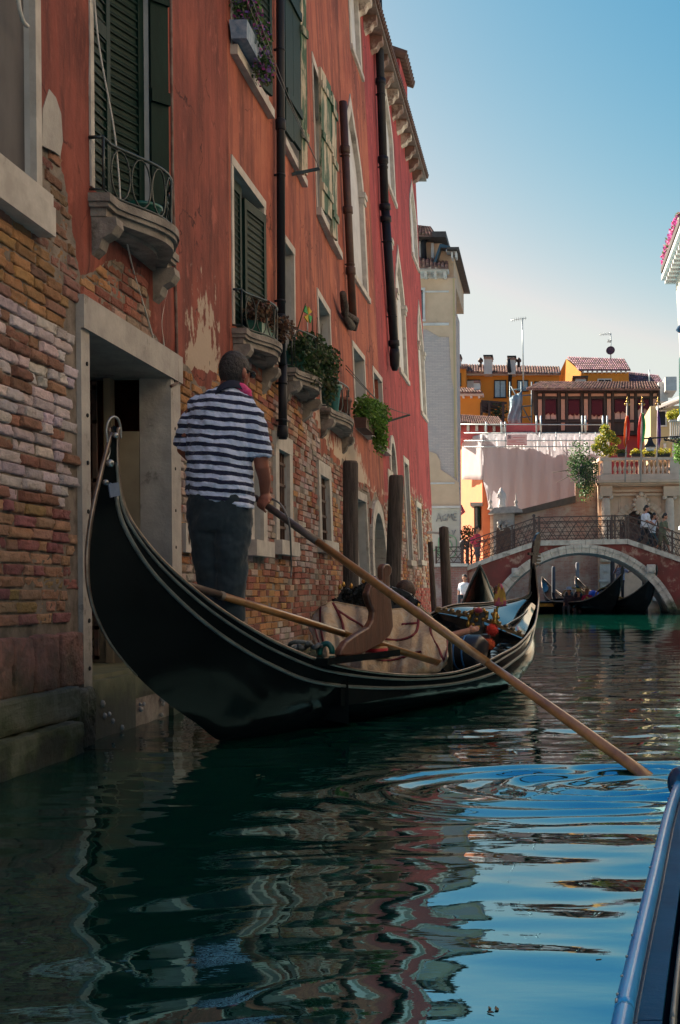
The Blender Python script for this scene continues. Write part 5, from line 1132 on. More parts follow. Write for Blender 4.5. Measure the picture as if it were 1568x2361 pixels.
def person(label, loc, hgt, yaw, shirt, trouser, hair, pose='stand', skin=SKIN, hat=None, bag=None, vox=.022, leg=0, long_legs=True, arms=('down', 'down'), group=None, lean=0, bare_calf=False):
    """figure built about its own feet: continuous body plus clothing, hair"""
    loc = Vector(loc); t = thing('person', loc, label, 'person', group); k = hgt / 1.75; cy, sy = math.cos(yaw), math.sin(yaw)
    def X(r, f, u): # right, forward, up
        r, f, u = r * k, (f + lean * max(0, u - .9)) * k, u * k; return loc + Vector((r * cy + f * sy, -r * sy + f * cy, u))
    hip = .92 if pose != 'sit' else .12
    d = hip - .92; sh_ = 1.42 + d; el, wr = {}, {}
    for s_, a in ((-1, arms[0]), (1, arms[1])):
        el[s_], wr[s_] = {'down': (X(s_ * .24, -.02, sh_ - .28), X(s_ * .25, .06, sh_ - .52)), 'front': (X(s_ * .22, .08, sh_ - .28), X(s_ * .10, .30, sh_ - .26)), 'face': (X(s_ * .24, .18, sh_ - .22), X(s_ * .08, .20, sh_ + .08)), 'out': (X(s_ * .36, .05, sh_ - .18), X(s_ * .55, .18, sh_ - .12)), 'swing': (X(s_ * .24, .12, sh_ - .27), X(s_ * .22, .32, sh_ - .40))}[a]
    if pose == 'sit': kn = {s_: X(s_ * .12, .42, .12) for s_ in (-1, 1)}; ft = {s_: X(s_ * .12, .48, -.28) for s_ in (-1, 1)}
    elif pose == 'walk': kn = {-1: X(-.10, .22, .50), 1: X(.10, -.08, .47)}; ft = {-1: X(-.10, .30, .08), 1: X(.10, -.38, .14)}
    else: kn = {s_: X(s_ * .10, .02, .48) for s_ in (-1, 1)}; ft = {s_: X(s_ * .11, 0, .07) for s_ in (-1, 1)}
    mb = MB(); hd = X(0, .03, sh_ + .22)
    mb.ball(hd, .105 * k, 14, 10, (.82, .9, 1.15)); mb.ball(X(0, .125, sh_ + .20), .02 * k, 8, 6); mb.ball(X(0, .09, sh_ + .13), .04 * k, 8, 6)
    for s_ in (-1, 1): mb.ball(X(s_ * .088, .02, sh_ + .21), .026 * k, 8, 6)
    limb(mb, [X(0, 0, sh_ + .15), X(0, -.01, sh_)], [.055 * k, .065 * k], 10)
    limb(mb, [X(0, 0, sh_ - .08), X(0, 0, hip + .05)], [.13 * k, .13 * k], 12)
    for s_ in (-1, 1):
        shp = X(s_ * .19, 0, sh_ - .03); limb(mb, [shp, el[s_], wr[s_]], [.05 * k, .042 * k, .030 * k], 10)
        dr_ = (wr[s_] - el[s_]).normalized(); sd_ = dr_.orthogonal().normalized(); mb.ball(wr[s_] + dr_ * .04 * k, .036 * k, 8, 6)
        for j in range(4): limb(mb, [wr[s_] + dr_ * .06 * k + sd_ * (j - 1.5) * .018 * k, wr[s_] + dr_ * (.10 + .01 * (j in (1, 2))) * k + sd_ * (j - 1.5) * .020 * k], [.010 * k, .008 * k], 6)
        limb(mb, [wr[s_] + dr_ * .03 * k + sd_ * .03 * k, wr[s_] + dr_ * .06 * k + sd_ * .055 * k], [.012 * k, .009 * k], 6)
        hp = X(s_ * .09, 0, hip); limb(mb, [hp, kn[s_], ft[s_]], [.085 * k, .056 * k, .038 * k], 10)
        limb(mb, [ft[s_], ft[s_] + X(0, .15, 0) - X(0, 0, .04)], [.040 * k, .032 * k], 8)
    b = mb.build('body', skin, t); remesh(b, vox * .55, 1)
    def rg(u, w_, dd): return (X(0, 0, u), w_ * k * (abs(cy) + .62 * abs(sy)) / (1), w_ * k * (abs(sy) + .62 * abs(cy)), 0)
    mb = MB(); ring_loft(mb, [rg(hip - .04, .185, 0), rg(hip + .15, .165, 0), rg(sh_ - .2, .19, 0), rg(sh_ - .06, .19, 0), rg(sh_ + .03, .11, 0)], 16)
    for s_ in (-1, 1): shp = X(s_ * .18, 0, sh_ - .05); limb(mb, [shp, shp.lerp(el[s_], .85)], [.068 * k, .062 * k], 10)
    remesh(mb.build('shirt', shirt, t), vox * .7, 2)
    mb = MB(); ring_loft(mb, [rg(hip - .12, .17, 0), rg(hip + .02, .18, 0), rg(hip + .06, .165, 0)], 14)
    for s_ in (-1, 1):
        hp = X(s_ * .09, 0, hip - .04); e_ = kn[s_] if bare_calf else ft[s_] ; pts = [hp, kn[s_]] if bare_calf else [hp, kn[s_], ft[s_] + (kn[s_] - ft[s_]) * .1]; limb(mb, pts, [.10 * k, .075 * k, .06 * k][:len(pts)], 10)
    remesh(mb.build('trousers', trouser, t), vox * .7, 2)
    mb = MB(); mb.ball(X(0, .005, sh_ + .25), .118 * k, 14, 9, (.85, .92, .98)); 
    if leg: limb(mb, [X(0, -.06, sh_ + .2), X(0, -.09, sh_ - .02)], [.09 * k, .05 * k])
    else: mb.ball(X(0, -.05, sh_ + .19), .085 * k, 12, 8)
    mb.build('hair', hair, t)
    if hat: mb = MB(); c = X(0, .02, sh_ + .30); mb.lathe(c, [(.24 * k, -.01), (.25 * k, 0), (.12 * k, .02), (.115 * k, .10), (.07 * k, .12)], 18); mb.build('hat', hat, t)
    if bag: mb = MB(); c = X(0, -.22, sh_ - .25); mb.ball(c, .13 * k, 12, 9, (.85, .85, 1.3)); mb.build('backpack', bag, t)
    return t
def cloth(n, c): return mat(n, c, tuple(q * .75 for q in c), rough=.9, scale=12, bump=.2)
HB = mat('brown_hair', (.07, .035, .02), (.04, .02, .012), rough=.6, scale=40, bump=.8, bdist=.01)
# passenger
t = person('brown-haired passenger seen from behind, low beyond the black fluffy seat back', P(935, 1500, 9.95), 1.6, R(15), mat('floral_shirt', (.55, .55, .62), (.25, .35, .55), rough=.9, scale=60, bump=0, ramp=(.5, .54)), cloth('jeans', (.05, .07, .12)), HB, 'sit', arms=('down', 'out'), vox=.014)
t.location.z += P(922, 1337, 9.95).z - (t.location.z + (1.42 + .12 - .92 + .36) * 1.6 / 1.75)
# ------------------------------------------------------------------ far end of the canal
def fbx(mb, x0, y0, x1, y1, Y, dep=.3):
    """box facing the canal, front at depth Y, given by its outline in photo units"""
    xm, ym = (x0 + x1) / 2, (y0 + y1) / 2
    a, b = P(x0, ym, Y).x, P(x1, ym, Y).x; t, u = P(xm, y0, Y).z, P(xm, y1, Y).z
    return mb.box((a, Y, u), (b, Y + dep, t))
def part(name, m, parent, boxes):
    mb = MB()
    for b in boxes: fbx(mb, *b)
    return mb.build(name, m, parent)
def pv(x, y, Y): return P(x, y, Y)
CREAM = mat('cream_plaster', (.64, .46, .32), (.54, .38, .26), rough=.95, scale=1.2, c3=(.36, .29, .21), c3_amt=.6)
OCHRE = mat('orange_plaster', (.58, .23, .035), (.50, .19, .03), rough=.95, scale=.8, c3=(.42, .17, .04), c3_amt=.62)
YEL = mat('pale_yellow_plaster', (.50, .40, .22), (.44, .35, .20), rough=.95, scale=1)
PINKP = mat('pink_red_plaster', (.48, .10, .10), (.42, .085, .09), rough=.95, scale=1)
ORS = mat('orange_pink_plaster', (.62, .20, .08), (.55, .17, .08), rough=.95, scale=1)
WHT = mat('white_trim', (.62, .60, .57), (.5, .48, .46), rough=.8, scale=3)
PALEW = mat('pale_base_plaster', (.52, .50, .44), (.42, .41, .36), rough=.95, scale=1.6, c3=(.33, .32, .29), c3_amt=.6)
TIMB = mat('dark_timber', (.030, .020, .018), (.05, .032, .026), rough=.7, scale=4, stretch=(1, 1, .3))
SALM = mat('salmon_panel', (.56, .33, .24), (.50, .29, .21), rough=.9, scale=4)
BW1 = brickmat('pale_brick_wall', (.56, .46, .42), (.48, .39, .37), (.40, .34, .32), white=(.40, .36, .35), wa=.52)
BW2 = brickmat('garden_brick_wall', (.52, .30, .22), (.42, .18, .13), (.42, .35, .29), white=(.56, .47, .37), wa=.46)
BW3 = brickmat('quay_brick_wall', (.30, .12, .10), (.22, .10, .09), (.24, .21, .19), white=(.36, .32, .29), wa=.50)
BOUNCE_WARMST = mat('bounce_warmed_stone', (.74, .50, .34), (.60, .40, .27), rough=.85, scale=2.5, bump=.3, c3=(.30, .23, .19), c3_amt=.6)  # warmth of bounced sunlight put into the gate's stone colour
def tiles(parent, p0, p1, p2, p3, n, m=TILE, name='roof_tiles', rows=9):
    """pantiles: p0-p1 eave line, p3-p2 ridge line"""
    p0, p1, p2, p3 = map(Vector, (p0, p1, p2, p3)); mb = MB(); rn = random.Random(n)
    mb.prism([p0, p1, p2, p3], (0, 0, -.06))
    for i in range(n):
        a = p0.lerp(p1, (i + .5) / n); b = p3.lerp(p2, (i + .5) / n); r_ = (p1 - p0).length / n * .5
        for k in range(rows):
            q0, q1 = a.lerp(b, k / rows), a.lerp(b, (k + 1.08) / rows); g = rn.uniform(.55, 1.5); mb.col = (g, g * rn.uniform(.85, 1.05), g * rn.uniform(.8, 1.05)); mb.tube([q0 + Vector((0, 0, .03)), q1], [r_, r_ * .85], 6)
    mb.col = (1, 1, 1); return mb.build(name, m, parent)
def fwin(parent, x0, y0, x1, y1, Y, frame=None, glass=None, fw=2.2, mull=1, sill=True):
    fm = frame or WHT; mb = MB(); e = .07
    fbx(mb, x0 - fw, y0, x0, y1, Y - e, .08); fbx(mb, x1, y0, x1 + fw, y1, Y - e, .08); fbx(mb, x0 - fw, y0 - fw, x1 + fw, y0, Y - e - .003, .08)
    fbx(mb, x0 - fw - 1, y1, x1 + fw + 1, y1 + fw, Y - e - (.1 if sill else .003), .08)
    for k in range(mull): xm = x0 + (x1 - x0) * (k + 1) / (mull + 1); fbx(mb, xm - .7, y0, xm + .7, y1, Y - e + .01, .06)
    o = mb.build('window', fm, parent); part('glass', glass or GLASS, o, [(x0, y0, x1, y1, Y - .03, .02)]); return o
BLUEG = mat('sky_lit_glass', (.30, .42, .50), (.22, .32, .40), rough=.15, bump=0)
# quay and terrain
mb = MB(); mb.box((-60, 45.6, -1), (P(1076, 1303, 45.6).x, 60, P(1035, 1306, 45.6).z)); tag(mb.build('quay', BW3), kind='structure')
mb = MB(); mb.box((-60, 45.45, P(1035, 1306, 45.6).z + .001), (P(1078, 1303, 45.6).x, 60, P(1035, 1299, 45.6).z)); tag(mb.build('quay_paving', STONE), kind='structure')
mb = MB(); mb.box((-200, 60.5, -1), (200, 400, .9)); tag(mb.build('ground', mat('paving_ground', (.2, .19, .17), (.15, .14, .13))), kind='structure')
# cream tower house
t = thing('tower_house', P(1000, 1300, 48), 'tall cream house with a broad patch of exposed pale brick and graffiti at its foot', 'house')
part('brick_core', BW1, t, [(900, 640, 1052, 1300, 48, .5), (880, 640, 1030, 1300, 48.5, 8)])
ys = 47.96
mb = MB(); poly = [(930, 640), (1047, 640), (1049.5, 1170), (1049, 1170), (1047, 1095), (1036, 1060), (1034, 960), (1038, 880), (1037, 776), (1010, 775), (980, 757), (930, 752)]
mb.prism([pv(x, y, ys) for x, y in [(930, 640), (1050, 640), (1056, 1110), (1052, 1098), (1050, 1000), (1048, 905), (1041, 872), (1035, 776), (1012, 775), (982, 758), (930, 752)]], (0, .06, 0))
mb.prism([pv(x, y, ys) for x, y in [(930, 1052), (966, 1056), (990, 1040), (1006, 1046), (1014, 1060), (1016, 1082), (1034, 1094), (1058, 1112), (1060, 1168), (930, 1168)]], (0, .06, 0)); mb.build('cream_render', CREAM, t)
part('string_courses', WHT, t, [(930, 744, 1035, 750, ys - .05, .1), (930, 1112, 1048, 1116, ys - .04, .1), (930, 1166, 1061, 1171, ys - .08, .12), (930, 700 - 30, 1035, 674, ys - .03, .1)])
part('base_render', PALEW, t, [(930, 1171.5, 1060, 1300, ys + .01, .06)])
part('corner_strip', YEL, t, [(1046, 640, 1049, 1100, ys - .02, .06)])
o = fwin(t, 968, 668, 975, 735, ys, fw=5, mull=0)
mb = MB(); fbx(mb, 930, 618, 1033, 624, 47.4, .6); fbx(mb, 930, 626, 1030, 641, 47.9, .2)
for x in (978, 1000, 1022): fbx(mb, x, 625, x + 6, 637, 47.5, .45)
mb.build('cornice', WHT, t)
tiles(t, P(930, 614, 47.2), P(1034, 617, 47.2), P(1034, 598, 49.5), P(930, 595, 49.5), 12)
part('attic', CREAM, t, [(930, 548, 1018, 625, 49.5, 4), (1012, 570, 1046, 645, 48.5, 6)])
part('attic_pilaster', WHT, t, [(994, 560, 1000, 612, 49.3, .2), (966, 556, 970, 610, 49.3, .2)])
mb = MB(); mb.tube([P(981, 548, 49.2), P(976, 562, 49.2), P(979, 612, 49.2)], .11, 8); mb.build('downpipe', PIPE, t)
part('upper_cornice', mat('dark_eave', (.04, .03, .03), (.07, .06, .055)), t, [(930, 540, 1006, 549, 48.9, 4.5), (996, 533, 1028, 546, 48.6, 4.8), (1030, 569, 1058, 574, 47.6, 7.2)])
part('upper_frieze', WHT, t, [(1000, 547, 1022, 552, 49.2, .3), (1028, 575, 1053, 579, 47.9, .5), (1040, 580, 1044, 594, 47.8, .5), (1049, 580, 1053, 592, 47.8, .5)])
mb = MB(); mb.prism([P(1014, 561, 48), P(1038, 567, 48), P(1038, 572, 48), P(1016, 570, 48), P(1000, 620, 48), P(994, 620, 48)], (0, 2, 0)); mb.build('lean_to_roof', mat('slate_blue', (.03, .08, .11), (.02, .05, .08), rough=.4), t)
tiles(t, P(930, 541, 48.7), P(1006, 543, 48.7), P(992, 525, 50.5), P(950, 520, 50.5), 9)
mb = MB()
def stroke(pts, Y, r=.018): mb.tube([P(x, y, Y) for x, y in pts], r, 4)
for pts in ([(1006, 1202), (1012, 1183), (1018, 1202)], [(1008, 1195), (1017, 1195)], [(1028, 1186), (1021, 1190), (1021, 1199), (1028, 1199), (1028, 1194)], [(1031, 1200), (1033, 1184), (1037, 1193), (1041, 1184), (1043, 1199)], [(1053, 1184), (1046, 1184), (1046, 1200), (1053, 1199)], [(1046, 1192), (1052, 1192)], [(1026, 1226), (1032, 1218), (1036, 1228), (1030, 1234), (1040, 1240)], [(1042, 1222), (1046, 1232), (1050, 1221)]): stroke(pts, 47.93)
mb.build('grey_graffiti', mat('grey_spray', (.25, .26, .27), bump=0), t); mb = MB()
for pts in ([(1012, 1240), (1030, 1232), (1050, 1240), (1052, 1262), (1046, 1282), (1022, 1284), (1012, 1268), (1012, 1240)], [(1020, 1250), (1036, 1246), (1042, 1260), (1030, 1272), (1020, 1262)], [(1000, 1270), (1010, 1262), (1008, 1284)]): stroke(catmull([Vector((a, b, 0)) for a, b in pts], 4) and [(q.x, q.y) for q in catmull([Vector((a, b, 0)) for a, b in pts], 4)], 47.93, .03)
mb.build('green_graffiti', mat('green_spray', (.22, .42, .25), bump=0), t)
# fence and bridge railing panels
RAIL = mat('railing_iron', (.035, .022, .022), (.06, .035, .03), rough=.6, scale=10)
def rail_panel(mb, a, b, h, cells, r=.022):
    a, b = Vector(a), Vector(b); up = Vector((0, 0, 1))
    for f in (.06, .36, .74, 1.0): mb.bar(a + up * h * f, b + up * h * f, .045 if f == 1 else .028, .04 if f == 1 else .028)
    for i in range(cells):
        p, q = a.lerp(b, i / cells), a.lerp(b, (i + 1) / cells)
        mb.bar(p + up * h * .06, q + up * h * .74, .024); mb.bar(q + up * h * .06, p + up * h * .74, .024, up=(0, 1, .01))
        m_ = p.lerp(q, .5); mb.bar(p + up * h * .74, m_ + up * h, .022); mb.bar(q + up * h * .74, m_ + up * h, .022)
def rpost(mb, p, h, w_=.07, fin=False):
    mb.box((p.x - w_ / 2, p.y - w_ / 2, p.z), (p.x + w_ / 2, p.y + w_ / 2, p.z + h))
    if fin: mb.ball((p.x, p.y, p.z + h + .06), w_ * .9, 8, 6)
t = thing('quay_railing', P(1030, 1300, 45.7), 'low iron railing on the quay in front of the graffiti wall', 'railing')
mb = MB(); a, b = P(1006, 1299, 45.7), P(1066, 1299, 45.7); b.z = a.z; rail_panel(mb, a, b, sz(38, 45.7), 3); mb.build('lattice', RAIL, t)
mb = MB(); rpost(mb, a, sz(40, 45.7)); mb.build('post', RAIL, t); mb = MB(); rpost(mb, b, sz(44, 45.7), .12, True); mb.build('post', RAIL, t)
# bridge
BSTONE = mat('bridge_stone', (.42, .39, .36), (.27, .25, .235), rough=.85, scale=4, bump=.5, c3=(.14, .13, .12), c3_amt=.58, damp=True)
BY, BD = 46.0, 3.2
br = thing('footbridge', P(1343, 1400, BY), 'arched red plaster footbridge with pale stone arch ring and dark lattice iron railing', 'bridge')
AC = P(1343, 1489, BY); RO, RI = sz(233, BY), sz(215, BY)
def topz(x): # coping top, x in metres
    pts = [(1040, 1318), (1070, 1306), (1130, 1283), (1239, 1246), (1447, 1242), (1568, 1284), (1720, 1345)]
    w_ = [P(*q, BY) for q in pts]
    for a, b in zip(w_, w_[1:]):
        if x <= b.x: return a.z + (b.z - a.z) * (x - a.x) / (b.x - a.x)
    return w_[-1].z
xl, xr = P(1070, 1310, BY).x, P(1720, 1300, BY).x
N_ = 64; xs = [xl + (xr - xl) * i / N_ for i in range(N_ + 1)]
def botz(x): d = RO * RO - (x - AC.x) ** 2; return AC.z + math.sqrt(d) if d > 0 and AC.z + math.sqrt(max(d, 0)) > -.3 else -.8
mb = MB()
for a, b in zip(xs, xs[1:]):
    mb.hexa([(a, BY, botz(a)), (b, BY, botz(b)), (b, BY + BD, botz(b)), (a, BY + BD, botz(a)), (a, BY, topz(a) - .20), (b, BY, topz(b) - .20), (b, BY + BD, topz(b) - .20), (a, BY + BD, topz(a) - .20)])
mb.build('spandrel_wall', mat('bridge_plaster', (.15, .032, .030), (.10, .032, .028), rough=.95, scale=1.5, bump=.5, c3=(.26, .17, .14), c3_amt=.54, c3_scale=1.3, damp=True), br)
mb = MB(); n = 34
t0 = math.acos(min(1, (-.6 - AC.z) / RO)) if False else math.asin((-.5 - AC.z) / RO)
for i in range(n):
    g0, g1 = t0 + (math.pi - 2 * t0) * i / n + .0015, t0 + (math.pi - 2 * t0) * (i + 1) / n - .0015
    c = lambda g, r, y: (AC.x + r * math.cos(g), y, AC.z + r * math.sin(g))
    mb.hexa([c(g0, RI, BY - .10), c(g0, RO, BY - .10), c(g1, RO, BY - .10), c(g1, RI, BY - .10), c(g0, RI, BY + BD + .05), c(g0, RO - .02, BY + BD + .05), c(g1, RO - .02, BY + BD + .05), c(g1, RI, BY + BD + .05)])
    ro2 = RO - .11; mb.hexa([c(g0, ro2, BY - .15), c(g0, RO + .02, BY - .15), c(g1, RO + .02, BY - .15), c(g1, ro2, BY - .15), c(g0, ro2, BY - .099), c(g0, RO + .02, BY - .099), c(g1, RO + .02, BY - .099), c(g1, ro2, BY - .099)])
mb.build('arch_ring', BSTONE, br)
for px, py in ((1190, 1319), (1500, 1311)):
    c = P(px, py, BY); mb = MB(); mb.box((c.x - .17, BY - .32, c.z - .17), (c.x + .17, BY, c.z + .17)); mb.ball((c.x, BY - .32, c.z), .17, 10, 8, (1, .6, 1)); o = mb.build('carved_stone', BSTONE, br); bv = o.modifiers.new('b', 'BEVEL'); bv.width = .03
mb = MB(); xs2 = [P(x, 1300, BY).x for x in (1062, 1100, 1135, 1170, 1205, 1239, 1275, 1312, 1350, 1390, 1420, 1447, 1480, 1510, 1540, 1568, 1600, 1640, 1680)]
for a, b in zip(xs2, xs2[1:]):
    for y in (BY - .10,): mb.hexa([(a + .006, y, topz(a) - .2), (b - .006, y, topz(b) - .2), (b - .006, y + .30, topz(b) - .2), (a + .006, y + .30, topz(a) - .2), (a + .006, y, topz(a)), (b - .006, y, topz(b)), (b - .006, y + .30, topz(b)), (a + .006, y + .30, topz(a))])
mb.build('coping', BSTONE, br)
mb = MB()
for a, b in zip(xs2, xs2[1:]): y = BY + BD - .2; mb.hexa([(a, y, topz(a) - .2), (b, y, topz(b) - .2), (b, y + .30, topz(b) - .2), (a, y + .30, topz(a) - .2), (a, y, topz(a)), (b, y, topz(b)), (b, y + .30, topz(b)), (a, y + .30, topz(a))])
mb.build('coping', BSTONE, br)
for y in (BY + .05, BY + BD - .05):
    mb = MB(); hR = sz(54, BY); L_ = [(1067, 5), (1181, 3), (1237, 0), (1322, 4), (1414, 4), (1447, 2), (1510, 3), (1568, 3), (1640, 3)]
    xsr = [1067, 1120, 1181, 1237, 1285, 1328, 1372, 1414, 1447, 1500, 1545, 1590, 1640]
    for a, b in zip(xsr, xsr[1:]):
        xa, xb = P(a, 1250, BY).x, P(b, 1250, BY).x; rail_panel(mb, (xa, y, topz(xa)), (xb, y, topz(xb)), hR, 2 if b - a < 50 else 3)
    o = mb.build('railing', RAIL, br)
    for a in (1067, 1075, 1181, 1231, 1243, 1411, 1418, 1443, 1449, 1550, 1640): xa = P(a, 1250, BY).x; mb = MB(); rpost(mb, Vector((xa, y, topz(xa))), hR + .04, .075, a in (1067, 1231)); mb.build('post', RAIL, o)
# garden wall behind the bridge
GWY = 58.0
t = thing('garden_wall', P(1300, 1400, GWY), 'weathered brick garden wall with sloping dark coping seen above and under the bridge', 'wall')
def gp(x, y, Y=GWY): return P(x, y, Y)
mb = MB(); mb.prism([gp(1130, 1430), gp(1382, 1430), gp(1382, 1112), gp(1326, 1112), gp(1326, 1150), gp(1196, 1180), gp(1130, 1180)], (0, .5, 0)); mb.build('brickwork', BW2, t)
mb = MB(); mb.prism([gp(1188, 1177, 57.8), gp(1327, 1142, 57.8), gp(1327, 1158, 57.8), gp(1188, 1188, 57.8)], (0, .8, 0)); mb.build('coping', mat('dark_coping', (.16, .11, .08), (.10, .08, .06), scale=4, bump=.6), t)
# shrine portal with statue
t = thing('shrine_portal', gp(1170, 1300, 57.5), 'small pale stone shrine portal with carved relief on the garden wall', 'portal')
mb = MB(); fbx(mb, 1138, 1182, 1186, 1300, 57.4, .5); mb.prism([gp(1125, 1184, 57.1), gp(1205, 1180, 57.1), gp(1203, 1174, 57.1), gp(1186, 1166, 57.1), gp(1140, 1170, 57.1)], (0, .9, 0)); mb.build('frame', STONE, t)
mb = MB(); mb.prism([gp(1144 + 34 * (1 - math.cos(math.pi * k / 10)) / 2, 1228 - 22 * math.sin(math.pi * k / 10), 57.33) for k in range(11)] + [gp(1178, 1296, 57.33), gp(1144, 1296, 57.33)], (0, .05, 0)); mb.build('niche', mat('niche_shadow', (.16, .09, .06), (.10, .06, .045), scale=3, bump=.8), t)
mb = MB(); rn = random.Random(8)
for k in range(16): mb.ball(gp(1161 + rn.uniform(-13, 13), 1212 + rn.uniform(-12, 10), 57.3), rn.uniform(.05, .12), 8, 6)
mb.build('relief', STONE, t)
t = thing('statue', gp(1157, 1172, 57.6), 'small white stone statue of a draped standing figure on the shrine portal', 'statue')
def stat(c, h):
    mb = MB(); c = Vector(c); mb.lathe(c, [(.2, 0), (.2, .1), (.15, .12)], 10); limb(mb, [c + Vector((0, 0, .15)), c + Vector((.04, 0, h * .45)), c + Vector((-.02, 0, h * .78))], [.2, .15, .15], 12)
    limb(mb, [c + Vector((-.14, 0, h * .76)), c + Vector((-.20, -.05, h * .55)), c + Vector((-.05, -.12, h * .52))], [.055, .05, .04]); limb(mb, [c + Vector((.12, 0, h * .76)), c + Vector((.19, -.02, h * .6)), c + Vector((.16, -.06, h * .42))], [.055, .05, .04])
    mb.ball(c + Vector((-.03, 0, h * .92)), .10, 10, 8, (.9, .9, 1.15)); mb.ball(c + Vector((-.03, -.09, h * .92)), .02)
    for k in range(5): limb(mb, [c + Vector((.13 * math.cos(k), .12 * math.sin(k) - .05, .15)), c + Vector((.09 * math.cos(k), .08 * math.sin(k) - .04, h * .6))], [.05, .035], 6)
    return mb
o = stat(gp(1157, 1172, 57.6), 1.0).build('figure', WHT, t); remesh(o, .03, 1)
for x, lab in ((1131, 'small stone ball finial left of the statue, with iron spike'), (1190, 'small stone ball finial right of the statue, with iron spike')):
    mb = MB(); c = gp(x, 1174, 57.5); mb.lathe(c, [(.16, 0), (.12, .08), (.07, .2), (.05, .25), (.10, .32), (.10, .40), (.03, .46), (.02, .75), (.002, .8)], 10); tag(mb.build('finial', STONE), lab, 'finial')
# gate with terrace
GT = 57.0
t = thing('gate_terrace', P(1470, 1400, GT), 'stone arched gate coloured with bounced sunlight, fluted columns carrying a balustraded terrace with flowers', 'gate')
def gx(mb, x0, y0, x1, y1, f=0.0, d=.4): return fbx(mb, x0, y0, x1, y1, GT - f, d)
mb = MB(); gx(mb, 1380, 1112, 1426, 1425, 0, 5); gx(mb, 1545, 1112, 1600, 1425, 0, 5)
# wall around the arch opening
AX, AYc, AR = 1478, 1215, 48
for k in range(16):
    g0, g1 = math.pi * k / 16, math.pi * (k + 1) / 16; xa, xb = AX + AR * math.cos(g1), AX + AR * math.cos(g0); ya, yb = AYc - AR * math.sin(g1), AYc - AR * math.sin(g0)
    mb.prism([gp(xa, 1112, GT), gp(xb, 1112, GT), gp(xb, yb, GT), gp(xa, ya, GT)], (0, 1, 0))
gx(mb, 1426.01, 1301, 1544.9, 1425, .05, 1); gx(mb, 1426, 1112, 1430, 1300, 0, 1); gx(mb, 1526, 1112, 1545, 1425, 0, 1)
mb.build('gate_wall', BOUNCE_WARMST, t)
mb = MB()
for k in range(15):
    g0, g1 = math.pi * k / 15 + .008, math.pi * (k + 1) / 15 - .008; c = lambda g, r, f: gp(AX + r * math.cos(g), AYc - r * math.sin(g), GT - f)
    for r0, r1, f in ((AR - 7, AR + 1, .03), (AR + 1.2, AR + 15, .12)): mb.hexa([c(g0, r0, f), c(g0, r1, f), c(g1, r1, f), c(g1, r0, f), c(g0, r0, -.3), c(g0, r1, -.3), c(g1, r1, -.3), c(g1, r0, -.3)])
mb.build('arch_surround', STONE if False else BOUNCE_WARMST, t)
part('wooden_door', mat('dark_door', (.10, .045, .035), (.06, .03, .025), stretch=(8, 1, .5)), t, [(1428, 1165, 1528, 1300, GT - (-.35), .1)])
CST = mat('column_stone', (.74, .56, .43), (.60, .45, .34), rough=.8, scale=3)  # column colour warmed to carry the bounced sunlight
for x in (1398, 1545):
    mb = MB(); c = gp(x, 1290, GT - .35); h = gp(x, 1148, GT - .35).z - c.z; r_ = sz(11, GT); prof = []
    vs, fs = [], []
    for j in range(2):
        for k in range(48): g = 2 * math.pi * k / 48; q = r_ * (1 - .13 * j) * (1 - .07 * (k % 2)); vs.append((c.x + q * math.cos(g), c.y + q * math.sin(g), c.z + h * j))
    fs = [(k, (k + 1) % 48, 48 + (k + 1) % 48, 48 + k) for k in range(48)]; mb.add(vs, fs)
    mb.lathe(c, [(r_ * 1.3, -.1), (r_ * 1.3, .05), (r_ * 1.05, .12)], 20)
    for s_ in (-1, 1): mb.tube([(c.x + s_ * r_ * 1.05, c.y - r_ * .8, c.z + h + .04), (c.x + s_ * r_ * 1.05, c.y + r_ * .8, c.z + h + .04)], .11, 12)
    mb.box((c.x - r_ * 1.25, c.y - r_, c.z + h + .08), (c.x + r_ * 1.25, c.y + r_, c.z + h + .2)); mb.build('column', CST, t)
mb = MB()
gx(mb, 1384, 1120, 1412, 1142, .6, 1); gx(mb, 1530, 1120, 1575, 1142, .6, 1); gx(mb, 1412.5, 1128, 1529.5, 1134, .15, .5); gx(mb, 1412.5, 1137, 1529.5, 1142, .22, .5)
for f, y0, y1 in ((.85, 1105, 1111), (.65, 1111.2, 1116), (.45, 1116.2, 1119.5)): gx(mb, 1378 + (y0 - 1105) * .6, y0, 1600, y1, f, 3)
mb.build('entablature', BOUNCE_WARMST, t)
part('pedestal', STONE, t, [(1384, 1300, 1412, 1425, GT - .5 + GT * 0, .6), (1392, 1312, 1402, 1318, GT - .6, .2), (1381, 1335, 1415, 1341, GT - .7, .8)]); part('pedestal', STONE, t, [(1524, 1300, 1580, 1425, GT - .5, .6), (1505, 1376, 1575, 1384, GT - .9, 1)])
mb = MB(); c = gp(1478, 1163, GT - .30); mb.ball(c, .34, 14, 10, (1, .35, 1.25))
for k in range(12): g = k * math.pi / 6; mb.ball(c + Vector((.36 * math.cos(g), -.02, .46 * math.sin(g))), .09, 8, 6)
mb.ball(c + Vector((0, -.06, .5)), .14, 8, 6); mb.build('cartouche', BOUNCE_WARMST, t)
mb = MB(); gx(mb, 1384, 1092, 1600, 1105, .5, .5); gx(mb, 1384, 1054, 1600, 1060, .55, .5)
gx(mb, 1390, 1060, 1410, 1092, .5, .4); gx(mb, 1544, 1060, 1575, 1092, .5, .4); gx(mb, 1472, 1060, 1480, 1092, .48, .3)
mb.prism([gp(1382, 1054, GT), gp(1366, 1066, GT + 4), gp(1366, 1072, GT + 4), gp(1382, 1061, GT)], (.3, 0, 0)); mb.build('balustrade', CST, t)
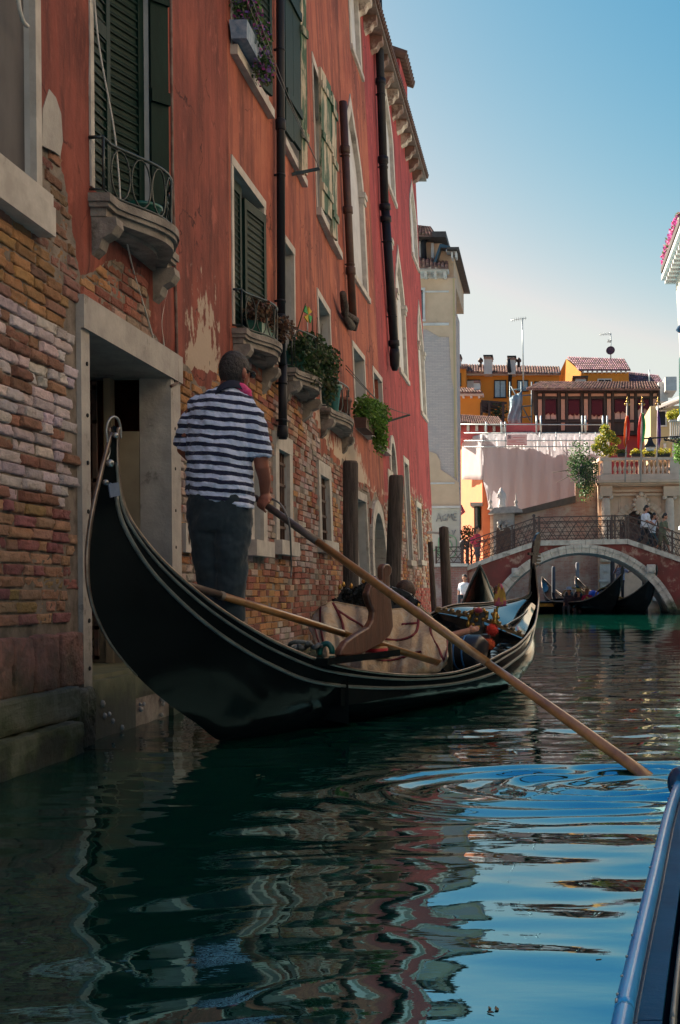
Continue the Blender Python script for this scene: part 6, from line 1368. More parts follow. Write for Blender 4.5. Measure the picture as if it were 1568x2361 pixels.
def baluster(x, Y=GT - .25):
    mb = MB(); c = gp(x, 1092, Y); h = sz(32, GT); r_ = sz(5, GT); mb.lathe(c, [(r_ * .8, 0), (r_ * .8, h * .08), (r_ * .5, h * .12), (r_, h * .3), (r_ * .9, h * .42), (r_ * .4, h * .6), (r_ * .35, h * .75), (r_ * .7, h * .88), (r_ * .8, h)], 12); return mb.build('baluster', CST, t)
for x in [1418 + 11 * k for k in range(5)] + [1486 + 10.5 * k for k in range(6)]: baluster(x)
for k in range(3): mb = MB(); c = gp(1372 + 4 * k, 1097 - 1.5 * k, GT + 3 - k); mb.lathe(c, [(.1, 0), (.06, .1), (.12, .25), (.05, .5), (.1, .7)], 10); mb.build('baluster', CST, t)
# plants on the terrace
YG = [(.45, .40, .03), (.30, .32, .04), (.55, .45, .03), (.16, .22, .04)]
def fplanter(label, x0, x1, y, Y, r_, cols, cat='flower box', group='flower boxes along the terrace', n=260, up=0, seed=1, name='flower_box'):
    a, b = gp(x0, y, Y), gp(x1, y, Y); t = thing(name, (a + b) / 2, label, cat, group); mb = MB(); mb.box((a.x, Y - .15, a.z), (b.x, Y + .15, a.z + .16)); mb.build('box', mat('dark_trough', (.03, .03, .025)), t)
    k = max(2, int((b.x - a.x) / .3)); foliage('flowers', t, [(Vector((a.x + (b.x - a.x) * (i + .5) / k, Y, a.z + .22 + up * (i % 2) * .5)), r_, (1.1, 1, .9)) for i in range(k)], n, .09, cols, seed); return t
fplanter('low green flower box on the terrace between the shrub and the first flagpole', 1424, 1443, 1053, GT - .3, .16, [(.14, .18, .04), (.2, .2, .05)], seed=2)
fplanter('green and yellow flower box just right of the red flag pole', 1456, 1476, 1053, GT - .3, .2, YG, seed=3)
fplanter('yellow flower box below the hanging street lamp', 1486, 1508, 1053, GT - .3, .26, YG[:3], seed=4)
fplanter('yellow flower box right of the purple flag pole, last on the terrace', 1516, 1544, 1053, GT - .3, .24, YG[:3], seed=5)
t = thing('shrub', gp(1395, 1056, GT - .2), 'tall yellow-green backlit shrub at the left corner of the terrace', 'shrub')
c = gp(1398, 1050, GT - .2); foliage('leaves', t, [(c + Vector((0, 0, .25)), .42, (1.5, 1, .8)), (c + Vector((-.3, 0, .7)), .32), (c + Vector((.15, 0, .9)), .34), (c + Vector((-.05, 0, 1.25)), .28), (c + Vector((.5, 0, .7)), .22), (c + Vector((-.55, 0, .4)), .22)], 1500, .10, YG + [(.2, .28, .05)], 8, stems=[(c, c + Vector((a, 0, b))) for a, b in ((-.35, 1.2), (.1, 1.6), (.6, .9), (-.6, .7))])
t = thing('ivy', gp(1345, 1120, GT), 'green ivy and wispy shoots hanging over the brick pier and curved iron balcony', 'ivy')
c = gp(1345, 1080, GT + .2); foliage('leaves', t, [(c, .75, (1, .7, 1)), (c + Vector((-.2, 0, .9)), .55), (c + Vector((.1, 0, -.7)), .6, (.8, .6, 1)), (c + Vector((.3, 0, .1)), .5), (c + Vector((-.5, 0, .3)), .4)], 1700, .10, [(.07, .16, .05), (.10, .20, .06), (.05, .10, .04)], 9, drop=.5,
        stems=[(c + Vector((0, 0, -.2)), c + Vector((a, -.2, b))) for a, b in ((-1.3, -.7), (-1.0, .9), (-.6, 1.5), (.3, 1.4), (-1.5, -.2))])
t = thing('iron_balcony', gp(1350, 1100, GT), 'bulging black iron balcony railing under the ivy beside the terrace', 'balcony'); mb = MB()
for k in range(12): a = gp(1332 + 4.2 * k, 1078 - 1.0 * k, GT - .1); mb.tube([a, a + Vector((.02, -.1, -.45)), a + Vector((0, -.16, -.75)), a + Vector((.03, 0, -1.05))], .018, 5)
mb.bar(gp(1330, 1078, GT - .1), gp(1380, 1066, GT - .1), .05); mb.build('bars', IRON, t)
# flags
def flag(x, yt, yb, cols, label, vx, y0, y1, wd, lean=3):
    Y = GT - .9; a, b = gp(x - lean, yb, Y), gp(x, yt, Y); t = thing('flagpole', a, label, 'flag', 'flags on the terrace'); mb = MB(); mb.tube([a, b], .035, 8); mb.build('pole', mat('pole_paint', (.50, .42, .36), bump=0), t)
    mb = MB(); mb.ball(b, .07, 8, 6)
    for s_ in (-1, 1): mb.ball(b + Vector((s_ * .09, 0, -.12)), .06, 8, 6)
    mb.ball(b + Vector((0, 0, .12)), .045, 8, 6); mb.tube([b, b + Vector((0, 0, .28))], [.03, .005], 6); mb.build('finial', GOLD, t)
    for k, col in enumerate(cols):
        mb = MB(); rows = []; n = len(cols)
        for i in range(12):
            v_ = i / 11; row = []
            for j in range(4):
                u = (k + j / 3) / n; w_ = wd * (.25 + .75 * math.sin(min(1, v_ * 1.6) * math.pi / 2)) * (1 - .3 * v_); px = x + vx * v_ + (u - .45) * w_; row.append(gp(px, y0 + (y1 - y0) * (v_ * (.9 + .14 * math.sin(u * 5))), Y - .06 - .10 * math.sin(u * 8 + v_ * 3)))
            rows.append(row)
        mb.grid(rows); o = mb.build('cloth', leafmat('flag_cloth_%s' % '_'.join(str(int(q * 100)) for q in col), col), t, fix=False); o.modifiers.new('s', 'SOLIDIFY').thickness = .01
flag(1446, 926, 1110, [(.75, .20, .03), (.62, .02, .02)], 'red and orange flag hanging from the leftmost of the three poles', -3, 958, 1030, 17, 5)
flag(1480, 926, 1110, [(.60, .04, .03), (.75, .75, .7), (.02, .42, .08)], 'green white and red flag hanging from the middle pole', -4, 952, 1036, 22, 3)
flag(1517, 926, 1075, [(.45, .30, .50), (.16, .06, .30)], 'furled purple flag hanging from the rightmost of the three poles', 3, 945, 1035, 9, 3)
# hanging street lamp
LY = 44.0
t = thing('street_lamp', P(1500, 1010, LY), 'dark iron lantern hanging from a long scrolled bracket at the right edge', 'street lamp')
mb = MB(); mb.bar(P(1484, 1016 - 5, LY), P(1640, 1001, LY), .05); 
for x0, sg in ((1535, 1), (1552, -1), (1562, 1)): mb.tube([P(x0 + (6 - k * .4) * math.cos(k * .6) * sg, 1011 + (6 - k * .4) * math.sin(k * .6), LY) for k in range(14)], .02, 6)
mb.bar(P(1530, 1012, LY), P(1600, 1030, LY), .04); mb.build('bracket', PIPE, t)
mb = MB(); mb.lathe(P(1499, 1030, LY), [(.03, .38), (.08, .30), (.10, .22), (.13, .14), (.20, .06), (.22, 0)], 16); mb.build('hood', PIPE, t)
mb = MB(); mb.lathe(P(1499, 1038, LY), [(.08, -.02), (.15, 0), (.18, .12)], 16); mb.build('glass_bowl', mat('milky_glass', (.6, .6, .6), rough=.2, bump=0, trans=.4), t)
# veranda building
VY_ = 68.0
t = thing('timber_veranda_house', P(1370, 1050, VY_), 'half-timbered dark veranda floor with red blinds above a pink house', 'house')
part('pink_storey', PINKP, t, [(1230, 998, 1535, 1290, VY_ + .3, 10)])
part('timber_body', TIMB, t, [(1232, 893, 1519, 999, VY_, 9), (1226, 892, 1522, 898, VY_ - .25, 9.4), (1226, 996, 1522, 1003, VY_ - .2, 9.4)])
wx = [1269, 1323, 1376.5, 1430, 1483.5]
bs = []
for x in [1245, 1298, 1351, 1404, 1457, 1510]: bs += [(x - 4.5, 919, x + 4.5, 967, VY_ - .05, .1), (x - 4.5, 974, x + 4.5, 992, VY_ - .05, .1), (x - 4.5, 907, x + 4.5, 913, VY_ - .05, .1)]
for x in wx: bs.append((x - 15, 907, x + 15, 913, VY_ - .05, .1))
part('salmon_panels', SALM, t, bs)
bs = []
for x in [1245, 1298, 1351, 1404, 1457, 1510]: bs += [(x - 12, 896, x - 7, 998, VY_ - .14, .2), (x + 7, 896, x + 12, 998, VY_ - .14, .2)]
for y in (899, 915, 969): bs.append((1233, y, 1519, y + 4, VY_ - .10, .15))
part('timber_posts', TIMB, t, bs)
for i, x in enumerate(wx):
    o = part('window', mat('lit_curtain_pane', (.62, .40, .32), (.5, .3, .25), rough=.7, scale=5, bump=0), t, [(x - 13, 920, x + 13, 968, VY_ - .04, .03)])
    h = (954, 956, 958, 950, 943)[i]; mb = MB(); rows = []
    for r_ in range(7):
        yy = 920 + (h - 920) * r_ / 6; rows.append([gp(x - 13 + 26 * c_ / 12, yy + (2.5 * math.sin(c_ * 1.3 + i * 2) if r_ == 6 else 0), VY_ - .10 - .05 * (c_ % 2) - .03 * (r_ % 2)) for c_ in range(13)])
    mb.grid(rows); b_ = mb.build('blind', mat('dark_red_blind', (.10, .012, .022), (.07, .01, .02), rough=.9, scale=20), o); b_.modifiers.new('s', 'SOLIDIFY').thickness = .02
    part('mullion', TIMB, o, [(x - .7, 920, x + .7, 968, VY_ - .08, .03), (x - 15, 966, x + 15, 969, VY_ - .09, .05)])
tiles(t, gp(1213, 897, VY_ - .8), gp(1521, 897, VY_ - .8), gp(1512, 881, VY_ + 5), gp(1245, 881, VY_ + 5), 46)
# tarp-wrapped building and scaffold
TY = 64.0
t = thing('house', P(1110, 1250, TY), 'red and orange house wrapped in pale scaffold sheeting left of the garden wall', 'house')
part('wall', PINKP, t, [(1131, 1031, 1236, 1200, 62.75, 3), (1236, 1031, 1404, 1200, 62.75, 3)])
mb = MB(); A3, B3 = P(1112, 1150, 63.0), P(1040, 1150, 72.0); zt_, zb_ = P(1112, 1006, 63).z, 1.0
mb.prism([(A3.x, A3.y, zb_), (B3.x, B3.y, zb_), (B3.x, B3.y, zt_), (A3.x, A3.y, zt_)], (1.5, .5, 0)); mb.build('orange_side_wall', ORS, t)
mb = MB(); D3 = P(1131, 1150, 63.6); mb.prism([(A3.x + .001, A3.y, zb_), (D3.x + .6, D3.y, zb_), (D3.x + .6, D3.y, zt_), (A3.x + .001, A3.y, zt_)], (0, .3, 0)); mb.build('front_wall', PINKP, t)
o = part('window', GREEN, t, [(1093, 1168, 1106, 1222, 63.2, 1.5)]); part('canopy', mat('grey_canopy', (.25, .25, .24)), o, [(1084, 1158, 1112, 1165, 62.7, 2)]); part('glass', GLASS, o, [(1096, 1170, 1101, 1222, 63.15, .05)])
mb = MB(); mb.tube([gp(1061, 1165, 61), gp(1069, 1180, 61), gp(1062, 1183, 61)], .12, 4); mb.build('awning', mat('dark_red_awning', (.22, .03, .05)), t)
tiles(t, gp(1050, 974, 63.5), gp(1165, 981, 63.5), gp(1150, 962, 68), gp(1050, 956, 68), 22); part('upper_wall', PINKP, t, [(1050, 976, 1240, 1010, 64.2, 3)])
part('eave_brackets', WHT, t, [(1056 + 20 * k, 977 + k * .6, 1062 + 20 * k, 992 + k * .6, 63.9, .3) for k in range(6)])
tiles(t, gp(1140, 1003, 63.9), gp(1230, 998, 63.9), gp(1222, 978, 67), gp(1160, 980, 67), 14)
def sheet_mat():
    m = bpy.data.materials.new('scaffold_sheet'); m.use_nodes = True; N = m.node_tree.nodes; L = m.node_tree.links; b = N['Principled BSDF']
    tc = N.new('ShaderNodeTexCoord'); mp = N.new('ShaderNodeMapping'); mp.inputs['Scale'].default_value = (.9, 1, .25); L.new(tc.outputs['Object'], mp.inputs[0])
    ns = N.new('ShaderNodeTexNoise'); ns.inputs['Scale'].default_value = 1.2; ns.inputs['Detail'].default_value = 4; L.new(mp.outputs[0], ns.inputs[0])
    x = N.new('ShaderNodeMix'); x.data_type = 'RGBA'; L.new(ns.outputs[0], x.inputs[0]); x.inputs[6].default_value = (.48, .42, .42, 1); x.inputs[7].default_value = (.64, .57, .57, 1)
    L.new(x.outputs[2], b.inputs['Base Color']); b.inputs['Roughness'].default_value = .6
    tr = N.new('ShaderNodeBsdfTranslucent'); tr.inputs[0].default_value = (.85, .85, .88, 1); ms = N.new('ShaderNodeMixShader'); ms.inputs[0].default_value = .5
    L.new(b.outputs[0], ms.inputs[1]); L.new(tr.outputs[0], ms.inputs[2]); L.new(ms.outputs[0], N['Material Output'].inputs[0]); return m
SHEET = sheet_mat()
t = thing('scaffold', P(1250, 1100, TY), 'scaffold tubes carrying large translucent pale sheeting and a small site board', 'scaffold')
low = [(1112, 1100), (1122, 1140), (1128, 1180), (1146, 1196), (1200, 1200), (1330, 1200), (1404, 1200)]
def lowy(x):
    for (a, ya), (b, yb) in zip(low, low[1:]):
        if a <= x <= b: return ya + (yb - ya) * (x - a) / (b - a)
    return 1200
rows = []
for i in range(60):
    x = 1112 + (1404 - 1112) * i / 59; rows.append([P(x, 998 + (lowy(x) - 998) * j / 10, 62.4 + .07 * math.sin(i * .9) * (j > 1) + .04 * math.sin(i * 2.3 + j)) for j in range(11)])
mb = MB(); mb.grid(rows); o = mb.build('front_sheet', SHEET, t, fix=False); o.modifiers.new('s', 'SOLIDIFY').thickness = .01
mb = MB(); mb.grid([[P(1065 + 47 * i / 8, 1011 - 11 * i / 8 + (106 - 12 * (1 - i / 8)) * j / 8, 66 - 3.6 * i / 8 + .1 * math.sin(i * 2 + j)) for j in range(9)] for i in range(9)]); o = mb.build('side_sheet', SHEET, t, fix=False); o.modifiers.new('s', 'SOLIDIFY').thickness = .01
mb = MB(); GALV = mat('galvanised_tube', (.45, .50, .50), (.32, .36, .37), rough=.4, metal=.5, scale=6)
for y in (998, 1015, 1029): mb.tube([P(1070, y + (1 if y > 998 else 0), 62.3), P(1404, y, 62.3)], .03, 6)
mb.tube([P(1056, 978, 62.3), P(1404, 979, 62.3)], .028, 6)
for x in (1166, 1245, 1282, 1337, 1373, 1402): mb.tube([P(x, 1030, 62.25), P(x, 996, 62.25)], .028, 6)
for x in (1121, 1156, 1165, 1237, 1247, 1342, 1350, 1390, 1400): mb.tube([P(x, 1000, 62.4), P(x, 958 if x > 1200 else 972, 62.4)], .05, 6)
mb.build('tubes', GALV, t)
mb = MB(); fbx(mb, 1168, 1001, 1215, 1024, 62.15, .04); o = mb.build('site_board', mat('pale_pink_board', (.58, .40, .40), (.54, .37, .37), scale=3, bump=0), t)
mb = MB(); RD = mat('board_red', (.50, .10, .10), bump=0); fbx(mb, 1168, 1024.2, 1215, 1025.4, 62.13, .04)
for y, x1 in ((1008, 1211), (1014, 1206), (1017, 1190), (1020, 1209)): fbx(mb, 1182 if y < 1012 else 1171, y, x1, y + .6, 62.13, .02)
mb.build('board_lines', RD, o); mb = MB()
for a in ((1171, 1003, 1178, 1003.8), (1171, 1010, 1178, 1010.8), (1171, 1003, 1171.8, 1010.8), (1177.3, 1003, 1178, 1010.8), (1173, 1005.5, 1176, 1008.5)): fbx(mb, *a, 62.13, .02)
mb.build('board_square_mark', mat('board_mark', (.12, .08, .12), bump=0), o)
# orange houses behind
OY = 82.0
t = thing('long_orange_house', P(1180, 980, OY), 'long orange house with brown tiled roof and tall pale chimneys, far behind the scaffold', 'house')
part('wall', OCHRE, t, [(1074, 860, 1290, 1030, OY, 8), (1000, 848, 1074, 1030, OY - 1.5, 8)])
part('cornice', WHT, t, [(1074, 858, 1290, 863, OY - .4, .6)])
tiles(t, gp(1074, 858, OY - .6), gp(1293, 862, OY - .6), gp(1290, 846, OY + 5), gp(1074, 841, OY + 5), 36, rows=6)
tiles(t, gp(1040, 848, OY - 2), gp(1078, 848, OY - 2), gp(1076, 840, OY + 3), gp(1040, 840, OY + 3), 8, rows=4)
CH = mat('chimney_plaster', (.50, .48, .46), (.42, .40, .39), rough=.9, scale=2)
for x0, x1, yt in ((1116, 1134, 826), (1171, 1188, 828), (1048, 1061, 825)):
    o = part('chimney', CH, t, [(x0, yt, x1, 862, OY - 1, 1.2)]); part('chimney_cap', mat('brick_cap', (.30, .15, .12)), o, [(x0 - 1, yt - 3, x1 + 1, yt, OY - 1.1, 1.3)]); part('chimney_pot', CH, o, [(x0 + 2, yt - 6, x1 - 2, yt - 3.1, OY - 1, 1)]); part('cap_slab', PIPE, o, [(x0 - 2, yt - 8.5, x1 + 2, yt - 6.1, OY - 1.2, 1.5)])
for x0, x1, y0, y1 in ((1141, 1165, 878, 915), (1194, 1216, 878, 900), (1234, 1250, 881, 892), (1192, 1192.5, 880, 881)): 
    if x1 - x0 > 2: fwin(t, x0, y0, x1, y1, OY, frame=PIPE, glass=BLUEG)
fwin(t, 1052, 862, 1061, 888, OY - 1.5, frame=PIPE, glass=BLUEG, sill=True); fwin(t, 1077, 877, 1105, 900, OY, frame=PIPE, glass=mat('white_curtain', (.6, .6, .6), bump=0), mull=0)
mb = MB(); mb.tube([gp(1171, 828, OY - 1.3), gp(1174, 850, OY - 1.3), gp(1176, 862, OY - .7), gp(1175, 915, OY - .4)], .14, 6); mb.build('stove_pipe', PIPE, t)
for x in (1108, 1196): mb = MB(); mb.tube([gp(x, 846, OY), gp(x, 834, OY)], .1, 8); mb.lathe(gp(x, 834, OY), [(.18, 0), (.18, .15), (.05, .3)], 8); mb.build('vent', RUST, t)
t = thing('low_orange_house', P(1100, 980, 76), 'lower orange wing with white bracketed cornice and dark pergola terrace', 'house')
part('wall', OCHRE, t, [(1000, 911, 1109, 1010, 76, 5)]); part('cornice', WHT, t, [(1000, 906, 1114, 911, 75.6, 1)] + [(1066 + 18 * k, 911.1, 1071 + 18 * k, 917, 75.75, .25) for k in range(3)])
tiles(t, gp(1000, 905, 75.4), gp(1113, 905, 75.4), gp(1102, 896, 79), gp(1000, 894, 79), 18, rows=5)
o = part('chimney', WHT, t, [(1093, 882, 1106, 904, 77, 1)]); part('chimney_cap', mat('brick_cap', (.3, .15, .12)), o, [(1092, 877, 1107, 882, 76.9, 1.2)])
mb = MB()
for k in range(5): mb.bar(gp(1110, 925 + 5.5 * k, 76 - k * .1), gp(1168 - k * 10, 929 + 5.5 * k, 76.5), .14)
for x in (1110, 1128, 1160): mb.bar(gp(x, 928, 76), gp(x, 985, 76), .16)
mb.build('pergola', TIMB, t); foliage('pergola_creeper', t, [(gp(1148, 950, 76.5), .7), (gp(1143, 970, 76.5), .6)], 500, .14, [(.03, .07, .03)], 3)
t = thing('gable_house', P(1370, 900, 86), 'orange house with sunlit gable, dentilled eaves and purple-brown hipped roof', 'house')
part('wall', OCHRE, t, [(1340, 858, 1450, 960, 86, 6)])
mb = MB(); mb.prism([gp(1284, 872, 88), gp(1305, 827, 88), gp(1340, 858, 86), gp(1340, 960, 86), gp(1284, 960, 88)], (0.3, .6, 0)); mb.build('sunlit_gable', OCHRE, t)
tiles(t, gp(1334, 853, 85.5), gp(1454, 853, 85.5), gp(1440, 828, 92), gp(1308, 823, 92), 24, m=mat('dark_purple_tile', (.20, .10, .12), (.12, .07, .09), rough=.9, scale=3, tint=True), rows=7)
for k in range(10): part('dentil', WHT, t, [(1342 + 11 * k, 854, 1346 + 11 * k, 859, 85.7, .3)])
fwin(t, 1380, 875, 1408, 885, 86, fw=2.5, glass=PIPE)
o = part('chimney', CH, t, [(1326, 874, 1351, 886, 84, 1.5)]); part('chimney_cap', TIMB, o, [(1320, 866, 1356, 869, 83.8, 2)]); part('cap_brick', mat('brick_cap', (.3, .15, .12)), o, [(1327, 869.2, 1350, 873.8, 84, 1.4)])
t = thing('house', P(1485, 900, 88), 'house showing only its long dark purple tiled roof behind the veranda', 'house')
tiles(t, gp(1448, 890, 87), gp(1535, 892, 87), gp(1518, 866, 92), gp(1448, 858, 92), 18, m=mat('dark_purple_tile', (.2, .1, .12)), rows=7); part('wall', PINKP, t, [(1450, 890, 1530, 960, 87.5, 3)])
part('white_dormer', WHT, t, [(1518, 880, 1540, 925, 80, 4), (1534, 868, 1560, 900, 79, 3)])
# blue netting scaffold
t = thing('scaffold', P(1190, 980, 72), 'smaller blue-netted scaffold against the orange house, left of the veranda', 'scaffold')
mb = MB(); mb.grid([[P(1174 + 28 * i / 6 + 3 * math.sin(j), 918 - 16 * i / 6 + (60 + 14 * i / 6) * j / 6, 72 + .15 * math.sin(i * 2 + j)) for j in range(7)] for i in range(7)]); o = mb.build('netting', mat('blue_netting', (.30, .42, .48), (.24, .34, .40), scale=6), t, fix=False); o.modifiers.new('s', 'SOLIDIFY').thickness = .02
mb = MB()
for x in (1176, 1202, 1226): mb.tube([P(x, 985, 72.2), P(x, 880, 72.2)], .05, 6)
for y in (895, 910, 935, 960): mb.tube([P(1174, y + 4, 72.2), P(1228, y, 72.2)], .04, 6)
mb.tube([P(1178, 890, 72.1), P(1222, 970, 72.1)], .04, 6); mb.build('tubes', mat('blue_grey_tube', (.12, .2, .24), rough=.4), t)
# antennas
def antenna(label, x, yb, yt, Y, arms, dish=None):
    t = thing('antenna', P(x, yb, Y), label, 'antenna', 'rooftop aerials'); mb = MB(); mb.tube([P(x + 3 if yb - yt > 100 else x, yb, Y), P(x, yt, Y)], .045, 6); mb.build('mast', GALV, t); mb = MB()
    for (x0, y0, x1, y1) in arms:
        a, b = P(x0, y0, Y), P(x1, y1, Y); mb.tube([a, b], .022, 5)
        for k in range(7): c = a.lerp(b, (k + .5) / 7); mb.tube([c - Vector((0, .5, .0)), c + Vector((0, .5, .0))], .012, 4); mb.tube([c - Vector((0, 0, .10)), c + Vector((0, 0, .10))], .012, 4)
    if arms: mb.build('aerial', GALV, t)
    if dish: mb = MB(); c = P(*dish, Y - .3); mb.lathe(c, [(.02, 0), (.25, -.03), (.33, -.10), (.33, -.12), (.2, -.05)], 20, axis=(.25, 1, -.25)); mb.build('dish', mat('dark_red_dish', (.10, .03, .04), rough=.4), t)
antenna('tall thin rooftop antenna mast left of the veranda with a small aerial at its tip', 1204, 890, 733, 76, [(1178, 738, 1214, 733)])
antenna('rooftop aerial with a dark red satellite dish on the gable house', 1408, 830, 768, 86, [(1382, 771, 1408, 769), (1400, 786, 1410, 786)], (1408, 809))
antenna('plain thin mast on the purple roof at the right', 1497, 892, 852, 80, [])
# yellowish house and right bank house
t = thing('yellow_house', P(1540, 1060, 61), 'pale yellow house with a dentilled cornice and dark window, right of the purple flag', 'house')
part('wall', YEL, t, [(1500, 935, 1640, 1060, 61, 8)]); mb = MB(); mb.prism([gp(1514, 935, 60.3), gp(1600, 898, 58), gp(1600, 908, 58), gp(1516, 942, 60.3)], (0, 1.5, 0)); mb.build('eave', WHT, t)
part('dentils', TIMB, t, [(1519 + 6 * k, 940 - 2.6 * k, 1522 + 6 * k, 944 - 2.6 * k, 60.2, .3) for k in range(12)]); fwin(t, 1519, 948, 1534, 980, 61, glass=PIPE, mull=0, fw=3)
part('lower_windows', WHT, t, [(1512, 1025, 1518, 1060, 60.9, .1), (1530, 1022, 1536, 1060, 60.9, .1), (1550, 1022, 1556, 1060, 60.9, .1)])
t = thing('balcony_flowers', P(1560, 965, 50), 'yellow and green flowers spilling over a white balcony at the right edge', 'flowers'); c = P(1558, 955, 50)
foliage('flowers', t, [(c, .28, (1.5, 1, .8)), (c + Vector((.35, 0, .1)), .3), (c + Vector((-.25, 0, -.1)), .2)], 900, .08, YG[:3] + [(.3, .35, .04)], 5); part('balcony_rail', WHT, t, [(1545 + 5 * k, 970, 1547 + 5 * k, 1005, 50, .1) for k in range(8)] + [(1543, 1004, 1600, 1010, 49.9, .3), (1543, 967, 1600, 970, 49.9, .3)])
t = thing('shrub', P(1562, 1040, 50), 'bright green shrub at the right edge below the yellow flower balcony', 'shrub'); c = P(1570, 1035, 50); foliage('leaves', t, [(c, .4), (c + Vector((.1, 0, .4)), .3), (c + Vector((-.05, 0, -.35)), .3)], 700, .09, [(.12, .28, .04), (.2, .34, .06)], 6)
# right bank: house whose corner closes the picture
RX = 4.42
t = thing('white_corner_house', (RX + 2, 40, 0), 'white house corner with bracketed cornice cut by the right edge of the picture', 'house')
zc = P(1538, 660, 41).z
def bank(t, y0, y1, m): mb = MB(); mb.hexa([(RX + .72, y0, -.5), (RX + 8, y0, -.5), (RX + 8, y1, -.5), (RX + .72, y1, -.5), (RX + .12, y0, zc), (RX + 8, y0, zc), (RX + 8, y1, zc), (RX + .12, y1, zc)]); mb.build('wall', m, t)
bank(t, 31, 39.9, mat('ivory_plaster', (.50, .46, .39), (.42, .38, .32), scale=1))
t2 = thing('unseen_bounce_house', (RX + 2, 12, 0), 'added unseen pale house on the right bank, bouncing warm light onto the red houses', 'house')
bank(t2, -8, 30.99, mat('bank_plaster', (.62, .50, .38), (.54, .43, .32), scale=1))  # house added out of view to bounce warm light and block sky
mb = MB()
for f, z0, z1 in ((0, .02, .16), (-.06, .18, .30)): mb.box((RX - .32 - f, 31, zc + z0), (RX + 8.2, 40.3 + f, zc + z1))
for k in range(17): mb.box((RX - .22, 39.9 - k * .5, zc - .16), (RX + .13, 40.1 - k * .5, zc + .015))
mb.build('cornice', WHT, t)
for k in range(9):
    for zz in (3.0, 6.6):
        if zz + 2 < zc: y = 38 - k * 5; t_h = t if y > 31 else t2; mb = MB(); mb.box((RX + .06, y - .6, zz), (RX + .6, y + .6, zz + 1.9)); o = mb.build('window', mat('green_glass', (.03, .12, .10), rough=.2, bump=0), t_h); mb = MB(); mb.box((RX + .02, y - .75, zz - .12), (RX + .6, y + .75, zz - .01)); mb.build('sill', WHT, o)
mb = MB(); mb.tube([(RX + .05, 38.4, P(1556, 765, 38.4).z), (RX + .3, 38.4, P(1568, 735, 38.4).z)], .12, 8); mb.build('wall_lantern', NAVY, t)
t = thing('rooftop_flowers', (RX, 38, zc + .3), 'pink bougainvillea in a dark trough above the white cornice at the right edge', 'flowers'); mb = MB(); mb.box((RX - .3, 35, zc + .35), (RX + .2, 40.6, zc + .55)); mb.build('trough', TIMB, t)
foliage('flowers', t, [(Vector((RX - .10, 36 + .6 * k, zc + .75)), .27) for k in range(8)], 2200, .10, [(.70, .10, .35), (.60, .12, .40), (.75, .3, .45), (.12, .2, .05)], 7)
# ------------------------------------------------------------------ boats and people further off
def far_gondola(label, loc, yaw, L=8.6, name='gondola', hk=1.0, cover=None, prow=True, group='gondolas by the bridge', w_=.62, mt=None, seat=True):
    loc = Vector(loc); t = thing(name, loc, label, 'gondola', group); d = Vector((math.sin(yaw), math.cos(yaw), 0)); nn = Vector((d.y, -d.x, 0))
    def W_(s, o_, z): return loc + d * s + nn * o_ + Vector((0, 0, z))
    K = 28; rows = {-1: [], 1: []}; gl = {-1: [], 1: []}; dk = []
    for i in range(K + 1):
        u = -1 + 2 * i / K; au = abs(u); s = u * L / 2; gz = .42 + 1.15 * hk * au ** 3.4; b = w_ * max(0, 1 - au ** 2.1) ** .8; kz = -.15 + (gz + .15) * au ** 6
        for sd_ in (-1, 1): rows[sd_].append([W_(s, sd_ * b * (1 - (1 - v) ** 2.2), kz + (gz - kz) * v) for v in (0, .15, .35, .6, .85, 1)]); gl[sd_].append(W_(s, sd_ * b, gz))
        if au > (.45 if prow else .12): dk.append((u, [W_(s, b * q, gz - .03 + .08 * (1 - q * q) * (b / w_)) for q in (-1, -.5, 0, .5, 1)]))
    mb = MB(); mb.grid(rows[-1]); mb.grid(rows[1]); mb.build('hull', mt or BLACK, t)
    mb = MB(); mb.tube(gl[-1], .022, 6); mb.tube(gl[1], .022, 6); mb.build('rail', BRASS if prow else TRIM, t)
    for sg in (-1, 1): mb = MB(); mb.grid([r for u, r in dk if u * sg > 0]); mb.build('deck', DECK if hk > .9 else BLACK, t)
    if prow: mb = MB(); e = W_(L / 2, 0, .4 + 1.15 * hk); mb.prism([e + d * a + Vector((0, 0, b)) - nn * .015 for a, b in ((-.1, -.5), (.02, -.5), (.06, -.1), (.16, .1), (.12, .3), (.0, .34), (-.10, .2), (-.12, -.1))], nn * .03); mb.build('iron_prow', IRON, t)
    if seat:
        mb = MB()
        for o_ in (-.22, .22): mb.ball(W_(-.6, o_, .62), .26, 12, 9, (.8, .6, 1.1))
        mb.build('seat_backs', LEATH, t); mb = MB(); mb.tube([W_(-.7, .5 * math.cos(k * math.pi / 10), .65 + .38 * math.sin(k * math.pi / 10)) for k in range(11)], .03, 6)
        for k in range(7): mb.ball(W_(1.3 + .1 * k, .3 * (-1) ** k, .5 + .05 * (k % 3)), .06, 7, 5)
        mb.build('gilt_fittings', GOLD, t)
    if cover: mb = MB(); mb.ball(W_(.2, 0, .55), .55, 14, 9, (.9, 1.3, .45)); mb.build('cover', cover, t)
    return t
def wl(px, Y): p = P(px, 1362, Y); p.z = 0; return p
far_gondola('black gondola end-on with tall upright prow beside the pointed mooring post', wl(1101, 24), R(176), L=7, hk=.82, seat=False, w_=.5, prow=False)
far_gondola('dark gondola carrying hatted passengers under the left part of the bridge arch', wl(1335, 51), R(158), w_=.7)
far_gondola('dark gondola with black round seat backs under the right part of the bridge arch', wl(1412, 50), R(160), w_=.7)
o = far_gondola('low dark boat with an orange-yellow stripe, left of the gondolas under the bridge', wl(1225, 53), R(100), L=8, name='boat', seat=False, group=None); o['category'] = 'boat'
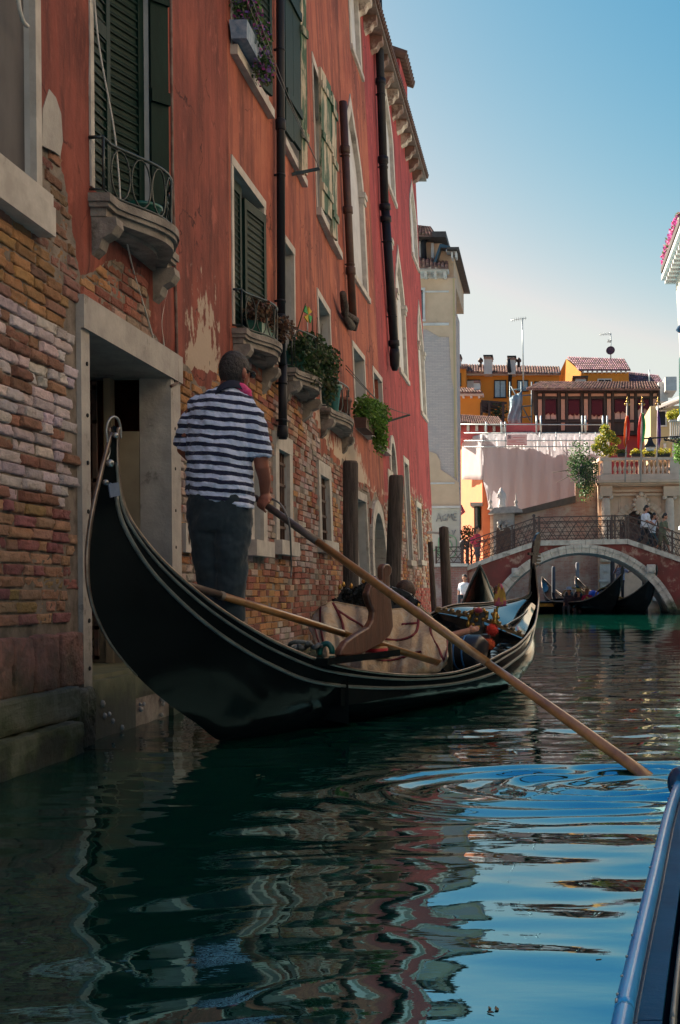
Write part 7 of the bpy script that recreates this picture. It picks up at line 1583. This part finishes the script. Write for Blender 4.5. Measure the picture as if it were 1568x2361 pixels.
mb = MB(); c = wl(1225, 53); mb.box((c.x - 2.6, c.y - .75, .20), (c.x + 2.9, c.y - .70, .34)); mb.build('yellow_stripe', mat('orange_yellow_paint', (.60, .26, .02), bump=0), o)
t = thing('boat_cover', wl(1372, 51.5), 'bright blue tarpaulin heap lying between the gondolas under the arch', 'cover'); mb = MB(); mb.ball(P(1378, 1380, 51.5), .45, 12, 9, (1.1, .8, .5)); mb.ball(P(1368, 1376, 51.5), .3, 10, 8); o = mb.build('tarpaulin', mat('blue_tarp', (.02, .08, .50), (.03, .12, .6), rough=.5), t); wrinkle(o, .2, .1)
DKT = cloth('dark_trousers', (.03, .035, .05)); WSH = cloth('white_shirt', (.66, .68, .75)); HD = mat('dark_hair', (.02, .016, .015), bump=0)
STR2 = SHIRT
def seated(label, px, py, Y, shirt, hair=HD, yaw=180, hat=None, arms=('down', 'down'), group=None):
    c = P(px, py, Y); return person(label, c - Vector((0, 0, .80)), 1.65, R(yaw), shirt, DKT, hair, 'sit', arms=arms, hat=hat, vox=.03, group=group)
STRAW = mat('straw', (.5, .34, .18))
seated('passenger in pale hat, leftmost of three seated in the gondola under the arch', 1312, 1362, 50.5, cloth('dark_top', (.05, .04, .06)), hat=mat('pale_blue_hat', (.55, .62, .75), bump=0), yaw=200)
seated('passenger between two hats in the gondola under the arch, yellow hat', 1334, 1366, 50.3, cloth('dark_top', (.05, .04, .06)), hat=mat('yellow_hat', (.60, .42, .08), bump=0), yaw=190)
seated('passenger in straw hat and magenta top under the bridge arch', 1354, 1361, 50.2, cloth('magenta_top', (.40, .02, .10)), hat=STRAW, yaw=170)
person('gondolier in striped shirt and straw hat standing under the bridge arch', wl(1430, 50.5) + Vector((0, 0, .45)), 1.72, R(195), SHIRT, DKT, HD, arms=('out', 'face'), hat=STRAW, vox=.03)
seated('man in white shirt sitting on the low quay wall left of the upright prow', 1071, 1331, 44, WSH, yaw=190)
seated('passenger in pale clothes and blue top beyond the upright prow', 1146, 1362, 27, mat('blue_white_top', (.5, .55, .65), (.06, .1, .35), scale=6, bump=0, ramp=(.48, .52)), hair=HB, yaw=30)
seated('tanned passenger with brown hair just right of the upright prow', 1128, 1362, 26.5, cloth('tan_top', (.45, .33, .22)), hair=HB, yaw=20)
def bz_(px): x = P(px, 1250, BY + 1.2).x; return Vector((x, BY + 1.2, topz(x) - .12))
person('woman in red vest and grey shorts reading a paper on the bridge steps', bz_(1100) - Vector((0, 0, .05)), 1.62, R(110), cloth('red_vest', (.55, .05, .08)), cloth('grey_shorts', (.16, .14, .16)), HB, arms=('front', 'front'), bare_calf=True, bag=cloth('pink_bag', (.6, .06, .14)), leg=1)
person('man in white shirt with dark backpack, first of three walkers on the bridge', bz_(1486), 1.78, R(112), WSH, DKT, HD, 'walk', arms=('swing', 'swing'), bag=cloth('black_bag', (.015, .015, .02)), lean=.12)
person('walker in white top and teal shorts, middle of the three on the bridge', bz_(1505) + Vector((0, .5, 0)), 1.62, R(112), WSH, cloth('teal_trousers', (.02, .08, .10)), HD, 'walk', arms=('swing', 'face'), lean=.15)
person('walker in olive top, last and rightmost of the three on the bridge', bz_(1524) - Vector((0, .4, 0)), 1.66, R(112), cloth('olive_top', (.13, .14, .09)), cloth('olive_shorts', (.12, .12, .08)), HD, 'walk', arms=('swing', 'swing'), lean=.18, bare_calf=True)
def fpost(px, pyt, Y, w_, label, m=WOODP): mb = MB(); a = wl(px, Y) - Vector((0, 0, .5)); b = P(px, pyt, Y); r_ = sz(w_, Y) / 2; mb.tube([a, a.lerp(b, .5), b, b + Vector((0, 0, .06))], [r_ * 1.05, r_, r_ * .95, r_ * .6], 10); tag(mb.build('mooring_post', m), label, 'mooring post', 'wooden mooring posts in the canal')
fpost(1276, 1308, 54, 9, 'dark blue-grey pole against the brick wall, left one seen under the arch', mat('blue_grey_pole', (.06, .07, .09), (.09, .1, .12), rough=.8))
fpost(1331, 1299, 55, 9, 'paler grey pole against the brick wall, middle one seen under the arch', mat('pale_grey_pole', (.2, .2, .22), (.14, .14, .16), rough=.8))
fpost(1412, 1296, 52, 11, 'brown pole left of the straw-hatted gondolier under the arch'); fpost(1487, 1330, 50, 14, 'broad brown post right of the straw-hatted gondolier under the arch')
t = thing('potted_bush', P(1078, 1240, 50), 'small bush with reddish flowers behind the woman in the red vest', 'bush'); c = P(1080, 1228, 50); foliage('leaves', t, [(c, .35), (c + Vector((-.15, 0, -.4)), .3)], 500, .09, [(.08, .16, .05), (.4, .08, .05), (.12, .2, .05)], 4)
